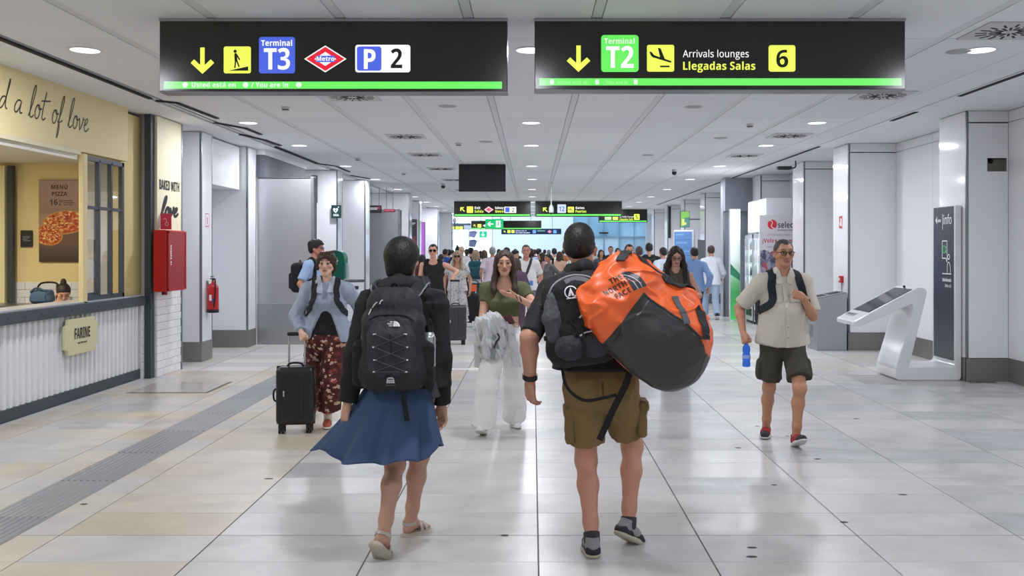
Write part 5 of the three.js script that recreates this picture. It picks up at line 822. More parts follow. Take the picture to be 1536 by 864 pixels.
function hairField(style) {
  const F = new Field(0.02), t = { short: 0.004, crew: 0.001, bald: 0 }[style] ?? 0.01;
  const streak = (a, f = 60) => F.mod((d, x, y, z) => Math.abs(d) > 0.02 ? d : d + a * 0.5 * noise3(Math.atan2(x, z + 0.01) * f / 6, y * 12, 3) + a * 0.8 * noise3(x * 70, y * 70, z * 70), a * 1.5);
  F.ell([0, 0.034, -0.014], [0.077 + t, 0.085 + t, 0.1 + t]);
  if (['short', 'crew', 'quiff'].includes(style)) {
    F.ell([0, -0.02, -0.045], [0.07 + t, 0.06, 0.06 + t], { k: 0.03 });
    if (style === 'quiff') { F.cap([-0.035, 0.1, 0.05], [0.04, 0.105, 0.045], 0.024, 0.022); F.cap([0, 0.11, 0], [0, 0.1, -0.05], 0.03, 0.03); }
    const pl = hairPlane(0.09, 0.088, -0.09, -0.085); F.mod((d, x, y, z) => Math.max(d, pl(y, z) + 0.006 * Math.max(0, noise3(x * 60, y * 60, z * 60)) - (Math.abs(x) > 0.058 && z < 0.035 && z > -0.02 ? 0.03 : 0)));
    F.ell([0, 0.0, 0.105], [0.068, 0.084, 0.062], { sub: 1, k: 0.012 }); for (const s of [-1, 1]) F.ell([s * 0.05, 0.075, 0.085], [0.03, 0.026, 0.04], { sub: 1, k: 0.014 }); for (const s of [-1, 1]) F.ell([s * 0.085, -0.012, -0.008], [0.02, 0.03, 0.022], { sub: 1, k: 0.006 }); streak(style === 'crew' ? 0.001 : 0.0015, 90);
  } else if (style === 'curly') {
    F.ell([0, 0.06, -0.01], [0.095, 0.075, 0.11], { k: 0.03 }); F.ell([0, -0.02, -0.05], [0.078, 0.06, 0.062]);
    const pl = hairPlane(0.092, 0.056, -0.09, -0.085); F.mod((d, x, y, z) => Math.max(d, pl(y, z))); F.mod((d, x, y, z) => d + 0.009 * noise3(x * 42, y * 42, z * 42), 0.012); F.ell([0, -0.012, 0.1], [0.06, 0.066, 0.05], { sub: 1, k: 0.01 });
  } else if (style === 'backbob') {  // full dark hair to the nape
    F.ell([0, 0.02, -0.03], [0.09, 0.1, 0.098], { k: 0.03 }); F.ell([0, -0.055, -0.05], [0.078, 0.07, 0.058], { k: 0.03 });
    F.mod((d, x, y, z) => Math.max(d, hairPlane(0.085, 0.06, -0.06, -0.12)(y, z))); F.ell([0, -0.01, 0.1], [0.062, 0.07, 0.05], { sub: 1, k: 0.01 }); F.ell([0.09, -0.03, 0.0], [0.03, 0.035, 0.03], { sub: 1, k: 0.01 }); F.ell([-0.09, -0.03, 0.01], [0.03, 0.035, 0.03], { sub: 1, k: 0.01 }); streak(0.0018, 90);
  } else if (style === 'pixie') {
    F.ell([0, 0.05, -0.008], [0.086, 0.072, 0.102], { k: 0.03 }); F.cap([-0.045, 0.09, 0.055], [0.05, 0.088, 0.05], 0.026, 0.026); F.cap([-0.05, 0.06, 0.078], [-0.015, 0.058, 0.094], 0.012, 0.01); F.cap([0.05, 0.066, 0.074], [0.01, 0.06, 0.094], 0.013, 0.01);
    for (const s of [-1, 1]) F.cap([s * 0.078, 0.05, 0.02], [s * 0.084, -0.045, 0.0], 0.022, 0.012); F.ell([0, -0.03, -0.06], [0.075, 0.075, 0.05]); F.cap([0.04, 0.12, -0.02], [0.06, 0.135, -0.03], 0.02, 0.012);
    F.ell([0, -0.018, 0.1], [0.06, 0.076, 0.06], { sub: 1, k: 0.012 }); F.mod((d, x, y, z) => d + 0.004 * noise3(x * 26 + 2, y * 26, z * 26), 0.008); streak(0.0025);
  } else if (style === 'bun' || style === 'pony') {
    F.ell([0, -0.02, -0.05], [0.074, 0.055, 0.055], { k: 0.03 }); const pl = hairPlane(0.086, 0.064, -0.09, -0.07); F.mod((d, x, y, z) => z < -0.09 ? d : Math.max(d, pl(y, z)));
    if (style === 'bun') F.cap([0, 0.1, -0.075], [0, 0.135, -0.085], 0.04, 0.034, { k: 0.01 }); else F.chain([[0, 0.03, -0.11], [0, -0.03, -0.15], [0, -0.16, -0.14], [0, -0.22, -0.12]], [0.026, 0.034, 0.028, 0.012]);
    F.ell([0, -0.01, 0.1], [0.066, 0.072, 0.05], { sub: 1, k: 0.01 }); streak(0.0022, 90);
  } else {  // long, longwavy, longback
    const w = style === 'longwavy' ? 1 : 0, L = style === 'bobcut' ? 0.35 : 1;
    F.ell([0, -0.03, -0.055], [0.088 + w * 0.014, 0.1, 0.06], { k: 0.04 });
    F.chain([[0, -0.08, -0.07], [0, -0.08 - 0.22 * L, -0.085]], [0.075 + w * 0.02, 0.05], { flat: [[0, 0, 1], 0.55], k: 0.04 });
    for (const s of [-1, 1]) { F.chain([[s * 0.062, 0.06, 0.02], [s * 0.083, -0.02, 0.012], [s * (0.092 + w * 0.02), -0.12 * L - 0.02, 0.008], [s * (0.1 + w * 0.01), -0.24 * L, 0.045], [s * 0.098, -0.34 * L, 0.07]], [0.03, 0.026 + w * 0.012, 0.034 + w * 0.014, 0.032, 0.012], { flat: [[1, 0, 0], 0.8], k: 0.03 }); }
    F.ell([0, -0.01, 0.1], [0.0585, 0.092, 0.064], { sub: 1, k: 0.01 }); F.cap([0, 0.07, 0.1], [0, 0.125, 0.06], 0.018, 0.004, { sub: 1, k: 0.012 }); F.mod((d, x, y, z) => Math.max(d, -(Math.hypot(x / 0.06, (y + 0.22) / 0.16, (z - 0.08) / 0.1) - 1) * 0.05));
    F.mod((d, x, y, z) => Math.abs(d) > 0.03 ? d : d + (w ? 0.006 : 0.003) * noise3(x * 28, y * (w ? 22 : 5), z * 28) + 0.002 * noise3(x * 80, y * 6, z * 80), 0.012);
  }
  return F;
}
function hairGeo(style, h) { return cached('hair' + style + h, () => meshField(hairField(style), h, null, (x, y, z) => [Math.atan2(x, z) * 0.3, y])); }
// left hand hanging along -y from the wrist: palm towards -x, thumb towards +z
function handGeo(pose, h) {
  return cached('hand' + pose + h, () => {
    const F = new Field(0.008), curl = { relax: [0.35, 0.45, 0.35], grip: [1.25, 1.45, 0.8], open: [0.08, 0.12, 0.08], hold: [0.75, 0.7, 0.5], point: [0.5, 0.8, 0.5] }[pose];
    F.cap([0, 0.02, 0], [0, -0.02, 0], 0.024, 0.026, { flat: [[1, 0, 0], 0.72], k: 0.02 });
    for (const z of [-0.026, -0.009, 0.009, 0.026]) F.cap([0.0, -0.02, z * 0.62], [-0.002, -0.082, z], 0.0135, 0.0105, { k: 0.014 });
    F.cap([-0.008, -0.03, 0.012], [-0.008, -0.05, 0.022], 0.014, 0.013, { k: 0.016 });
    [[0.03, 0.068, 0.0082], [0.0105, 0.076, 0.0085], [-0.0095, 0.071, 0.0082], [-0.029, 0.056, 0.0072]].forEach(([z, len, r], i) => {
      let a = 0, x = -0.001, y = -0.082 + (i === 3 ? 0.008 : i === 0 ? 0.003 : 0), pz = z; const seg = [0.44, 0.31, 0.25], spread = pose === 'open' ? (z * 2.2) : z * 0.5;
      for (let j = 0; j < 3; j++) { a += curl[j] * (1 + i * 0.08) * (pose === 'point' && i === 0 ? 0.15 : 1); const l = len * seg[j], nx = x - Math.sin(a) * l, ny = y - Math.cos(a) * l, nz = pz + spread * l; F.cap([x, y, pz], [nx, ny, nz], r * (1 - j * 0.06), r * (0.94 - j * 0.07), { k: 0.003 }); x = nx; y = ny; pz = nz; }
    });
    const th = { relax: [[-0.012, -0.035, 0.03], [-0.022, -0.066, 0.044], [-0.03, -0.09, 0.046]], grip: [[-0.014, -0.035, 0.03], [-0.034, -0.066, 0.034], [-0.046, -0.086, 0.022]], open: [[-0.006, -0.03, 0.034], [-0.008, -0.055, 0.062], [-0.01, -0.076, 0.078]], hold: [[-0.016, -0.034, 0.03], [-0.036, -0.062, 0.034], [-0.048, -0.088, 0.03]], point: [[-0.012, -0.035, 0.03], [-0.022, -0.064, 0.044], [-0.03, -0.086, 0.05]] }[pose];
    F.cap([-0.004, -0.012, 0.016], th[0], 0.014, 0.013, { k: 0.012 }); F.cap(th[0], th[1], 0.0115, 0.0098, { k: 0.006 }); F.cap(th[1], th[2], 0.0098, 0.0078, { k: 0.003 });
    return meshField(F, h);
  });
}
// shoe: ankle joint at the origin, sole at y = -.075, toe towards +z
function shoeGeo(kind, h) {
  return cached('shoe' + kind + h, () => {
    const U = new Field(0.02), y0 = -0.075, W = kind === 'slim' ? 0.85 : 1;
    U.cap([0, y0 + 0.045, -0.035], [0, y0 + 0.035, 0.06], 0.036 * W, 0.04 * W); U.cap([0, y0 + 0.035, 0.06], [0.004, y0 + 0.026, 0.145], 0.041 * W, 0.031 * W); U.cap([0, y0 + 0.05, -0.03], [0, y0 + 0.085, -0.022], 0.034, 0.036); U.cap([0, y0 + 0.06, 0.02], [0, y0 + 0.05, 0.08], 0.032, 0.028);
    U.mod((d, x, y, z) => Math.max(d, y0 + 0.016 - y, y - (y0 + 0.098 - Math.max(0, z) * 0.25)));
    const S = new Field(0.02), o = { flat: [[0, 1, 0], 0.5] }; S.cap([0, y0 + 0.014, -0.038], [0, y0 + 0.014, 0.06], 0.042 * W, 0.047 * W, o); S.cap([0, y0 + 0.014, 0.06], [0.004, y0 + 0.018, 0.148], 0.047 * W, 0.036 * W, o);
    S.mod((d, x, y, z) => Math.max(d, y0 - y + Math.max(0, z - 0.1) * 0.12, y - (y0 + 0.028 + Math.max(0, -z) * 0.15)));
    const L = []; if (h < 0.007) for (let i = 0; i < 4; i++) L.push(tube([[-0.026, y0 + 0.078 - i * 0.008, 0.02 + i * 0.022], [0, y0 + 0.094 - i * 0.011, 0.028 + i * 0.022], [0.026, y0 + 0.078 - i * 0.008, 0.036 + i * 0.022]], 0.0035, 8, 5));
    return { upper: meshField(U, h), sole: meshField(S, h), laces: L.length ? mergeGeometries(L.map(clean)) : null };
  });
}
function glassesGeo(kind) {
  return cached('gl' + kind, () => {
    const fr = [], le = [], r = kind === 'sun' ? 0.024 : 0.021, hh = kind === 'sun' ? 0.019 : 0.0155;
    for (const s of [-1, 1]) {
      const pts = []; for (let i = 0; i < 16; i++) { const a = i / 16 * Math.PI * 2, c = Math.cos(a), q = Math.sin(a); pts.push([s * 0.032 + Math.sign(c) * Math.pow(Math.abs(c), 0.7) * r, 0.004 + Math.sign(q) * Math.pow(Math.abs(q), 0.7) * hh, 0.103 - Math.abs(s * 0.032 + c * r) * 0.16]); }
      fr.push(tube(pts, kind === 'thin' ? 0.0018 : 0.0028, 32, 6, true)); fr.push(tube([[s * 0.055, 0.01, 0.094], [s * 0.076, 0.01, 0.06], [s * 0.081, 0.01, 0.0], [s * 0.078, -0.008, -0.02]], 0.0024, 16, 6));
      const lens = new THREE.Shape(pts.map((p) => new THREE.Vector2(p[0], p[1]))), lg = new THREE.ExtrudeGeometry(lens, { depth: 0.0016, bevelEnabled: false }), lp = lg.attributes.position; for (let i = 0; i < lp.count; i++) lp.setZ(i, lp.getZ(i) + 0.102 - Math.abs(lp.getX(i)) * 0.16); le.push(lg);
    }
    fr.push(tube([[-0.012, 0.008, 0.1015], [0, 0.011, 0.104], [0.012, 0.008, 0.1015]], 0.0026, 8, 6));
    return { frame: mergeGeometries(fr.map(clean)), lens: mergeGeometries(le.map(clean)) };
  });
}
// ---------------------------------------------------------------- people
const add = (a, b, s = 1) => [a[0] + b[0] * s, a[1] + b[1] * s, a[2] + b[2] * s], sub = (a, b) => add(a, b, -1), lerp3 = (a, b, t) => [0, 1, 2].map((i) => a[i] + (b[i] - a[i]) * t), dot = (a, b) => a[0] * b[0] + a[1] * b[1] + a[2] * b[2], len3 = (a) => Math.hypot(...a), unit = (a) => { const l = len3(a) || 1; return a.map((v) => v / l); }, cross = (a, b) => [a[1] * b[2] - a[2] * b[1], a[2] * b[0] - a[0] * b[2], a[0] * b[1] - a[1] * b[0]];
function ik(a, c, l1, l2, pole) {
  let d = len3(sub(c, a)); const m = (l1 + l2) * 0.997; if (d > m) { l1 *= d / m; l2 *= d / m; } const dir = unit(sub(c, a)), x = (d * d + l1 * l1 - l2 * l2) / (2 * d), h = Math.sqrt(Math.max(0, l1 * l1 - x * x)), p = unit(add(pole, dir, -dot(pole, dir)));
  return add(add(a, dir, x), p, h);
}
function skeleton(b, pose) {
  const H = b.H, g = H / 1.75, S = { g, b, H }, hy = pose.hipYaw || 0, ty = pose.twist || 0;
  S.R = [Math.cos(hy), 0, -Math.sin(hy)]; S.F = [Math.sin(hy), 0, Math.cos(hy)]; S.Rs = [Math.cos(ty), pose.tilt || 0, -Math.sin(ty)]; S.Fs = [Math.sin(ty), 0, Math.cos(ty)];
  S.pelvis = [pose.px || 0, 0.53 * H + (pose.py || 0), pose.pz || 0]; S.up = unit([pose.side || 0, 1, pose.lean || 0]);
  S.waist = add(S.pelvis, S.up, 0.095 * H); S.chest = add(S.pelvis, S.up, 0.21 * H); S.neck = add(S.pelvis, S.up, 0.293 * H);
  const sw = 0.104 * H * (b.sh ?? 1), hw = 0.05 * H * (b.hipw ?? 1);
  S.sh = { L: add(add(S.neck, S.up, -0.033 * H), S.Rs, sw), R: add(add(S.neck, S.up, -0.033 * H), S.Rs, -sw) };
  S.hip = { L: add(add(S.pelvis, S.R, hw), [0, -0.025 * H, 0]), R: add(add(S.pelvis, S.R, -hw), [0, -0.025 * H, 0]) };
  S.headC = add(add(S.neck, S.up, 0.108 * H), S.Fs, 0.02 * H);
  if (pose.headFwd) S.headC = add(S.headC, S.Fs, pose.headFwd);
  const hd = pose.head || {}; S.headM = new THREE.Matrix4().compose(V(...S.headC), new THREE.Quaternion().setFromEuler(new THREE.Euler(hd.pitch || 0, (hd.yaw || 0) + ty, hd.roll || 0, 'YXZ')), V(1, 1, 1).multiplyScalar((b.headK ?? 1) * H / 7.5 / 0.23));
  S.knee = {}; S.ankle = {}; S.footM = {}; S.elbow = {}; S.wrist = {}; S.handM = {};
  for (const s of ['L', 'R']) {
    const f = pose.feet[s], k = g * (b.foot ?? 1), q = new THREE.Quaternion().setFromEuler(new THREE.Euler(f.pitch || 0, f.yaw || 0, 0, 'YXZ')), pv = V(0, -0.075, (f.pitch || 0) > 0 ? 0.09 : (f.pitch || 0) < 0 ? -0.05 : 0).multiplyScalar(k).applyQuaternion(q);
    const an = V(f.x, f.y || 0, f.z).sub(pv); S.ankle[s] = an.toArray(); S.footM[s] = new THREE.Matrix4().compose(an, q, V(k, k, k));
    S.knee[s] = ik(S.hip[s], S.ankle[s], 0.245 * H, 0.238 * H, add(S.F, [Math.sin(f.yaw || 0), 0, Math.cos(f.yaw || 0)]));
    const h = pose.hands[s], o = s === 'L' ? 1 : -1; S.wrist[s] = h.pos; S.elbow[s] = ik(S.sh[s], h.pos, 0.17 * H, 0.147 * H, h.pole || [o * 0.5, 0, -1]);
    const D = unit(h.dir || sub(h.pos, S.elbow[s])), pn = h.palm || [-o, 0, 0], N = unit(add(pn, D, -dot(pn, D))), X = s === 'L' ? N.map((v) => -v) : N, Y = D.map((v) => -v), Z = cross(X, Y), hk = g * (b.hand ?? 1);
    S.handM[s] = new THREE.Matrix4().makeBasis(V(...X), V(...Y), V(...Z)).scale(V(hk, hk, hk)).setPosition(...h.pos);
  }
  return S;
}
function torso(F, S, e, o = {}) {
  const { g, b, R, F: f, Rs, Fs, up, pelvis, waist, neck } = S, fl = { flat: [f, 0.8], k: 0.05 }, fs = { flat: [Fs, 0.78], k: 0.05 };
  const wst = (b.waist ?? 1), hp = (b.hip ?? 1), ch = (b.chest ?? 1), E = (r) => r * g + e, topC = add(neck, up, -0.09 * g);
  if (!o.noHips) { F.cap(add(add(pelvis, R, 0.055 * g * hp), [0, -0.035 * g, 0]), add(add(pelvis, R, -0.055 * g * hp), [0, -0.035 * g, 0]), E(0.108 * hp), undefined, fl); for (const s of [-1, 1]) F.cap(add(add(add(pelvis, R, s * 0.055 * g), f, -0.045 * g), [0, -0.05 * g, 0]), add(add(add(pelvis, R, s * 0.05 * g), f, -0.03 * g), [0, 0.02 * g, 0]), E(0.082 * hp), E(0.06 * hp), { k: 0.05 }); }
  for (const s of [-1, 1]) { F.cap(add(pelvis, R, s * 0.05 * g), add(waist, Rs, s * 0.048 * g * wst), E(0.1 * hp), E(0.084 * wst), fl); F.cap(add(waist, Rs, s * 0.048 * g * wst), add(topC, Rs, s * 0.068 * g * ch), E(0.084 * wst), E(0.092 * ch), fs); }
  if (b.belly) F.cap(add(add(pelvis, f, 0.03 * g), up, 0.04), add(add(waist, f, 0.045 * g), up, 0.03), E(0.1 * wst * b.belly), E(0.09 * wst * b.belly), { k: 0.08 });
  if (b.bust) for (const s of [-1, 1]) F.cap(add(add(add(neck, up, -0.185 * g), Rs, s * 0.075 * g), Fs, 0.075 * g), add(add(add(neck, up, -0.12 * g), Rs, s * 0.07 * g), Fs, 0.05 * g), E(0.055 * b.bust), E(0.04), { k: 0.06 });
  if (!o.tank) { F.cap(S.sh.L, S.sh.R, E(0.044), undefined, { flat: [Fs, 0.9], k: 0.04 }); for (const s of ['L', 'R']) F.cap(add(neck, up, 0.02 * g), S.sh[s], E(0.042 * (b.trap ?? 1)), E(0.03), { k: 0.035 }); }
  else for (const s of ['L', 'R']) F.cap(add(lerp3(neck, S.sh[s], 0.55), up, 0.02 * g), lerp3(add(neck, up, -0.12 * g), add(S.sh[s], up, -0.1 * g), 0.55), E(0.055), E(0.07), { k: 0.05 });
}
function armPrims(F, S, s, e, upto = 2, hemR, o = {}) {
  const { g, b } = S, m = b.arm ?? 1, a = S.sh[s], el = S.elbow[s], w = S.wrist[s], r0 = 0.047 * g * m + e, r1 = 0.04 * g * m + e, r2 = (o.skin ? 0.029 * g : 0.036 * g) * (o.skin ? Math.sqrt(m) : m) + e;
  if (upto <= 1) { const p = lerp3(a, el, upto), d = unit(sub(el, a)); F.cap(a, add(p, d, 0.05), r0, hemR ?? r1, { cut: [p, d], k: 0.04 }); return; }
  F.cap(a, el, r0, r1, { k: 0.028 });
  const t = upto - 1;
  if (o.skin) { const c = lerp3(el, w, 0.28); F.cap(el, c, r1 * 0.96, r1 * 1.02, { k: 0.02 }); F.cap(c, w, r1 * 1.02, r2, { k: 0.02, flat: [S.handM ? new THREE.Vector3().setFromMatrixColumn(S.handM[s], 0).normalize().toArray() : [1, 0, 0], 0.92] }); }
  else { const p = lerp3(el, w, t), d = unit(sub(w, el)); F.cap(el, add(p, d, 0.05), r1, hemR ?? r2, { cut: [p, d], k: 0.04 }); }
}
function bodyField(S, o = {}) {
  const F = new Field(0.03), { g, b } = S, l = b.leg ?? 1, cv = o.thin ? 0.82 : 1; torso(F, S, -0.004);
  F.cap(add(S.neck, S.up, -0.03 * g), add(add(S.headC, S.up, -0.04 * g), S.Fs, -0.02 * g), (b.neckR ?? 0.055) * g, (b.neckR ?? 0.055) * g * 0.96, { k: 0.035 });
  for (const s of ['L', 'R']) {
    armPrims(F, S, s, -0.002, 2, null, { skin: 1 });
    const k = S.knee[s], a = S.ankle[s], h = S.hip[s], sh = unit(sub(a, k)), back = unit(add([-S.F[0], 0, -S.F[2]], sh, -dot([-S.F[0], 0, -S.F[2]], sh))), c = add(lerp3(k, a, 0.32), back, 0.017 * g * l * cv * cv);
    F.cap(h, k, 0.088 * g * l, 0.056 * g * l, { k: 0.05 }); F.cap(k, add(k, S.F, o.thin ? 0.0 : 0.012), 0.053 * g * l, 0.046 * g * l, { k: 0.03 }); F.cap(k, c, 0.05 * g * l * cv, 0.0545 * g * l * cv, { k: 0.03 }); F.cap(c, lerp3(k, a, 0.78), 0.0545 * g * l * cv, 0.037 * g * Math.sqrt(l), { k: 0.03 }); F.cap(lerp3(k, a, 0.78), a, 0.037 * g * Math.sqrt(l), 0.035 * g, { k: 0.03 });
    if (o.feet) { const M = S.footM[s], P = (x, y, z) => V(x, y, z).applyMatrix4(M).toArray(); F.cap(P(0, 0, 0), P(0, -0.04, -0.028), 0.034 * g, 0.03 * g, { k: 0.02 }); F.cap(P(0, -0.015, 0.01), P(0, -0.045, 0.1), 0.033 * g, 0.024 * g, { k: 0.03 }); for (let i = 0; i < 5; i++) F.cap(P(-0.026 + i * 0.013, -0.052, 0.09), P(-0.03 + i * 0.0145, -0.058, 0.15 - Math.abs(i - 1.5) * 0.008), 0.012 * g, 0.009 * g, { k: 0.008 }); }
  }
  return F;
}
const SKIN = new THREE.MeshPhysicalMaterial({ color: 0xffffff, vertexColors: true, roughness: 0.52, sheen: 0.15, sheenRoughness: 0.5, sheenColor: new THREE.Color(1, 0.8, 0.7) });
const HAIRTEX = dataTex(256, 128, (u, v) => { const k = Math.min(255, 168 + 60 * noise3(u * 60, v * 2.2, 1) + 50 * noise3(u * 140, v * 3, 5)); return [k, k, k]; }, false); HAIRTEX.repeat.set(1.6, 4);
const LODS = [{ b: 0.0095, h: 0.0042, hd: 0.0042, c: 0.0088, hr: 0.0052, s: 0.005 }, { b: 0.012, h: 0.0045, hd: 0.005, c: 0.011, hr: 0.0062, s: 0.0065 }, { b: 0.018, h: 0.0072, hd: 0.0065, c: 0.017, hr: 0.009, s: 0.009 }, { b: 0.03, h: 0.013, hd: 0.0085, c: 0.028, hr: 0.014, s: 0.014 }];
function topField(S, o) {
  const F = new Field(0.04), { g } = S; torso(F, S, o.ease, { tank: o.tank });
  if (o.sleeve) for (const s of ['L', 'R']) armPrims(F, S, s, o.sleeveEase ?? o.ease, Array.isArray(o.sleeve) ? o.sleeve[s === 'L' ? 0 : 1] : o.sleeve, o.cuff);
  if (o.drape) { const y = o.hemY - 0.04; for (const s of [-1, 1]) F.cap(add(add(S.waist, S.R, s * 0.05 * g), [0, 0.05, 0]), [S.pelvis[0] + S.R[0] * s * 0.075 * g, y, S.pelvis[2] + S.R[2] * s * 0.075 * g], (0.095 * (S.b.waist ?? 1)) * g + o.ease, o.drape, { flat: [S.F, 0.85], k: 0.06 }); }
  if (o.fold) F.mod(wrinkle(o.fold, o.foldF ?? 10, 0.5, o.seed ?? 1), o.fold * 1.5);
  if (o.hood) { F.chain([add(add(S.neck, S.Rs, -0.1 * g), S.up, 0.02), add(add(add(S.neck, S.Fs, -0.09 * g), S.Rs, -0.045), S.up, 0.01), add(add(add(S.neck, S.Fs, -0.09 * g), S.Rs, 0.045), S.up, 0.01), add(add(S.neck, S.Rs, 0.1 * g), S.up, 0.02)], [0.05, 0.085, 0.085, 0.05], { k: 0.03 }); F.mod((d, x, y, z) => Math.abs(d) > 0.05 || y < S.neck[1] - 0.04 ? d : d + 0.006 * Math.sin((y - S.neck[1]) * 75 + x * 14), 0.008); F.chain([add(add(S.neck, S.Rs, -0.085 * g), S.up, 0.065), add(add(S.neck, S.Fs, -0.07 * g), S.up, 0.07), add(add(S.neck, S.Rs, 0.085 * g), S.up, 0.065)], [0.034, 0.046, 0.034], { k: 0.015 }); }
  if (o.standCollar) F.chain([add(add(S.neck, S.Fs, 0.06 * g), S.up, 0.02), add(add(S.neck, S.Rs, -0.065 * g), S.up, 0.06), add(add(S.neck, S.Fs, -0.06 * g), S.up, 0.085), add(add(S.neck, S.Rs, 0.065 * g), S.up, 0.06), add(add(S.neck, S.Fs, 0.06 * g), S.up, 0.02)], [0.02, 0.03, 0.034, 0.03, 0.02], { k: 0.04 });
  // neck opening
  const nr = (o.neckR ?? 0.064) * g; F.cap(add(add(S.neck, S.up, -(o.neckDrop ?? 0.0) * g + 0.035), S.Fs, (o.neckF ?? 0.01)), add(add(S.neck, S.up, 0.3), S.Fs, 0.05), nr, nr * 1.5, { sub: 1, k: 0.008 });
  if (o.vneck) F.cap(add(add(S.neck, S.Fs, 0.16), S.up, 0.05), add(add(S.neck, S.Fs, 0.13), S.up, -o.vneck), 0.075, 0.012, { sub: 1, k: 0.008 });
  if (o.scoop) F.ell(add(add(S.neck, S.Fs, 0.11), S.up, 0.0), [0.1, o.scoop, 0.12], { sub: 1, k: 0.01 });
  const slope = o.hemSlope || 0, A = new Field(0.03); if (o.sleeve) for (const s of ['L', 'R']) { const sl = Array.isArray(o.sleeve) ? o.sleeve[s === 'L' ? 0 : 1] : o.sleeve; if (sl > 1.2) armPrims(A, S, s, o.sleeveEase ?? o.ease, sl, o.cuff); }
  F.mod((d, x, y, z) => { const h = Math.max(d, o.hemY + slope * x + (o.hemCurve ? o.hemCurve * Math.max(0, Math.abs(x - S.pelvis[0]) - 0.08) : 0) - y); return A.P.length && y < o.hemY + 0.1 && h > d - 1e-6 ? Math.min(h, evalF(A, A.P, x, y, z)) : h; });
  if (o.cutTop) F.mod((d, x, y) => Math.max(d, y - o.cutTop));
  return F;
}
function legField(S, o) {
  const F = new Field(0.05), { g, b } = S, l = b.leg ?? 1, e = o.ease, wy = o.waistY ?? S.pelvis[1] + 0.06 * g;
  torso(F, S, e * 0.8, { tank: 1 }); F.P = F.P.filter((p) => p.lo[1] < wy);
  for (const s of ['L', 'R']) {
    const k = S.knee[s], a = S.ankle[s], h = S.hip[s], L = Array.isArray(o.len) ? o.len[s === 'L' ? 0 : 1] : o.len, r0 = 0.093 * g * l + e, rk = o.rKnee ?? 0.06 * g * l + e * 1.2;
    if (L <= 1) { const p = lerp3(h, k, L), d = unit(sub(k, h)); F.cap(h, add(p, d, 0.06), r0, o.rHem ?? rk, { cut: [p, d], k: 0.035, flat: [S.R, 1 / (o.wide ?? 1)] }); if (o.pocket) { const c = add(lerp3(h, k, L * 0.62), S.R, (s === 'L' ? 1 : -1) * (r0 * 0.98)), c2 = add(lerp3(h, k, L * 0.86), S.R, (s === 'L' ? 1 : -1) * (r0 * 0.98)); F.cap(c, c2, 0.05, 0.05, { flat: [S.R, 0.4], k: 0.012 }); } }
    else { F.cap(h, k, r0, rk, { k: 0.045 }); const p = lerp3(k, a, L - 1), d = unit(sub(a, k)); F.cap(k, add(p, d, 0.04), rk, o.rHem ?? 0.06, { cut: [p, d], k: 0.04 }); }
  }
  if (o.fold) F.mod(wrinkle(o.fold, o.foldF ?? 9, 0.6, o.seed ?? 4), o.fold * 1.5);
  F.mod((d, x, y, z) => Math.max(d, y - wy)); return F;
}
function person(P) {
  const S = skeleton(P.b, P.pose), L = LODS[P.lod], grp = thing('person', P.label, 'person', [P.at[0], P.at[2] || 0, -P.at[1]], P.turn, P.group), out = { S, grp, F: {} };
  const bare = P.shoes?.kind === 'bare' || P.shoes?.kind === 'sandal', skin = lin(P.look.skin);
  const pieces = [meshField(bodyField(S, { feet: bare, thin: P.clothes.some((c) => c.legs && (Array.isArray(c.len) || c.len > 1.3)) }), L.b, () => skin)];
  const hg = paintedHead(P.sex, L.h, P.look); hg.applyMatrix4(S.headM); pieces.push(hg);
  for (const s of ['L', 'R']) { const g0 = handGeo(P.pose.hands[s].pose || 'relax', L.hd), hgm = (s === 'L' ? g0.clone() : flipX(g0)); hgm.applyMatrix4(S.handM[s]); const n = hgm.attributes.position.count, c = new Float32Array(n * 3); for (let i = 0; i < n; i++) c.set(skin, i * 3); hgm.setAttribute('color', new THREE.BufferAttribute(c, 3)); pieces.push(hgm); }
  obj('body', joinIndexed(pieces), SKIN, grp);
  if (P.hair) { const m = obj('hair', hairGeo(P.hair, L.hr), mat(P.look.hair, 0.58, P.lod < 3 ? { map: HAIRTEX } : {}), grp); S.headM.decompose(m.position, m.quaternion, m.scale); out.hair = m; }
  if (P.glasses) { const gg = glassesGeo(P.glasses), m = obj('glasses', gg.frame, mat(P.glasses === 'thin' ? 0x2a2420 : 0x17161a, 0.3), grp); S.headM.decompose(m.position, m.quaternion, m.scale); obj('lens', gg.lens, P.glasses === 'sun' ? mat(0x0a0a0c, 0.08) : mat(0xffffff, 0.02, { transmission: 1, ior: 1.2 }), m); out.glasses = m; }
  for (const c of P.clothes) {
    const F = c.legs ? legField(S, c) : topField(S, c); out.F[c.part] = F;
    const col = c.colorFn; out[c.part] = obj(c.part, meshField(F, L.c * (c.fine ?? 1), col ? (x, y, z) => col(x, y, z, S) : null), c.mat || mat(c.color, c.rough ?? 0.85, col ? { vertexColors: true } : {}), grp);
  }
  if (P.shoes && !bare) for (const s of ['L', 'R']) {
    const sg = shoeGeo(P.shoes.kind || 'sneaker', L.s), u = obj('shoe', sg.upper, mat(P.shoes.color, 0.7), grp); S.footM[s].decompose(u.position, u.quaternion, u.scale);
    obj('sole', sg.sole, mat(P.shoes.sole ?? 0xe4e2dc, 0.6), u); if (sg.laces) obj('laces', sg.laces, mat(P.shoes.lace ?? 0x2a2a2c, 0.8), u);
  }
  if (P.socks) for (const s of ['L', 'R']) { const F = new Field(0.02), a = S.ankle[s], k = S.knee[s]; F.cap(lerp3(a, k, P.socks.h), a, 0.043 * S.g, 0.042 * S.g, { cut: [lerp3(a, k, P.socks.h), sub(k, a)] }); obj('sock', meshField(F, L.s), mat(P.socks.color, 0.9), grp); }
  return out;
}
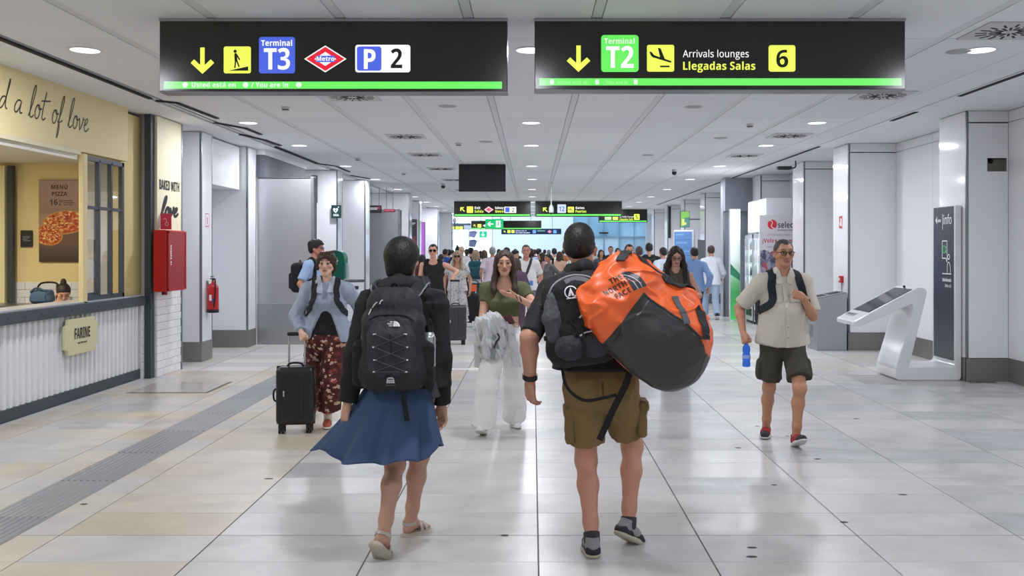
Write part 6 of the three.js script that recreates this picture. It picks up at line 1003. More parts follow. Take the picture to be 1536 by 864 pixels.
// walking pose: phase of the stride, step length; arms swing opposite
function stride(H, step, ph, o = {}) {
  const z = step / 2 * Math.cos(ph), lift = Math.sin(ph), w = o.w ?? 0.09, g = H / 1.75, sw = o.sh ?? 0.2;
  const feet = { L: { x: w, z: z + (z >= 0 ? -0.05 : 0.09) * 0, yaw: 0.12, pitch: z > 0.06 ? -0.25 : z < -0.06 ? 0.5 : 0 }, R: { x: -w, z: -z, yaw: -0.12, pitch: -z > 0.06 ? -0.25 : -z < -0.06 ? 0.5 : 0 } };
  const arm = (s, q) => ({ pos: [s * (sw + 0.075) * g, 0.505 * H + Math.abs(q) * 0.1, q * 0.8 + 0.03], pose: 'relax' });
  return { feet, hands: { L: arm(1, -z), R: arm(-1, z) }, py: -0.012 - Math.abs(z) * 0.06, lean: 0.02 };
}
// ---------------------------------------------------------------- the people nearest the camera
// a person's own axes: converts a point seen at (px,py) at distance d to that person's frame
const frame = (x, d, turn) => (px, py, dd = d) => { const wx = atX(px, dd) - x, wz = -dd + d, c = Math.cos(turn), s = Math.sin(turn); return [wx * c - wz * s, atY(py, dd), wx * s + wz * c]; };
const footAt = (T, px, py, yaw, pitch = 0) => { const d = FOCAL * EYE / (py - VY), p = T(px, py, d); return { x: p[0], z: p[2], yaw, pitch }; };
const BLACKCLOTH = mat(0x1d1d20, 0.9), NYLON = mat(0x1f2124, 0.72), NYLON2 = mat(0x2a2c30, 0.7), WEB = mat(0x15161a, 0.85), WHITETAB = mat(0xdcdcd8, 0.6);
function prop(name, label, category, who, group) { const g = who.grp, o = thing(name, label, category, g.position.toArray(), g.rotation.y, group); return o; }

// woman in black walking away, with skirt, sandals and backpack
{
  const at = [-0.71, 5.08], turn = Math.PI, T = frame(...at, turn);
  const w = person({ label: 'woman in black hooded jacket and blue skirt walking away with black backpack', lod: 0, sex: 'f', at, turn, b: { H: 1.715, sh: 0.98, bust: 1, waist: 0.95, hip: 1.02, leg: 0.98, arm: 0.95, neckR: 0.05 }, look: { skin: 0xc89a82, hair: 0x14110f, scalp: 0.9 }, hair: 'backbob',
    pose: { py: -0.025, lean: 0.015, head: { yaw: -0.3 }, feet: { L: footAt(T, 577, 834, -0.3, 0.75), R: { ...footAt(T, 616, 801, -0.55, 0), } }, hands: { L: { pos: T(521, 606, 5.0), pose: 'relax', palm: [-0.6, 0, 0.5], pole: [0.25, 0, -1] }, R: { pos: T(663, 608, 5.14), pose: 'relax', palm: [0.5, 0, -0.7], pole: [-0.2, 0, -1] } } },
    clothes: [{ part: 'jacket', mat: BLACKCLOTH, ease: 0.028, hemY: 0.885, drape: 0.172, sleeve: 1.96, sleeveEase: 0.03, cuff: 0.046, hood: 1, fold: 0.005, foldF: 9, neckR: 0.058 }], shoes: { kind: 'sandal' } });
  const F = w.F.jacket, S = w.S;
  // sandals: sole, straps
  for (const s of ['L', 'R']) {
    const sd = obj('sandal', cached('sandalSole', () => { const f = new Field(0.03), o = { flat: [[0, 1, 0], 0.62] }; f.cap([0, -0.082, -0.04], [0.0, -0.085, 0.06], 0.042, 0.046, o); f.cap([0, -0.085, 0.06], [-0.004, -0.084, 0.135], 0.047, 0.038, o); f.mod((d, x, y, z) => Math.max(d, y + 0.062 - Math.max(0, -z) * 0.12, -0.112 - y + Math.max(0, z - 0.1) * 0.2)); return meshField(f, 0.005); }), mat(0xb7ae9c, 0.7), w.grp);
    S.footM[s].decompose(sd.position, sd.quaternion, sd.scale);
    const sm = mat(0xc3bdb4, 0.45, { metalness: 0.3 }), arc = (z0, y0, z1, y1, ww, z2 = z1) => { const P = [], N = []; for (let i = 0; i <= 14; i++) { const a = -0.25 + (Math.PI + 0.5) * i / 14, q = Math.sin(a), z = z0 + (z1 - z0) * Math.max(0, q); P.push([Math.cos(a) * 0.042, y0 + (y1 - y0) * Math.max(0, q) + Math.min(0, q) * 0.02, z]); N.push(unit([Math.cos(a), q * 0.8 + 0.1, 0])); } return band(P, N, ww, 0.004); };
    obj('strap', arc(0.1, -0.066, 0.1, -0.026, 0.026), sm, sd); obj('strap', arc(0.055, -0.066, 0.06, -0.008, 0.024), sm, sd);
    const P = [], N = []; for (let i = 0; i <= 24; i++) { const a = i / 24 * Math.PI * 2; P.push([Math.cos(a) * 0.041, -0.002 + Math.sin(a) * 0.006, -0.006 + Math.sin(a) * 0.046]); N.push([Math.cos(a), 0, Math.sin(a)]); } obj('ankle_strap', band(P, N, 0.018, 0.004), sm, sd); obj('buckle', rbox(0.014, 0.018, 0.006, 0.002, 0.044, -0.002, 0.0, 1), STEEL, sd);
  }
  // blown skirt: rings from waist to hem
  {
    const nA = 120, nR = 44, mk = (off) => { const P = []; for (let j = 0; j <= nR; j++) for (let i = 0; i <= nA; i++) { const t = j / nR, a = i / nA * Math.PI * 2, c = Math.cos(a), s = Math.sin(a), left = Math.max(0, c), e = Math.pow(t, 1.25);
      const fold = e * (0.022 * Math.sin(a * 6 + 0.6 + t * 0.8) + 0.014 * Math.sin(a * 11 + 2 - t * 1.5) + 0.006 * Math.sin(a * 19 + 1)), rx = 0.17 + 0.1 * e + 0.12 * e * Math.pow(left, 2), rz = 0.15 + 0.1 * e;
      const x = 0.01 + 0.058 * e + (rx + fold - off) * c, z = -0.005 - 0.05 * e + (rz + fold - off) * s, y = 0.93 - (0.37 - 0.032 * Math.sin(a) + 0.012 * Math.sin(a * 5 + 1)) * t - 0.012 * e * Math.sin(a * 7 + 0.6);
      P.push(x, y, z); } return P; };
    const o = mk(0), n = mk(0.004), pos = [...o, ...n], idx = [], M = (nR + 1) * (nA + 1); for (let j = 0; j < nR; j++) for (let i = 0; i < nA; i++) { const a = j * (nA + 1) + i, b = a + 1, c = a + nA + 1, d = c + 1; idx.push(a, b, d, a, d, c, a + M, d + M, b + M, a + M, c + M, d + M); if (j === nR - 1) idx.push(c, d, d + M, c, d + M, c + M); }
    const uv = []; for (let q = 0; q < 2; q++) for (let j = 0; j <= nR; j++) for (let i = 0; i <= nA; i++) uv.push(i / nA * 8, j / nR * 3);
    let g = new THREE.BufferGeometry(); g.setAttribute('position', new THREE.Float32BufferAttribute(pos, 3)); g.setAttribute('uv', new THREE.Float32BufferAttribute(uv, 2)); g.setIndex(idx); g.computeVertexNormals();
    const weave = dataTex(64, 64, (u, v) => { const k = 205 + 22 * noise3(u * 40, v * 40, 1) + (((u * 64) | 0) % 2 ? 8 : 0); return [k, k, k]; }, false);
    obj('skirt', g, new THREE.MeshStandardMaterial({ color: 0x40597f, roughness: 0.85, map: weave }), w.grp);
    obj('skirt_hem', [tube([...Array(41).keys()].map((i) => { const k = (nR - 1) * (nA + 1) + i * 3; return o.slice(k * 3, k * 3 + 3); }), 0.003, 120, 5)], mat(0x3a5174, 0.85), w.grp);
  }
  // backpack
  const bp = prop('backpack', 'black hiking backpack with crossed bungee cord on the back of the woman in the skirt', 'backpack', w);
  bp.position.y = 0.0; const B = new Field(0.03), bx = 0.012, zb = -0.228;
  B.rb([bx, 1.115, zb], [0.165, 0.2, 0.1], 0.075); B.rb([bx, 1.28, zb + 0.015], [0.145, 0.13, 0.085], 0.08); B.cap([bx - 0.08, 1.0, zb - 0.01], [bx + 0.08, 1.0, zb - 0.01], 0.1, 0.1, { k: 0.05 }); B.cap([bx - 0.05, 1.37, zb + 0.03], [bx + 0.05, 1.37, zb + 0.03], 0.055, 0.055, { k: 0.06 });
  B.mod(wrinkle(0.0035, 14, 0.7, 3), 0.006);
  obj('main_compartment', meshField(B, 0.0075), NYLON, bp);
  const pk = new Field(0.03); pk.rb([bx, 1.085, zb - 0.075], [0.125, 0.145, 0.055], 0.045); pk.rb([bx, 1.24, zb - 0.055], [0.115, 0.045, 0.05], 0.04); pk.mod(wrinkle(0.003, 16, 0.8, 9), 0.005); obj('front_pocket', meshField(pk, 0.0065), NYLON2, bp);
  const lower = new Field(0.03); lower.rb([bx, 0.98, zb - 0.055], [0.15, 0.075, 0.075], 0.06); obj('lower_pocket', meshField(lower, 0.0075), mat(0x1b1c1f, 0.75), bp);
  for (const s of [-1, 1]) { const sp = new Field(0.03); sp.rb([bx + s * 0.172, 1.04, zb + 0.015], [0.04, 0.12, 0.075], 0.035); sp.mod(wrinkle(0.003, 18, 1, 5), 0.005); obj('side_pocket', meshField(sp, 0.008), mat(0x17181a, 0.9), bp); }
  // straps over the shoulders and hanging webbing
  for (const s of [-1, 1]) {
    obj('shoulder_strap', ribbon(F, [[bx + s * 0.07, 1.36, -0.2], [bx + s * 0.115, 1.43, -0.1], [bx + s * 0.13, 1.455, 0.0], [bx + s * 0.135, 1.36, 0.14], [bx + s * 0.15, 1.2, 0.17], [bx + s * 0.18, 1.08, 0.06]], 0.058, 0.014, 44, 0.008), NYLON2, bp);
    obj('strap_piping', ribbon(F, [[bx + s * 0.1, 1.36, -0.2], [bx + s * 0.147, 1.43, -0.1], [bx + s * 0.162, 1.45, 0.0]], 0.006, 0.006, 24, 0.018), mat(0x8b8d92, 0.6), bp);
    obj('webbing', tube([[bx + s * 0.1, 0.93, zb + 0.06], [bx + s * 0.155, 0.9, zb + 0.08], [bx + s * 0.17, 0.98, -0.1]], 0.009, 14, 6), WEB, bp);
  }
  const pz = (x, y) => { let z = zb - 0.4; for (let i = 0; i < 80; i++) { const d = Math.min(fieldAt(pk, x, y, z), fieldAt(B, x, y, z), fieldAt(lower, x, y, z)); if (d < 0.001) break; z += d * 0.7; } return z; };
  obj('hanging_webbing', band([0, 0.25, 0.5, 0.75, 1].map((t) => [bx - 0.055 + t * -0.02, 0.905 - t * 0.16, zb - 0.07 + t * 0.03]), Array(5).fill([0, 0, -1]), 0.026, 0.004), WEB, bp);
  obj('hip_belt', band([...Array(12).keys()].map((i) => { const t = i / 11; return [bx - 0.17 - 0.05 * t, 0.955 - t * 0.1, zb + 0.05 - t * 0.02]; }), Array(12).fill(unit([-0.6, 0.2, -1])), (t) => 0.07 - 0.03 * t, 0.012), NYLON2, bp);
  const tabs = [[-0.078, 1.2], [0.078, 1.2], [-0.084, 1.135], [0.08, 1.135], [-0.084, 1.07], [0.076, 1.07], [-0.08, 1.01], [0.078, 1.01]].map(([x, y]) => [bx + x, y, pz(bx + x, y)]);
  for (const t of tabs) obj('cord_loop', rbox(0.017, 0.007, 0.006, 0.002, t[0], t[1], t[2] - 0.002, 1), WHITETAB, bp);
  const cord = (a, b) => tube([...Array(7).keys()].map((i) => { const p = lerp3(a, b, i / 6); return [p[0], p[1], pz(p[0], p[1]) - 0.003]; }), 0.0028, 18, 6);
  for (const [i, j] of [[0, 3], [1, 2], [2, 5], [3, 4], [4, 7], [5, 6], [6, 7]]) obj('bungee_cord', cord(tabs[i], tabs[j]), mat(0x3a3d42, 0.6), bp);
  obj('cord_end', cord([bx, 1.2, 0], [bx - 0.012, 1.08, 0]), WEB, bp);
  const zip = (pts) => tube(pts.map(([x, y]) => [bx + x, y, pz(bx + x, y) - 0.004]), 0.0035, 14, 6);
  obj('zip_pull', [zip([[0.075, 1.36], [0.09, 1.345], [0.1, 1.33]]), zip([[0.105, 1.325], [0.112, 1.31], [0.118, 1.295]]), zip([[0.045, 1.37], [0.055, 1.365], [0.062, 1.35]])], mat(0xc9cac9, 0.5), bp);
  obj('top_zip', [zip([[-0.115, 1.27], [-0.08, 1.29], [0, 1.297], [0.08, 1.29], [0.115, 1.27]])], mat(0x0d0e10, 0.6), bp);
  obj('haul_loop', tube([[bx - 0.03, 1.42, -0.19], [bx, 1.455, -0.2], [bx + 0.03, 1.42, -0.19]], 0.008, 14, 8), WEB, bp);
  const both = new Field(0.02); both.P = [...B.P, ...pk.P, ...lower.P];
  // print: the two arched stripes with three lines of words beside them
  const lg = canvasTex(256, 128, (g) => { g.clearRect(0, 0, 256, 128); g.fillStyle = '#f2f2f0'; g.textAlign = 'right'; g.font = 'bold 34px sans-serif'; g.save(); g.translate(118, 0); g.scale(0.8, 1); g.fillText('THE', 0, 42); g.fillText('NORTH', 0, 76); g.fillText('FACE', 0, 110); g.restore(); g.beginPath(); g.moveTo(130, 112); g.lineTo(130, 20); g.bezierCurveTo(190, 10, 240, 50, 246, 112); g.closePath(); g.fill(); g.strokeStyle = '#222'; g.lineWidth = 5; g.beginPath(); g.moveTo(165, 112); g.bezierCurveTo(165, 80, 150, 50, 128, 46); g.moveTo(205, 112); g.bezierCurveTo(200, 70, 170, 34, 128, 30); g.stroke(); });
  const lm = mat(0xffffff, 0.6, { map: lg, transparent: true, alphaTest: 0.35 });
  obj('logo_print', decalGrid(both, [bx - 0.014, 1.252, zb - 0.3], [-1, 0, 0], [0, 1, 0], [0, 0, 1], 0.075, 0.036, 10, 6), lm, bp);
  const tg = canvasTex(128, 128, (g) => { g.clearRect(0, 0, 128, 128); g.fillStyle = '#b9bcc0'; g.beginPath(); g.moveTo(14, 84); g.lineTo(24, 30); g.quadraticCurveTo(30, 14, 64, 14); g.quadraticCurveTo(98, 14, 104, 30); g.lineTo(114, 84); g.closePath(); g.fill(); g.fillStyle = '#3a3c40'; g.fillRect(36, 30, 56, 14); g.fillStyle = '#8a8d92'; g.fillRect(28, 58, 72, 8); marks(g, 10, 116, 108, 13, '#6f7276', 8); });
  obj('badge', decalGrid(both, [bx - 0.004, 0.962, zb - 0.3], [-1, 0, 0], [0, 1, 0], [0, 0, 1], 0.056, 0.056, 6, 6), mat(0xffffff, 0.4, { map: tg, transparent: true, alphaTest: 0.35 }), bp);
  const wb = prop('water_bottle', 'silver metal water bottle in the side pocket of the black backpack', 'bottle', w), p = [bx - 0.185, 1.02, zb + 0.0];
  obj('bottle_body', new THREE.LatheGeometry([[0, 0], [0.03, 0], [0.033, 0.01], [0.033, 0.15], [0.022, 0.18], [0, 0.18]].map((q) => new THREE.Vector2(...q)), 20).translate(...p), mat(0xc3c6c9, 0.25, { metalness: 0.8 }), wb); obj('cap', cyl(0.02, 0.02, 0.035, p[0], p[1] + 0.195, p[2], 16), BLACKP, wb); obj('carry_loop', tube([[p[0] - 0.018, p[1] + 0.2, p[2]], [p[0], p[1] + 0.25, p[2]], [p[0] + 0.018, p[1] + 0.2, p[2]]], 0.004, 12, 6), BLACKP, wb);
  const yt = prop('luggage_tag', 'small yellow green tag hanging at the left side of the black backpack', 'tag', w); obj('tag_body', rbox(0.03, 0.055, 0.02, 0.008, 0.196, 1.115, zb + 0.08, 2), mat(0xc8e04a, 0.5), yt); obj('tag_cord', tube([[0.196, 1.14, zb + 0.08], [0.19, 1.18, zb + 0.06]], 0.003, 6, 5), WHITETAB, yt);
}
// man walking away with shorts, backpack and orange duffel
{
  const at = [0.36, 5.05], turn = Math.PI, T = frame(...at, turn);
  const w = person({ label: 'man in black jacket and khaki shorts walking away with orange duffel over shoulder', lod: 0, sex: 'm', at, turn, b: { H: 1.805, sh: 1.04, waist: 1.12, hip: 1.05, chest: 1.05, leg: 1.0, arm: 1.2, hand: 1.1, neckR: 0.062 }, look: { skin: 0xc78f76, hair: 0x1d1a19, scalp: 0.85 }, hair: 'short',
    pose: { py: -0.02, side: 0.16, lean: 0.05, px: -0.01, head: { yaw: -0.12, roll: 0.02 }, feet: { L: footAt(T, 888, 832, 0.05, 0), R: footAt(T, 950, 815, -0.75, 0.5) }, hands: { L: { pos: T(795, 573, 5.0), pose: 'relax', palm: [-0.7, 0, 0.6], pole: [0.5, 0, -1] }, R: { pos: [-0.1, 1.36, 0.22], pose: 'grip', palm: [0, 0, -1], dir: [0.3, 0.8, 0], pole: [-0.7, -0.6, 0.2] } } },
    clothes: [{ part: 'jacket', mat: mat(0x1a1a1e, 0.75), ease: 0.024, hemY: 0.985, drape: 0.2, sleeve: [0.95, 1.95], sleeveEase: 0.012, standCollar: 1, fold: 0.006, foldF: 9, neckR: 0.062 },
      { part: 'shorts', legs: 1, mat: mat(0x80683f, 0.88), ease: 0.022, len: 0.72, rHem: 0.114, wide: 1.08, fold: 0.005, foldF: 8, waistY: 1.04, pocket: 0 }], shoes: { color: 0x8d8e8f, sole: 0xb9b39c, lace: 0x1b1c20 }, socks: { h: 0.1, color: 0x3a3a3e } });
  const F = w.F.shorts, S = w.S, J = w.F.jacket, khaki = mat(0x7a633b, 0.88);
  for (const s of ['L', 'R']) {  // navy overlays of the shoes; cargo pockets
    const o = s === 'L' ? 1 : -1, u = obj('shoe_overlay', cached('overlay', () => { const f = new Field(0.02), y0 = -0.075; f.cap([0, y0 + 0.034, -0.042], [0, y0 + 0.034, 0.06], 0.041, 0.043); f.cap([0, y0 + 0.034, 0.06], [0.004, y0 + 0.027, 0.143], 0.043, 0.035); f.mod((d, x, y, z) => Math.max(d, y0 + 0.02 - y, y - y0 - 0.05 + 0.018 * Math.sin(z * 45))); return meshField(f, 0.005); }), mat(0x23252f, 0.75), w.grp); S.footM[s].decompose(u.position, u.quaternion, u.scale);
    const h = S.hip[s], k = S.knee[s], c = add(lerp3(h, k, 0.5), S.R, o * 0.086), pf = new Field(0.02); pf.rb(add(c, [0, 0, -0.03]), [0.026, 0.1, 0.075], 0.02); pf.rb(add(c, [o * 0.006, 0.075, -0.03]), [0.029, 0.028, 0.082], 0.014, { k: 0.006 }); pf.mod(wrinkle(0.003, 15, 1, 2)); obj('cargo_pocket', meshField(pf, 0.008), khaki, w.grp);
    obj('back_pocket', decalGrid(F, add(add(S.pelvis, S.R, o * 0.085), [0, -0.05, -0.4]), [-1, 0, 0], [0, 1, 0], [0, 0, 1], 0.12, 0.13, 8, 8, 0.004), khaki, w.grp);
  }
  obj('centre_seam', ribbon(F, [[S.pelvis[0], 0.99, -0.25], [S.pelvis[0], 0.9, -0.25], [S.pelvis[0], 0.82, -0.2]], 0.008, 0.004, 20, 0.002), mat(0x5d4a2a, 0.9), w.grp);
  obj('wrist_watch', (() => { const M = S.handM.L, P = [], N = []; for (let i = 0; i <= 24; i++) { const a = i / 24 * Math.PI * 2; P.push(V(Math.cos(a) * 0.031, 0.03, Math.sin(a) * 0.036).applyMatrix4(M).toArray()); N.push(unit(sub(V(Math.cos(a), 0.03, Math.sin(a)).applyMatrix4(M).toArray(), V(0, 0.03, 0).applyMatrix4(M).toArray()))); } return band(P, N, 0.026, 0.007); })(), BLACKP, w.grp);
  // backpack on the left shoulder
  const bp = prop('backpack', 'black and grey backpack with round white emblem hanging on left shoulder of man', 'backpack', w);
  const bx = 0.125, by = 1.275, bz = -0.265, tl = -0.12, ct = Math.cos(tl), st = Math.sin(tl);
  const G = new THREE.Group(); const rot = (p) => [bx + (p[0] * ct - p[1] * st), by + (p[0] * st + p[1] * ct), bz + p[2]];
  bp.position.set(w.grp.position.x - bx, by, w.grp.position.z - bz); bp.rotation.set(0, Math.PI, 0); bp.rotateZ(tl); bp.rotateX(0.1); bp.scale.setScalar(0.9);
  const B = new Field(0.03); B.rb([0, -0.01, 0.02], [0.195, 0.22, 0.11], 0.09); B.cap([-0.08, 0.17, 0.02], [0.08, 0.17, 0.02], 0.1, 0.1, { k: 0.06 }); B.cap([-0.1, -0.17, -0.01], [0.1, -0.17, -0.01], 0.095, 0.095, { k: 0.06 }); B.mod(wrinkle(0.004, 13, 0.8, 12), 0.006);
  obj('main_compartment', meshField(B, 0.0075), mat(0x19191b, 0.8), bp);
  const fp = new Field(0.02); fp.rb([0, 0.0, -0.085], [0.13, 0.2, 0.055], 0.05); fp.cap([-0.03, 0.16, -0.06], [0.03, 0.16, -0.06], 0.075, 0.075, { k: 0.05 }); fp.mod(wrinkle(0.003, 15, 0.8, 8)); obj('front_panel', meshField(fp, 0.0075), mat(0x141416, 0.85), bp);
  const grey = mat(0x4b4d52, 0.8), grey2 = mat(0x2d2f34, 0.8);
  for (const s of [-1, 1]) { const p = new Field(0.02); p.chain([[s * 0.13, 0.12, -0.09], [s * 0.145, 0.02, -0.1], [s * 0.15, -0.08, -0.085]], [0.045, 0.058, 0.045], { flat: [[0, 0, 1], 0.75] }); p.mod(wrinkle(0.004, 18, 1, s)); obj('grey_side_pocket', meshField(p, 0.007), grey, bp); const q = new Field(0.02); q.ell([s * 0.07, -0.155, -0.11], [0.088, 0.075, 0.06]); q.mod(wrinkle(0.004, 16, 1, s + 4)); obj('lower_pocket', meshField(q, 0.007), grey2, bp); }
  const zf = (x, y) => { let z = -0.4; for (let i = 0; i < 80; i++) { const d = Math.min(fieldAt(B, x, y, z), fieldAt(fp, x, y, z)); if (d < 0.001) break; z += d * 0.7; } return z; };
  const on = (pts, r, m, n, dz = 0.004) => obj(n, tube(pts.map(([x, y]) => [x, y, zf(x, y) - dz]), r, 40, 6), m, bp);
  on([[-0.17, -0.02], [-0.165, 0.1], [-0.12, 0.2], [0, 0.245], [0.12, 0.2], [0.165, 0.1], [0.17, -0.02]], 0.007, mat(0x8f9196, 0.6), 'piping');
  obj('grey_arch', band([...Array(20).keys()].map((i) => { const a = Math.PI * (0.12 + 0.5 * i / 19), x = -Math.cos(a) * -0.15, y = 0.03 + Math.sin(a) * 0.19; return [-x, y, zf(-x, y) - 0.003]; }), Array(20).fill([0, 0.3, -1]), 0.03, 0.006), mat(0x6b6d73, 0.75), bp);
  on([[-0.05, 0.02], [0.0, 0.035], [0.05, -0.01], [0.02, -0.06], [0.06, -0.12]], 0.004, WEB, 'bungee_cord', 0.007); on([[-0.06, 0.03], [-0.03, 0.025], [0.0, 0.0]], 0.005, mat(0xb9bbbe, 0.5), 'cord_lock', 0.01); on([[-0.06, -0.08], [-0.02, -0.085], [0.01, -0.1]], 0.005, mat(0xb9bbbe, 0.5), 'cord_lock', 0.01); on([[-0.005, -0.06], [-0.01, -0.15], [0.0, -0.22]], 0.006, WEB, 'pocket_strap', 0.03);
  const em = canvasTex(128, 128, (g) => { g.clearRect(0, 0, 128, 128); g.strokeStyle = g.fillStyle = '#eceeef'; g.lineWidth = 9; g.beginPath(); g.arc(64, 60, 50, 0.5, 5.9); g.stroke(); g.beginPath(); g.moveTo(64, 22); g.lineTo(92, 92); g.lineTo(70, 92); g.lineTo(64, 66); g.lineTo(58, 92); g.lineTo(36, 92); g.closePath(); g.fill(); g.fillRect(20, 108, 88, 7); });
  const bo = new Field(0.02); bo.P = [...B.P, ...fp.P]; obj('emblem', decalGrid(bo, [0.03, 0.145, -0.4], [-1, 0, 0], [0, 1, 0], [0, 0, 1], 0.085, 0.085, 8, 8, 0.003), mat(0xffffff, 0.5, { map: em, transparent: true, alphaTest: 0.35 }), bp);
  obj('side_buckles', [rbox(0.02, 0.03, 0.02, 0.006, 0.2, -0.09, -0.02), rbox(0.02, 0.03, 0.02, 0.006, 0.205, 0.09, 0.0)], BLACKP, bp);
  obj('shoulder_strap', ribbon(J, [[0.17, 1.43, -0.16], [0.2, 1.49, -0.06], [0.2, 1.46, 0.06], [0.2, 1.3, 0.17], [0.22, 1.15, 0.12]].map((p) => p), 0.06, 0.014, 40, 0.008), NYLON2, w.grp);
  // dangling waist strap of the pack, on the shorts
  const hang = (pts, wd) => { const P = new THREE.CatmullRomCurve3(pts.map(([x, y, d]) => V(...T(x, y, d)))).getPoints(24).map((p) => p.toArray()); obj('waist_strap', band(P, P.map(() => [0.1, 0, -1]), wd, 0.005), WEB, w.grp); };
  hang([[948, 535, 4.83], [941, 570, 4.81], [922, 610, 4.82], [899, 660, 4.84]], 0.034); hang([[842, 540, 4.88], [850, 580, 4.83], [875, 600, 4.81], [905, 597, 4.8], [925, 592, 4.81]], 0.016);

  // duffel: axis down to the right, black base panel towards the camera
  const d = 4.74, C = V(atX(960, d), atY(481, d), -d), u = V(0.8, -0.6, 0.02).normalize(), wv = V(0, 0.03, 1), vv = new THREE.Vector3().crossVectors(wv, u).normalize(), ww = new THREE.Vector3().crossVectors(u, vv).normalize();
  const df = thing('duffel_bag', 'large orange duffel bag with dark grey base panel slung over back of man', 'duffel bag', C.toArray()); df.quaternion.setFromRotationMatrix(new THREE.Matrix4().makeBasis(u, vv, ww));
  const D = new Field(0.05); D.cap([-0.13, 0, 0], [0.16, 0, -0.0], 0.205, 0.222, { k: 0.03 }); D.rb([0.03, 0.0, 0], [0.29, 0.175, 0.175], 0.12, { k: 0.12 }); D.rb([-0.2, 0.05, 0.0], [0.1, 0.17, 0.12], 0.05, { k: 0.08 }); D.cap([-0.2, -0.02, 0.03], [-0.275, -0.06, 0.03], 0.1, 0.04, { k: 0.08 }); D.cap([0.12, -0.03, 0.02], [0.25, -0.06, 0.02], 0.18, 0.14, { k: 0.08 });
  D.cap([-0.2, 0.18, 0.02], [0.12, 0.235, 0.0], 0.035, 0.04, { k: 0.09 }); D.cap([-0.13, 0.08, 0.17], [-0.1, 0.2, 0.09], 0.03, 0.03, { k: 0.06 });
  D.mod((q, x, y, z) => { if (Math.abs(q) > 0.07) return q; const soft = x < -0.05 || y > 0.1 ? 1 : 0.25, n = noise3(x * 4.5 + 3, y * 4.5, z * 4.5); return q + soft * (0.026 * (Math.abs(n) - 0.3) + 0.003 * noise3(x * 13, y * 13, z * 13 + 5) - 0.012 * Math.max(0, 1 - Math.abs(noise3(x * 3 + 9, y * 4 - x * 2, z * 4)) * 5)); }, 0.03);
  const isBase = (x, y, z) => { const a = Math.atan2(y, z); return x > -0.09 && (a < 0.5 - (x > 0.26 ? (x - 0.26) * 1.5 : 0) && a > -1.3) || (x > 0.31 && y < 0.06) || (x > 0.2 && a <= -1.3 && a > -2.2); };
  const orange = lin(0xf0662a), base = lin(0x2c2d2d);
  obj('body', meshField(D, 0.007, (x, y, z) => isBase(x, y, z) ? base : orange), new THREE.MeshPhysicalMaterial({ color: 0xffffff, vertexColors: true, roughness: 0.42, clearcoat: 0.15, clearcoatRoughness: 0.4 }), df);
  const seam = (f, n, a, b) => [...Array(n + 1).keys()].map((i) => f(a + (b - a) * i / n)), surf = (x, ang) => { let r = 0.45; for (let i = 0; i < 60; i++) { const q = fieldAt(D, x, Math.sin(ang) * r, Math.cos(ang) * r); if (q < 0.001) break; r -= q * 0.7; } return [x, Math.sin(ang) * r, Math.cos(ang) * r]; };
  obj('seam_piping', [tube(seam((t) => surf(-0.09, t), 24, -1.3, 0.5), 0.004, 48, 6), tube(seam((t) => surf(t, 0.5), 24, -0.09, 0.27), 0.005, 48, 6), tube(seam((t) => surf(t, -1.3), 20, -0.09, 0.24), 0.005, 48, 6)], mat(0x3a3a38, 0.6), df);
  const strapOn = (n, pts, wd, m) => { const P = pts.map(([x, a]) => surf(x, a)); obj(n, ribbon(D, P, wd, 0.006, 30, 0.006), m, df); };
  strapOn('compression_strap', [[0.05, 0.95], [0.13, 0.62], [0.165, 0.5]], 0.035, mat(0x55585c, 0.5)); strapOn('compression_strap', [[0.19, 1.1], [0.24, 0.8], [0.29, 0.55]], 0.05, mat(0x26272a, 0.7)); strapOn('carry_strap', [[-0.24, 1.9], [-0.2, 1.5], [-0.1, 1.25], [0.02, 1.3], [0.12, 1.6]], 0.045, mat(0x232427, 0.7)); strapOn('end_strap', [[-0.27, 0.9], [-0.26, 1.5], [-0.26, 2.2]], 0.045, mat(0x232427, 0.7));
  obj('buckle', [rbox(0.03, 0.02, 0.02, 0.005, ...add(surf(0.285, 0.62), [0, 0.004, 0.004]), 1)], BLACKP, df);
  const lt = canvasTex(512, 384, (g) => { g.clearRect(0, 0, 512, 384); g.fillStyle = '#2b211d'; g.textAlign = 'right'; g.font = 'bold 88px sans-serif'; g.save(); g.translate(300, 0); g.scale(0.92, 1); g.fillText('THE', 0, 110); g.fillText('NORTH', 0, 205); g.fillText('FACE', 0, 300); g.restore(); g.fillStyle = '#35373d'; g.beginPath(); g.moveTo(320, 300); g.lineTo(320, 40); g.bezierCurveTo(420, 20, 500, 130, 502, 300); g.closePath(); g.fill(); g.strokeStyle = '#c9ccd2'; g.lineWidth = 9; g.beginPath(); g.moveTo(384, 300); g.bezierCurveTo(380, 200, 360, 130, 320, 110); g.moveTo(440, 300); g.bezierCurveTo(435, 170, 400, 90, 320, 70); g.stroke(); });
  const qd = (p) => V(...p).applyQuaternion(df.quaternion.clone().invert()).toArray(), uu = unit(qd([0.9, 0.42, 0])), wn = unit(qd([-0.42, 0.9, 0]));
  obj('logo_print', decalGrid(D, [-0.2, 0.13, 0.4], uu, wn, unit([0.05, -0.25, -1]), 0.22, 0.165, 22, 18, 0.003), mat(0xffffff, 0.45, { map: lt, transparent: true, alphaTest: 0.35 }), df);
}
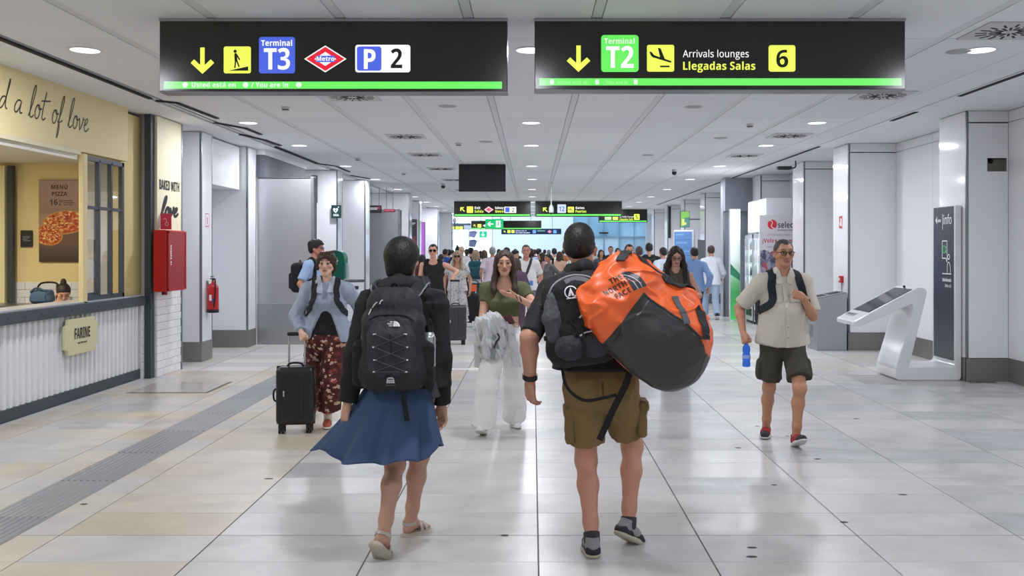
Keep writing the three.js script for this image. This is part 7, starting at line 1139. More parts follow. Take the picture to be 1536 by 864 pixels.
// ---------------------------------------------------------------- people of the middle distance
function straps(w, part, opts = {}) {  // backpack straps over a top, and the pack itself behind
  const F = w.F[part], { neck, Rs, Fs, g } = w.S, o = opts, bp = prop('backpack', o.label, 'backpack', w, o.group), P = (r, u, f) => add(add([neck[0], neck[1] + u * g, neck[2]], Rs, r * g), Fs, f * g), m = mat(o.color ?? 0x1b1d22, 0.85);
  for (const s of o.one ? [o.one] : [-1, 1]) obj('shoulder_strap', ribbon(F, [P(s * 0.09, -0.12, -0.16), P(s * 0.1, 0.03, -0.06), P(s * 0.11, 0.05, 0.03), P(s * 0.122, -0.05, 0.14), P(s * 0.142, -0.14, 0.17), P(s * 0.168, -0.23, 0.12), P(s * 0.19, -0.3, 0.0)], o.w ?? 0.055, 0.012, o.n ?? 32, 0.006), m, bp);
  if (!o.noPack) { const B = new Field(0.03), c = P(0, -0.24, -0.19 - (o.ease ?? 0.0)), sz = o.size ?? 1; B.rb(c, [0.155 * sz, 0.215 * sz, 0.1 * sz], 0.075); B.mod(wrinkle(0.004, 13, 0.8, 2), 0.005); const tn = Math.atan2(Fs[0], Fs[2]); obj('main_compartment', meshField(B, o.cell ?? 0.014), m, bp); const K = new Field(0.03); K.rb(add(c, Fs, -0.09 * sz), [0.115 * sz, 0.12 * sz, 0.045 * sz], 0.035); K.P.forEach((p) => { p.ay -= 0.05; }); obj('front_pocket', meshField(K, o.cell ?? 0.014), mat(o.color2 ?? o.color ?? 0x22242a, 0.8), bp); const z = add(c, [0, 0.21 * sz, 0]); obj('grab_loop', tube([add(z, Rs, -0.04), add(z, [0, 0.04, 0]), add(z, Rs, 0.04)], 0.008, 10, 6), m, bp); }
  return bp;
}
function suitcase(label, at, turn, W, H, D, c, tall, group) {
  const t = thing('suitcase', label, 'suitcase', [at[0], 0, -at[1]], turn, group), m = mat(c, 0.38), b = mat(0x141416, 0.6);
  obj('shell', rbox(W, H, D, 0.045, 0, 0.075 + H / 2, 0, 4), m, t);
  for (let i = 0; i < 7; i++) obj('rib', rbox(0.012, H - 0.12, 0.012, 0.005, (i - 3) * W * 0.115, 0.075 + H / 2, D / 2, 1), m, t);
  obj('zip_band', rbox(W + 0.006, H + 0.006, 0.014, 0.006, 0, 0.075 + H / 2, 0, 2), b, t);
  for (const sx of [-1, 1]) for (const sz of [-1, 1]) { const wl = obj('wheel', [cyl(0.026, 0.026, 0.018, 0, 0, 0, 16).rotateZ(Math.PI / 2).translate(sx * (W / 2 - 0.045) - 0.014, 0.026, sz * (D / 2 - 0.05)), cyl(0.026, 0.026, 0.018, 0, 0, 0, 16).rotateZ(Math.PI / 2).translate(sx * (W / 2 - 0.045) + 0.014, 0.026, sz * (D / 2 - 0.05))], b, t); obj('fork', rbox(0.05, 0.05, 0.045, 0.012, sx * (W / 2 - 0.045), 0.062, sz * (D / 2 - 0.05), 1), b, wl); }
  obj('side_handle', tube([[-W / 2, 0.075 + H * 0.62, 0], [-W / 2 - 0.025, 0.075 + H * 0.58, 0], [-W / 2 - 0.025, 0.075 + H * 0.42, 0], [-W / 2, 0.075 + H * 0.38, 0]], 0.009, 14, 6), b, t); obj('top_handle', tube([[-0.07, 0.075 + H, 0.03], [-0.05, 0.1 + H, 0.03], [0.05, 0.1 + H, 0.03], [0.07, 0.075 + H, 0.03]], 0.01, 14, 6), b, t);
  obj('badge', rbox(0.012, 0.05, 0.006, 0.002, -W * 0.28, 0.075 + H * 0.55, D / 2 + 0.004, 1), mat(0xcfd2d6, 0.3, { metalness: 0.6 }), t);
  for (const s of [-1, 1]) obj('trolley_rod', cyl(0.009, 0.009, tall - H - 0.03, s * 0.07, 0.075 + H + (tall - H - 0.1) / 2, -D * 0.3, 10), mat(0xc3c5c8, 0.25, { metalness: 0.8 }), t);
  obj('trolley_grip', rbox(0.17, 0.035, 0.03, 0.012, 0, tall - 0.01, -D * 0.3), b, t); return t;
}
function floralTex(bg, cols, n, seed, leaf) { const r = rng(seed), t = canvasTex(512, 512, (g) => { g.fillStyle = bg; g.fillRect(0, 0, 512, 512); for (let i = 0; i < n; i++) { const x = r() * 512, y = r() * 512, s = 9 + r() * 15, a = r() * 6.3; for (const ox of [-512, 0, 512]) for (const oy of [-512, 0, 512]) { g.fillStyle = cols[i % cols.length]; for (let k = 0; k < (leaf ? 2 : 5); k++) { const b = a + k * 1.256; g.beginPath(); g.ellipse(x + ox + Math.cos(b) * s * 0.7, y + oy + Math.sin(b) * s * 0.7, s * 0.65, s * (leaf ? 0.28 : 0.42), b, 0, 7); g.fill(); } } } }); t.wrapS = t.wrapT = THREE.RepeatWrapping; return t; }

// young woman in green top, gesturing, jacket over her arm
{
  const at = [-0.27, 8.3], T = frame(...at, 0), J = (px, py, z) => T(px, py, 8.3 - z);
  const w = person({ label: 'young woman with long hair in olive crop top and white trousers raising one hand', lod: 1, sex: 'f', at, turn: 0, b: { H: 1.63, sh: 0.97, bust: 1.08, waist: 0.92, hip: 1.02, arm: 1.02, neckR: 0.046 }, look: { skin: 0xd6a288, hair: 0x4a382a, lip: 0xa85a52, brow: 0.0048 }, hair: 'long',
    pose: { px: 0.02, py: -0.012, lean: 0.01, head: { yaw: 0.05, pitch: 0.03 }, feet: { R: footAt(T, 725, 652, -0.15, -0.3), L: footAt(T, 772, 639, 0.2, 0.0) }, hands: { R: { pos: J(757, 488, 0.2), pose: 'grip', palm: [0.3, 0, -1], dir: [0.95, 0.05, 0.1], pole: [-0.8, -0.2, -0.4] }, L: { pos: J(774, 445, 0.27), pose: 'open', palm: [0.1, 0.85, -0.5], dir: [-0.9, 0.22, 0.1], pole: [0.9, -0.8, 0.35] } } },
    clothes: [{ part: 'crop_top', mat: mat(0x5a5f3f, 0.88), ease: 0.01, hemY: 1.035, sleeve: 0.42, sleeveEase: 0.012, fold: 0.0022, foldF: 12, scoop: 0.075, neckR: 0.062 }, { part: 'trousers', legs: 1, mat: mat(0xf3f2ef, 0.85), ease: 0.016, len: 1.97, rKnee: 0.094, rHem: 0.115, fold: 0.007, foldF: 7, waistY: 0.955, seed: 3 }], shoes: { color: 0xecebe8, sole: 0xdcdad2, lace: 0xe6e4e0 } });
  const hb = (px, py, z, r) => obj('bracelet', new THREE.TorusGeometry(0.029, r, 8, 20).applyMatrix4(new THREE.Matrix4().makeRotationZ(0.3).multiply(new THREE.Matrix4().makeRotationY(Math.PI / 2))).translate(...J(px, py, z)), mat(0x1a1615, 0.6), w.grp); hb(781, 448, 0.26, 0.004); hb(775, 445, 0.27, 0.003);
  const ph = prop('phone_wallet', 'dark red phone wallet in the hand of the woman in the olive top', 'phone', w); const pb = obj('cover', rbox(0.075, 0.09, 0.022, 0.01, 0, 0, 0, 2), mat(0x5a2a2e, 0.5), ph); pb.position.set(...J(764, 480, 0.25)); pb.rotation.set(0.3, -0.3, 0.5); obj('key_ring', new THREE.TorusGeometry(0.022, 0.003, 6, 18).translate(...J(775, 487, 0.26)), STEEL, ph);
  // light grey jacket hanging over the forearm
  const jk = prop('jacket', 'light grey jacket draped over the forearm of the woman in the olive top', 'jacket', w), F = new Field(0.03), c = (a) => J(a[0], a[1], a[2]);
  F.chain([[722, 487, 0.12], [738, 482, 0.2], [752, 486, 0.24]].map(c), [0.07, 0.075, 0.06], { k: 0.03 });
  for (const [a, b, m, r0, r1] of [[[722, 487, 0.16], [718, 545, 0.1], [720, 515, 0.16], 0.05, 0.028], [[735, 490, 0.23], [731, 532, 0.2], [733, 512, 0.24], 0.06, 0.05], [[750, 492, 0.24], [748, 530, 0.22], [750, 512, 0.24], 0.055, 0.05], [[766, 495, 0.24], [775, 545, 0.2], [771, 518, 0.23], 0.04, 0.034]]) { F.cap(c(a), c(m), r0, (r0 + r1) / 2, { k: 0.03 }); F.cap(c(m), c(b), (r0 + r1) / 2, r1, { k: 0.03 }); }
  F.mod((d, x, y, z) => Math.abs(d) > 0.05 ? d : d + 0.018 * noise3(x * 20 + y * 6, y * 5, z * 14) + 0.008 * noise3(x * 42 + y * 16, y * 9 + x * 8, z * 30), 0.026);
  obj('cloth', meshField(F, 0.0085), mat(0xc9cbcd, 0.9), jk); obj('lining', meshField((() => { const f = new Field(0.02); f.chain([[741, 505, 0.27], [744, 520, 0.275], [739, 536, 0.25]].map(c), [0.022, 0.028, 0.02], { flat: [[0, 0, 1], 0.6] }); f.mod(wrinkle(0.006, 20, 0.6, 3), 0.01); return f; })(), 0.008), mat(0x8f9394, 0.9), jk);
  obj('drawcord', [tube([[735, 484, 0.27], [729, 505, 0.28], [734, 520, 0.27], [745, 508, 0.29]].map(c), 0.004, 24, 6), tube([[776, 540, 0.23], [778, 552, 0.22], [770, 548, 0.22]].map(c), 0.004, 16, 6)], mat(0xe4e4e2, 0.8), jk); obj('printed_mark', tube([[746, 500, 0.31], [749, 506, 0.31], [744, 514, 0.31], [741, 522, 0.3]].map(c), 0.008, 16, 6), mat(0x2a2d35, 0.8), jk);
}
// man in beige shirt on the right with bottle
{
  const at = [2.1, 7.85], T = frame(...at, 0), J = (px, py, z) => T(px, py, 7.85 - z);
  const w = person({ label: 'man with glasses in pale beige shirt and dark green shorts walking towards the camera', lod: 1, sex: 'm', at, turn: 0, glasses: 'thick', b: { H: 1.735, sh: 1.02, waist: 1.12, chest: 1.02, belly: 1.0, hip: 1.02, arm: 1.02, neckR: 0.06, leg: 0.93 }, look: { skin: 0xc08a6c, hair: 0x453f3c, beard: 0.13, scalp: 0.8, lip: 0x9a5a4c }, hair: 'crew',
    pose: { px: 0.0, py: -0.02, lean: 0.0, twist: 0.08, head: { yaw: -0.02 }, feet: { R: footAt(T, 1149, 654, -0.35, 0), L: footAt(T, 1193, 670, 0.05, -0.38) }, hands: { R: { pos: J(1115, 500, 0.06), pose: 'grip', palm: [0.9, 0, -0.5], pole: [-0.5, 0, -0.9] }, L: { pos: J(1206, 447, 0.2), pose: 'grip', palm: [-0.3, 0, -1], dir: [-0.75, 0.35, 0], pole: [0.15, -1, 0.35] } } },
    clothes: [{ part: 'shirt', mat: mat(0xc9c2b4, 0.85), ease: 0.02, hemY: 0.815, drape: 0.165, sleeve: 0.86, sleeveEase: 0.024, cuff: 0.072, fold: 0.004, foldF: 8, neckR: 0.066, vneck: 0.04, hemCurve: 0.18 }, { part: 'shorts', legs: 1, mat: mat(0x423f33, 0.9), ease: 0.018, len: 0.8, rHem: 0.107, fold: 0.005, pocket: 1, wide: 1.1, waistY: 0.93 }], shoes: { color: 0x9c2226, sole: 0xd9d6d0, lace: 0x1d1a1c } });
  const F = w.F.shirt, { neck, g } = w.S, P = (x, y, z) => [neck[0] + x, neck[1] + y, neck[2] + z], sm = mat(0xcdc6b9, 0.85);
  for (const s of [-1, 1]) obj('collar', ribbon(F, [P(s * 0.075, 0.075, -0.03), P(s * 0.075, 0.05, 0.05), P(s * 0.05, -0.02, 0.13), P(s * 0.045, -0.06, 0.15)], (t) => 0.03 + 0.03 * Math.sin(t * 2.6), 0.007, 24, 0.008), sm, w.grp);
  obj('placket', ribbon(F, [P(0, -0.06, 0.2), P(0, -0.25, 0.25), P(0.005, -0.45, 0.28), P(0.005, -0.6, 0.25)], 0.03, 0.004, 30, 0.003), sm, w.grp);
  for (let i = 0; i < 5; i++) { const p = ribbon(F, [P(0.002, -0.12 - i * 0.1, 0.3), P(0.002, -0.128 - i * 0.1, 0.3)], 0.009, 0.004, 2, 0.008); obj('button', p, mat(0x8f887a, 0.4), w.grp); }
  for (const s of [-1, 1]) obj('chest_pocket', decalGrid(F, P(s * 0.085, -0.16, 0.4), [1, 0, 0], [0, 1, 0], [0, 0, -1], 0.1, 0.11, 8, 8, 0.004), sm, w.grp);
  obj('pocket_badge', decalGrid(F, P(0.09, -0.125, 0.4), [1, 0, 0], [0, 1, 0], [0, 0, -1], 0.035, 0.014, 4, 2, 0.006), mat(0x2c2f38, 0.7), w.grp);
  straps(w, 'shirt', { label: 'dark navy backpack worn by the man in the pale beige shirt', color: 0x1a2029, w: 0.065, ease: 0.03 });
  const M = w.S.footM; for (const s of ['L', 'R']) { const u = obj('shoe_toe_cap', cached('toecap', () => { const f = new Field(0.02), y0 = -0.075; f.cap([0, y0 + 0.034, 0.07], [0.004, y0 + 0.027, 0.147], 0.042, 0.034); f.mod((d, x, y, z) => Math.max(d, y0 + 0.018 - y, 0.08 - z + y * 0.4)); return meshField(f, 0.006); }), mat(0x26262b, 0.7), w.grp); M[s].decompose(u.position, u.quaternion, u.scale); }
  const bo = prop('water_bottle', 'blue transparent plastic water bottle held by the man in the beige shirt', 'bottle', w), q = J(1119.5, 550, 0.08), hB = 0.205; const prof = [[0, 0], [0.03, 0], [0.034, 0.012], [0.031, 0.05], [0.034, 0.07], [0.033, 0.1], [0.027, 0.115], [0.033, 0.135], [0.03, 0.165], [0.014, 0.19], [0.013, 0.2], [0, 0.2]];
  obj('bottle_body', new THREE.LatheGeometry(prof.map((p) => new THREE.Vector2(...p)), 22).translate(...q), mat(0x6aa6f5, 0.08, { transmission: 0.75, ior: 1.33 }), bo); obj('cap', cyl(0.0155, 0.0155, 0.02, q[0], q[1] + 0.208, q[2], 16), mat(0x2b56b8, 0.4), bo); obj('paper_label', cyl(0.0345, 0.0345, 0.03, q[0], q[1] + 0.084, q[2], 22), mat(0x8fb6ea, 0.5), bo);
}
// woman with suitcase on the left
{
  const at = [-1.88, 8.5], T = frame(...at, 0), J = (px, py, z) => T(px, py, 8.5 - z), pt = floralTex('#4a1f1c', ['#c9a08c', '#8a4136', '#d8bfae', '#6b2c26'], 90, 31); pt.repeat.set(2.7, 2.7);
  const w = person({ label: 'short haired woman in open blue denim shirt and maroon floral trousers with suitcase', lod: 1, sex: 'f', at, turn: 0.05, b: { H: 1.6, sh: 1.0, bust: 0.9, neckR: 0.045 }, look: { skin: 0xd9ac96, hair: 0x3f2c20, lip: 0xa8635a }, hair: 'pixie',
    pose: { px: 0.01, head: { yaw: -0.06, pitch: -0.08 }, feet: { L: footAt(T, 492, 640, 0.1, 0), R: footAt(T, 474, 622, -0.1, 0.4) }, hands: { R: { pos: J(451, 499, 0.12), pose: 'grip', palm: [0.4, 0, -0.9], pole: [-0.6, 0, -0.8] }, L: { pos: J(531, 498, -0.02), pose: 'relax', pole: [0.6, 0, -0.8] } } },
    clothes: [{ part: 'top', mat: mat(0x17171a, 0.9), ease: 0.008, hemY: 0.86, drape: 0.13, sleeve: 0, fold: 0.002 }, { part: 'trousers', legs: 1, mat: new THREE.MeshStandardMaterial({ map: pt, roughness: 0.9 }), ease: 0.022, len: 1.68, rKnee: 0.1, rHem: 0.115, fold: 0.006, foldF: 8, waistY: 0.9 }], shoes: { color: 0xb0503c, sole: 0xe0dcd4, lace: 0xd9c9c0 }, socks: { h: 0.22, color: 0xe6e3dd } });
  // open denim shirt
  const o = { part: 'shirt', ease: 0.024, hemY: 0.81, drape: 0.17, sleeve: 1.88, sleeveEase: 0.026, cuff: 0.045, fold: 0.007, foldF: 10, neckR: 0.06, hemSlope: -0.1 }, F = topField(w.S, o), n = w.S.neck;
  F.cap([n[0] + 0.0, n[1] + 0.06, n[2] + 0.13], [n[0] + 0.01, n[1] - 0.12, n[2] + 0.18], 0.035, 0.06, { sub: 1, k: 0.01 }); F.chain([[n[0] + 0.005, n[1] - 0.12, n[2] + 0.2], [n[0] + 0.0, n[1] - 0.3, n[2] + 0.18], [n[0] - 0.01, n[1] - 0.58, n[2] + 0.15]], [0.05, 0.1, 0.16], { sub: 1, k: 0.01 });
  const dm = mat(0x9aa5b8, 0.9); w.F.shirt = F; obj('shirt', meshField(F, 0.0105), dm, w.grp);
  for (const s of [-1, 1]) { obj('collar', ribbon(F, [[n[0] + s * 0.07, n[1] + 0.06, n[2] - 0.04], [n[0] + s * 0.072, n[1] + 0.04, n[2] + 0.05], [n[0] + s * 0.05, n[1] - 0.03, n[2] + 0.13], [n[0] + s * 0.055, n[1] - 0.07, n[2] + 0.14]], (t) => 0.03 + 0.03 * Math.sin(t * 2.6), 0.007, 24, 0.008), mat(0xacb5c4, 0.9), w.grp); obj('chest_pocket', decalGrid(F, [n[0] + s * 0.1, n[1] - 0.17, 0.5], [1, 0, 0], [0, 1, 0], [0, 0, -1], 0.09, 0.1, 8, 8, 0.004), mat(0x8f9bb0, 0.9), w.grp); }
  const sp = straps(w, 'shirt', { label: 'black backpack worn by the woman in the denim shirt', w: 0.052, ease: 0.03, size: 0.85 }); obj('strap_clip', ribbon(F, [[n[0] + 0.09, n[1] - 0.02, 0.4], [n[0] + 0.135, n[1] - 0.02, 0.4]], 0.01, 0.006, 6, 0.016), mat(0xb9b49a, 0.6), sp);
  // tortoise hair clip-on glasses pushed up in the hair
  const gl = obj('sunglasses', glassesGeo('sun').frame, mat(0x5a3d28, 0.35), w.grp); w.S.headM.decompose(gl.position, gl.quaternion, gl.scale); gl.position.y += 0.058; gl.position.z -= 0.012; gl.rotateX(-0.35);
  suitcase('black hard shell cabin suitcase held by the woman in the denim shirt', [atX(444, 8.33), 8.33], 0.12, 0.33, 0.515, 0.21, 0x17181a, 0.88);
}
// man in black tank top with dark grey suitcase
{
  const at = [atX(650, 16.2), 16.2], T = frame(...at, 0), J = (px, py, z) => T(px, py, 16.2 - z);
  person({ label: 'man in black tank top and sunglasses looking at camera holding a phone', lod: 2, sex: 'm', at, turn: 0, glasses: 'sun', b: { H: 1.72, sh: 1.04, arm: 1.08 }, look: { skin: 0xc99880, hair: 0x17130f, scalp: 0.8 }, hair: 'short', pose: { feet: { L: { x: 0.1, z: 0.05, yaw: 0.2 }, R: { x: -0.1, z: -0.05, yaw: -0.2 } }, hands: { R: { pos: J(636, 428, 0.24), pose: 'hold', palm: [0.4, 0.6, -0.5], dir: [0.7, 0.3, 0.6] }, L: { pos: J(680, 414, 0.08), pose: 'grip', palm: [-0.3, 0, -1], dir: [-0.1, -0.8, 0.5], pole: [0.7, -0.3, -0.7] } } }, clothes: [{ part: 'tank_top', color: 0x121214, ease: 0.012, hemY: 0.86, drape: 0.13, tank: 1, scoop: 0.06 }, { part: 'trousers', legs: 1, color: 0x15151a, ease: 0.02, len: 1.96, rHem: 0.08 }], shoes: { color: 0x222226 } });
  const p = thing('phone', 'black phone held by the man in the tank top', 'phone', [at[0] + J(643, 421, 0.32)[0], J(643, 421, 0.32)[1], -at[1] + 0.34]); const b = obj('case', rbox(0.075, 0.15, 0.01, 0.004, 0, 0, 0, 1), BLACKP, p); b.rotation.set(-0.9, 0.5, 0.4); obj('screen', rbox(0.068, 0.14, 0.003, 0.001, 0, 0, -0.006, 1), mat(0x20242c, 0.1), b);
  suitcase('dark grey suitcase standing beside the man in the black tank top', [atX(683, 16.0), 16.0], 0.2, 0.36, 0.6, 0.26, 0x35363a, 1.1);
}
// woman with dark wavy hair and glasses on the right, looking down
{
  const at = [atX(1013, 11.4), 11.4], T = frame(...at, 0), J = (px, py, z) => T(px, py, 11.4 - z);
  const w = person({ label: 'woman with long dark wavy hair and glasses in brown vest looking down', lod: 2, sex: 'f', at, turn: 0, glasses: 'thick', b: { H: 1.66, sh: 0.98, bust: 1 }, look: { skin: 0xc4937c, hair: 0x2a1d17, lip: 0x9a4f4a }, hair: 'longwavy', pose: { head: { pitch: 0.38 }, headFwd: 0.02, feet: { L: footAt(T, 1022, 574, 0.1), R: footAt(T, 1004, 568, -0.1, 0.3) }, hands: { L: { pos: J(1030, 447, 0.26), pose: 'hold', palm: [-0.5, 0.5, -0.5], dir: [-0.8, 0.2, 0.5], pole: [0.8, -0.6, -0.2] }, R: { pos: J(1000, 450, 0.24), pose: 'hold', palm: [0.5, 0.6, -0.3], dir: [0.8, 0.2, 0.5], pole: [-0.8, -0.6, -0.2] } } }, clothes: [{ part: 'vest', color: 0x4a463a, ease: 0.014, hemY: 0.88, drape: 0.14, tank: 1, vneck: 0.1, fold: 0.004 }, { part: 'trousers', legs: 1, color: 0x2a2a2e, ease: 0.02, len: 1.9, rHem: 0.1 }], shoes: { color: 0xe6e4e0 } });
  straps(w, 'vest', { label: 'black backpack worn by the woman with glasses and wavy hair', ease: 0.02, cell: 0.018 });
  const p = prop('phone', 'phone held by the woman with glasses and wavy hair', 'phone', w), b = obj('case', rbox(0.07, 0.14, 0.01, 0.004, 0, 0, 0, 1), BLACKP, p); b.position.set(...J(1016, 446, 0.33)); b.rotation.x = -0.9; obj('screen', rbox(0.064, 0.13, 0.003, 0.001, 0, 0, 0.006, 1), mat(0x33383f, 0.1), b);
}
// ---------------------------------------------------------------- people further away and the crowd
function walkerPose(H, ph, o = {}) { const p = stride(H, 0.5, ph, o); return { ...p, ...o.pose }; }
function faraway(label, px, top, d, turn, o) {
  const H = EYE + (VY - top) * d / FOCAL, f = o.sex === 'f', lod = o.lod ?? 3, pose = walkerPose(H, o.ph ?? 0.4, o);
  if (o.arms) Object.assign(pose.hands, o.arms(H));
  return person({ label, lod, sex: o.sex || 'm', at: [atX(px, d), d], turn, glasses: o.glasses, b: { H: H + 0.01, sh: f ? 0.93 : 1.03, bust: f ? 0.95 : 0, hip: f ? 1.02 : 1, waist: o.waist ?? 1, belly: o.belly, arm: o.arm ?? 1 }, look: { skin: o.skin ?? 0xc6937a, hair: o.hair ?? 0x1e1815, scalp: 0.8 }, hair: o.style ?? (f ? 'long' : 'short'), pose,
    clothes: [{ part: o.topName || 'shirt', ...(o.topMat ? { mat: o.topMat } : { color: o.top ?? 0xdcdcda }), ease: 0.02, hemY: H * (o.hem ?? 0.47), drape: o.drape ?? 0.15, sleeve: o.sleeve ?? 0.8, cuff: o.sleeve > 1 ? undefined : 0.066, tank: o.tank, scoop: o.scoop, fold: lod < 3 ? 0.004 : 0 }, { part: o.legName || 'trousers', legs: 1, ...(o.botMat ? { mat: o.botMat } : { color: o.bottom ?? 0x2b3040 }), ease: 0.014, len: o.len ?? 1.95, rHem: o.rHem ?? 0.075, fold: lod < 3 ? 0.004 : 0 }], shoes: { color: o.shoe ?? 0x2a2a2c } });
}
const heldUp = (x, z, y = 0.66) => (H) => ({ R: { pos: [-x, H * y, z], pose: 'hold', palm: [0.5, 0.5, -0.5], dir: [0.6, 0.4, 0.5], pole: [-0.7, -0.5, -0.4] }, L: { pos: [x, H * y, z], pose: 'hold', palm: [-0.5, 0.5, -0.5], dir: [-0.6, 0.4, 0.5], pole: [0.7, -0.5, -0.4] } });
{
  const c = faraway('man with dark curly hair in light blue shirt standing sideways behind the denim shirt woman', 470, 360, 14, 1.35, { lod: 2, style: 'curly', top: 0x9db8dc, bottom: 0x2a2f3c, glasses: 'thick', skin: 0xc88a74, ph: 1.4, pose: { head: { yaw: 0.1 } } });
  straps(c, 'shirt', { label: 'large black backpack on the man in the light blue shirt', color: 0x141519, ease: 0.03, cell: 0.018, size: 1.05 });
  const ft = floralTex('#c9c9c6', ['#6f7478', '#8f9496', '#52596a', '#a8adb0', '#7d8474'], 130, 8, 1); ft.repeat.set(2.2, 2.2); const fm = new THREE.MeshStandardMaterial({ map: ft, roughness: 0.9 });
  const P = faraway('blonde woman in long grey and white floral dress with sunglasses', 686, 376, 18.5, 0.05, { lod: 2, sex: 'f', hair: 0xc4b09a, style: 'long', glasses: 'sun', topName: 'dress', topMat: fm, botMat: fm, legName: 'dress_skirt', sleeve: 0.5, hem: 0.5, scoop: 0.09, len: 1.62, rHem: 0.16, skin: 0xc28d74, ph: 1.5 });
  const F = new Field(0.06), S = P.S; F.cap([0, S.pelvis[1] + 0.1, 0], [0, S.H * 0.2, 0], 0.15, 0.24, { flat: [[0, 0, 1], 0.8], cut: [[0, S.H * 0.2, 0], [0, -1, 0]] }); F.mod((d, x, y, z) => d + 0.012 * Math.sin(Math.atan2(x, z) * 9)); obj('dress_hem', meshField(F, 0.018), fm, P.grp);
  const wt = faraway('large man in white shirt with dark strap across chest walking towards the camera', 789, 366, 17.8, 0.02, { lod: 2, top: 0xe4e2e0, bottom: 0x77727c, belly: 1.05, waist: 1.15, arm: 1.1, hem: 0.49, drape: 0.18, skin: 0xc98f7c, hair: 0x3a3230, style: 'crew', ph: 0.9, rHem: 0.09 });
  const wb = prop('shoulder_bag', 'dark shoulder bag worn across the man in the white shirt', 'bag', wt), n = wt.S.neck, W = wt.F.shirt; obj('strap', ribbon(W, [[n[0] + 0.1, n[1] + 0.03, 0.0], [n[0] + 0.06, n[1] - 0.08, 0.3], [n[0] - 0.06, n[1] - 0.3, 0.3], [n[0] - 0.18, n[1] - 0.48, 0.15]], 0.05, 0.01, 30, 0.008), mat(0x3a353b, 0.8), wb); obj('pouch', rbox(0.07, 0.2, 0.2, 0.03, n[0] - 0.25, n[1] - 0.5, 0.06), mat(0x37323a, 0.8), wb); const bd = obj('id_card', decalGrid(W, [n[0] + 0.1, n[1] - 0.42, 0.6], [1, 0, 0], [0, 1, 0], [0, 0, -1], 0.06, 0.09, 3, 4, 0.012), mat(0x4a86c8, 0.5), wb);
  faraway('man in white shirt and pale blue jeans walking away along the right wall', 1067, 367, 21.8, Math.PI, { lod: 2, top: 0xdfe2ea, bottom: 0xa9bdd6, sleeve: 1.6, hair: 0x4a3b30, ph: 0.25, drape: 0.17, hem: 0.46, rHem: 0.08, shoe: 0x23252c });
  faraway('man in blue shirt seen from behind beside the dark wavy haired woman', 1042, 370, 18.6, Math.PI, { lod: 2, top: 0x7d9bc8, bottom: 0x2b3550, sleeve: 1.9, ph: 2 });
  faraway('man in pale shirt seen from behind left of the dark wavy haired woman', 996, 370, 20.2, Math.PI + 0.4, { top: 0xcfd8e4, bottom: 0x39435a, sleeve: 0.9, ph: 1 });
  const bt = faraway('tall man in black shirt walking away above the orange duffel bag', 974, 363, 21, Math.PI, { top: 0x15161a, bottom: 0x1b1d22, ph: 0.4 });
  straps(bt, 'shirt', { label: 'dark green backpack on the tall man in the black shirt', color: 0x22271f, cell: 0.022 });
  faraway('man in grey blue shirt seen from behind above the orange duffel bag', 959, 368.5, 19.6, Math.PI, { lod: 2, top: 0xb3bcc9, bottom: 0x2b3040, sleeve: 1.9, hair: 0x5a4440, ph: 2.2 });
  const mk = faraway('man wearing white face mask just above the orange duffel bag', 943, 366, 16.5, 0.1, { lod: 2, top: 0x2b2d33, bottom: 0x23252b, ph: 1.4, skin: 0xc48c74 });
  const mf = new Field(0.02); mf.ell([0, -0.045, 0.068], [0.062, 0.05, 0.05]); mf.mod((d, x, y, z) => Math.max(d, 0.035 - z)); const mm = obj('face_mask', meshField(mf, 0.008), mat(0xe6e6e8, 0.8), mk.grp); mk.S.headM.decompose(mm.position, mm.quaternion, mm.scale);
  const gb = faraway('blonde woman with dark teal backpack seen from behind', 713.5, 374, 24, Math.PI, { lod: 2, sex: 'f', hair: 0xb39c80, top: 0xdde0e2, bottom: 0x3a5560, ph: 0.6 });
  straps(gb, 'shirt', { label: 'dark teal backpack on the blonde woman', color: 0x124a52, ease: 0.03, cell: 0.022, size: 1.1 });
  const tb = thing('rolling_backpack', 'black rolling backpack with orange tag standing behind the blonde woman', 'bag', [atX(709, 19.6), 0, -19.6]); obj('body', rbox(0.34, 0.62, 0.26, 0.08, 0, 0.4, 0, 3), mat(0x17181b, 0.8), tb); obj('orange_tag', rbox(0.13, 0.14, 0.02, 0.008, 0.02, 0.82, 0.1, 1), mat(0xee6a3a, 0.6), tb); for (const s of [-1, 1]) obj('wheel', cyl(0.045, 0.045, 0.03, 0, 0, 0, 14).rotateZ(Math.PI / 2).translate(s * 0.14, 0.045, 0), DARK, tb); obj('handle', tube([[-0.1, 0.68, -0.08], [-0.1, 0.95, -0.08], [0.1, 0.95, -0.08], [0.1, 0.68, -0.08]], 0.012, 20, 6), mat(0x2a2b2e, 0.5), tb);
  const bag2 = thing('stroller', 'folded dark pushchair standing near the white shirted man', 'pushchair', [atX(806, 19), 0, -19]); for (const s of [-1, 1]) { obj('frame_tube', tube([[s * 0.16, 0.1, 0.2], [s * 0.16, 0.5, 0], [s * 0.16, 0.95, -0.25]], 0.014, 16, 6), DARK, bag2); for (const z of [0.22, -0.2]) obj('wheel', new THREE.TorusGeometry(0.075, 0.02, 8, 18).rotateY(Math.PI / 2).translate(s * 0.17, 0.095, z), BLACKP, bag2); } obj('seat', rbox(0.28, 0.4, 0.08, 0.03, 0, 0.5, 0), mat(0x22252b, 0.9), bag2); obj('crossbar', cyl(0.012, 0.012, 0.34, 0, 0, 0, 8).rotateZ(Math.PI / 2).translate(0, 0.12, 0.2), DARK, bag2); obj('push_bar', cyl(0.014, 0.014, 0.34, 0, 0, 0, 8).rotateZ(Math.PI / 2).translate(0, 0.95, -0.25), DARK, bag2);
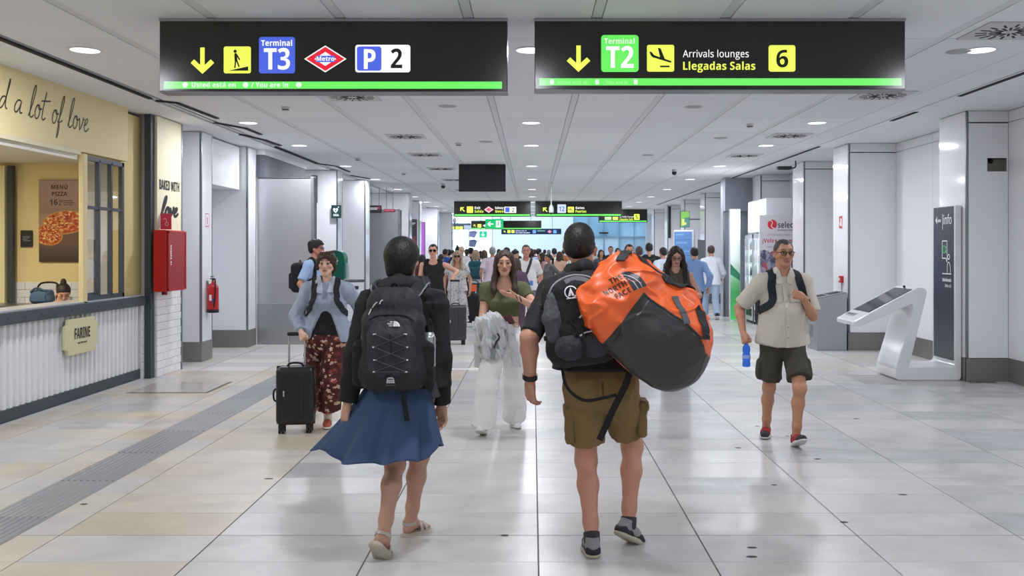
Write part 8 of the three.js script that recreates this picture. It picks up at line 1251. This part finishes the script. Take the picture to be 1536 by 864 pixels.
  const bk = faraway('brown haired woman seen from behind just right of the olive top woman', 773, 386.5, 17, Math.PI - 0.3, { lod: 2, sex: 'f', hair: 0x4e3a2c, top: 0x57405a, bottom: 0x553a4c, ph: 1 });
  // the crowd towards the far hall
  const pi = Math.PI, C = [
    ['dark haired woman partly hidden behind the black jacket woman', 632, 381, 22, 2.8, 'f', 0x1d1413, 0x5b2a33, 0x22242a], ['person in maroon top right behind the tank top man', 661, 381, 24, 2.9, 'm', 0x1c1514, 0x4d1f2c, 0x2b2b33],
    ['man in bright blue shirt turned away behind the tank top man', 667, 372.5, 29, 2.6, 'm', 0x17130f, 0x2a4fa8, 0x2c3242], ['second man in blue shirt with curly hair beside the first', 673.5, 374.5, 30, 3.3, 'm', 0x1c1714, 0x2e56a4, 0x3b3b44, 'curly'],
    ['woman in black with dark bun left of the bald man', 686.5, 369.5, 28, 2.9, 'f', 0x120f0e, 0x1c1b20, 0x222228, 'bun'], ['bald man in white and black facing the camera', 692, 369, 27, 0.3, 'm', 0xb09a90, 0xd9d9dc, 0x23252d, 'crew'],
    ['person with dark ponytail in grey behind the floral dress woman', 700, 373, 31, 3.0, 'f', 0x15110f, 0x85878c, 0x2b2c33, 'pony'], ['person with big dark curly hair left of the teal backpack', 706, 371.5, 30, 3.1, 'f', 0x130f0d, 0x2f2a2c, 0x34343c, 'curly'],
    ['woman with dark hair in white top right of the teal backpack', 720.5, 376, 28.8, 3.0, 'f', 0x1b1614, 0xd6d4d6, 0x2b2f3c], ['woman in cream top with brown hair further right of the teal backpack', 725.5, 374.5, 28, 2.7, 'f', 0x4b382c, 0xd4cdc0, 0x4a4a55],
    ['grey haired man in pale pink shirt seen from behind', 738.5, 369.5, 23, 3.2, 'm', 0x8f8c8a, 0xcfbfca, 0x4a5066], ['person with broad dark curly hair behind the olive top woman', 760, 371, 27, 3.1, 'f', 0x14100e, 0x3a3d49, 0x2b2b30, 'curly'],
    ['woman with dark curly hair turned sideways near the white shirted man', 771, 375.5, 25, 1.2, 'f', 0x17120f, 0x8a5a4a, 0x2e2e35, 'curly'], ['small distant man in dark clothes above the curly haired woman', 773, 372.5, 36, 3.1, 'm', 0x1a1614, 0x2a2d36, 0x2a2d36],
    ['dark haired woman in maroon right behind the white shirted man', 796, 372.5, 31, 3.0, 'f', 0x2a1c1a, 0x5f3440, 0x2c2c34], ['distant man in navy right of the maroon woman', 801.5, 373, 34, 3.1, 'm', 0x231d1b, 0x2c3450, 0x2b2b33],
    ['person with wide dark hair in pale blue top', 808, 373, 30, 3.2, 'f', 0x16120f, 0xb9cfe8, 0x3b4560, 'curly'], ['woman in dusty pink top facing left', 814, 378, 26, -1.3, 'f', 0x33241d, 0xb58f8c, 0x394058],
    ['dark haired woman in grey vest holding out a bare arm', 824.5, 380, 23, -1.1, 'f', 0x17120f, 0x5e5a5e, 0x34384a, 'pony'], ['grey haired person far back left of the white shirt with dark hair', 823, 374, 36, 3.0, 'm', 0x77726f, 0x9fa2aa, 0x34353c],
    ['man in white shirt with dark hair behind the left shoulder of the duffel man', 831.5, 371.5, 28, 3.2, 'm', 0x16120f, 0xe2e2e4, 0x31364a], ['person in peach top close beside the collar of the duffel man', 839, 377, 25, 2.9, 'f', 0x3b2a22, 0xc9a48c, 0x3b3b44],
    ['man with fringe facing the camera right of the duffel man', 892, 368.5, 30, 0.1, 'm', 0x15110f, 0xd8d8da, 0x2b2f3a], ['person in wide dark hat right of the duffel man', 901, 374.5, 28, 0.2, 'f', 0x1b1b20, 0x55585f, 0x2a2b31, 'bobcut'],
    ['man with black hair facing the camera before the glass doors', 916, 368.5, 29, 0.0, 'm', 0x0f0d0c, 0x26282d, 0x2a2b31], ['smaller person with brown hair before the glass doors', 926, 372, 33, 0.2, 'f', 0x33261f, 0x7b7478, 0x2f3038],
    ['distant person in teal left of the glass doors', 884, 373, 40, 3.1, 'm', 0x1c1715, 0x2f6a70, 0x2a2b31], ['far off woman in red near the white end wall', 748, 373.5, 40, 3.0, 'f', 0x1d1614, 0x9c3a3c, 0x2b2d36], ['far off man in grey near the white end wall', 755, 374, 42, 3.1, 'm', 0x17130f, 0x6d7078, 0x2b2d36],
    ['far off man in white near the bright curtain wall', 679, 374.5, 41, 3.0, 'm', 0x1c1715, 0xdadbdd, 0x2b2d36], ['far off woman in purple near the bright curtain wall', 655, 375, 42, 3.2, 'f', 0x261c18, 0x5d4478, 0x2b2d36], ['far off man in orange beside the white end wall', 845, 374, 41, 3.0, 'm', 0x1b1613, 0xb8704a, 0x2b2d36], ['far off person in black beside the white end wall', 817, 374, 43, 3.1, 'm', 0x120f0d, 0x1d1e22, 0x24262c]];
  C.forEach(([label, px, top, d, turn, sex, hair, tp, bot, style], i) => { faraway(label + (label.split(' ').length < 4 ? ' in the crowd' : ''), px, top, d, turn, { sex, hair, top: tp, bottom: bot, style, ph: (i * 1.7) % 6.28, sleeve: i % 3 === 0 ? 1.9 : 0.7, skin: [0xc6937a, 0xd0a088, 0xb07a60, 0xc99a80][i % 4], len: i % 5 === 4 ? 0.9 : 1.95, rHem: i % 5 === 4 ? 0.105 : 0.08, lod: 3 }); });
  // shop worker bending over the counter
  faraway('shop worker with dark hair bun and white top bending over behind the counter', 79, 386, 11.2, 1.0, { lod: 1, sex: 'f', style: 'bun', hair: 0x33241d, top: 0xe2e2e0, bottom: 0x2a2b30, ph: 1.5, skin: 0xcf9c84, pose: { py: -0.3, lean: 0.3, head: { pitch: 0.5, yaw: -0.45 }, headFwd: 0.02 }, arms: (H) => ({ R: { pos: [-0.2, 0.8, 0.34], pose: 'hold', palm: [0.3, -0.8, 0], dir: [0.2, -0.3, 0.9] }, L: { pos: [0.2, 0.8, 0.32], pose: 'hold', palm: [-0.3, -0.8, 0], dir: [-0.2, -0.3, 0.9] } }) });
}
renderer.render(scene, camera);
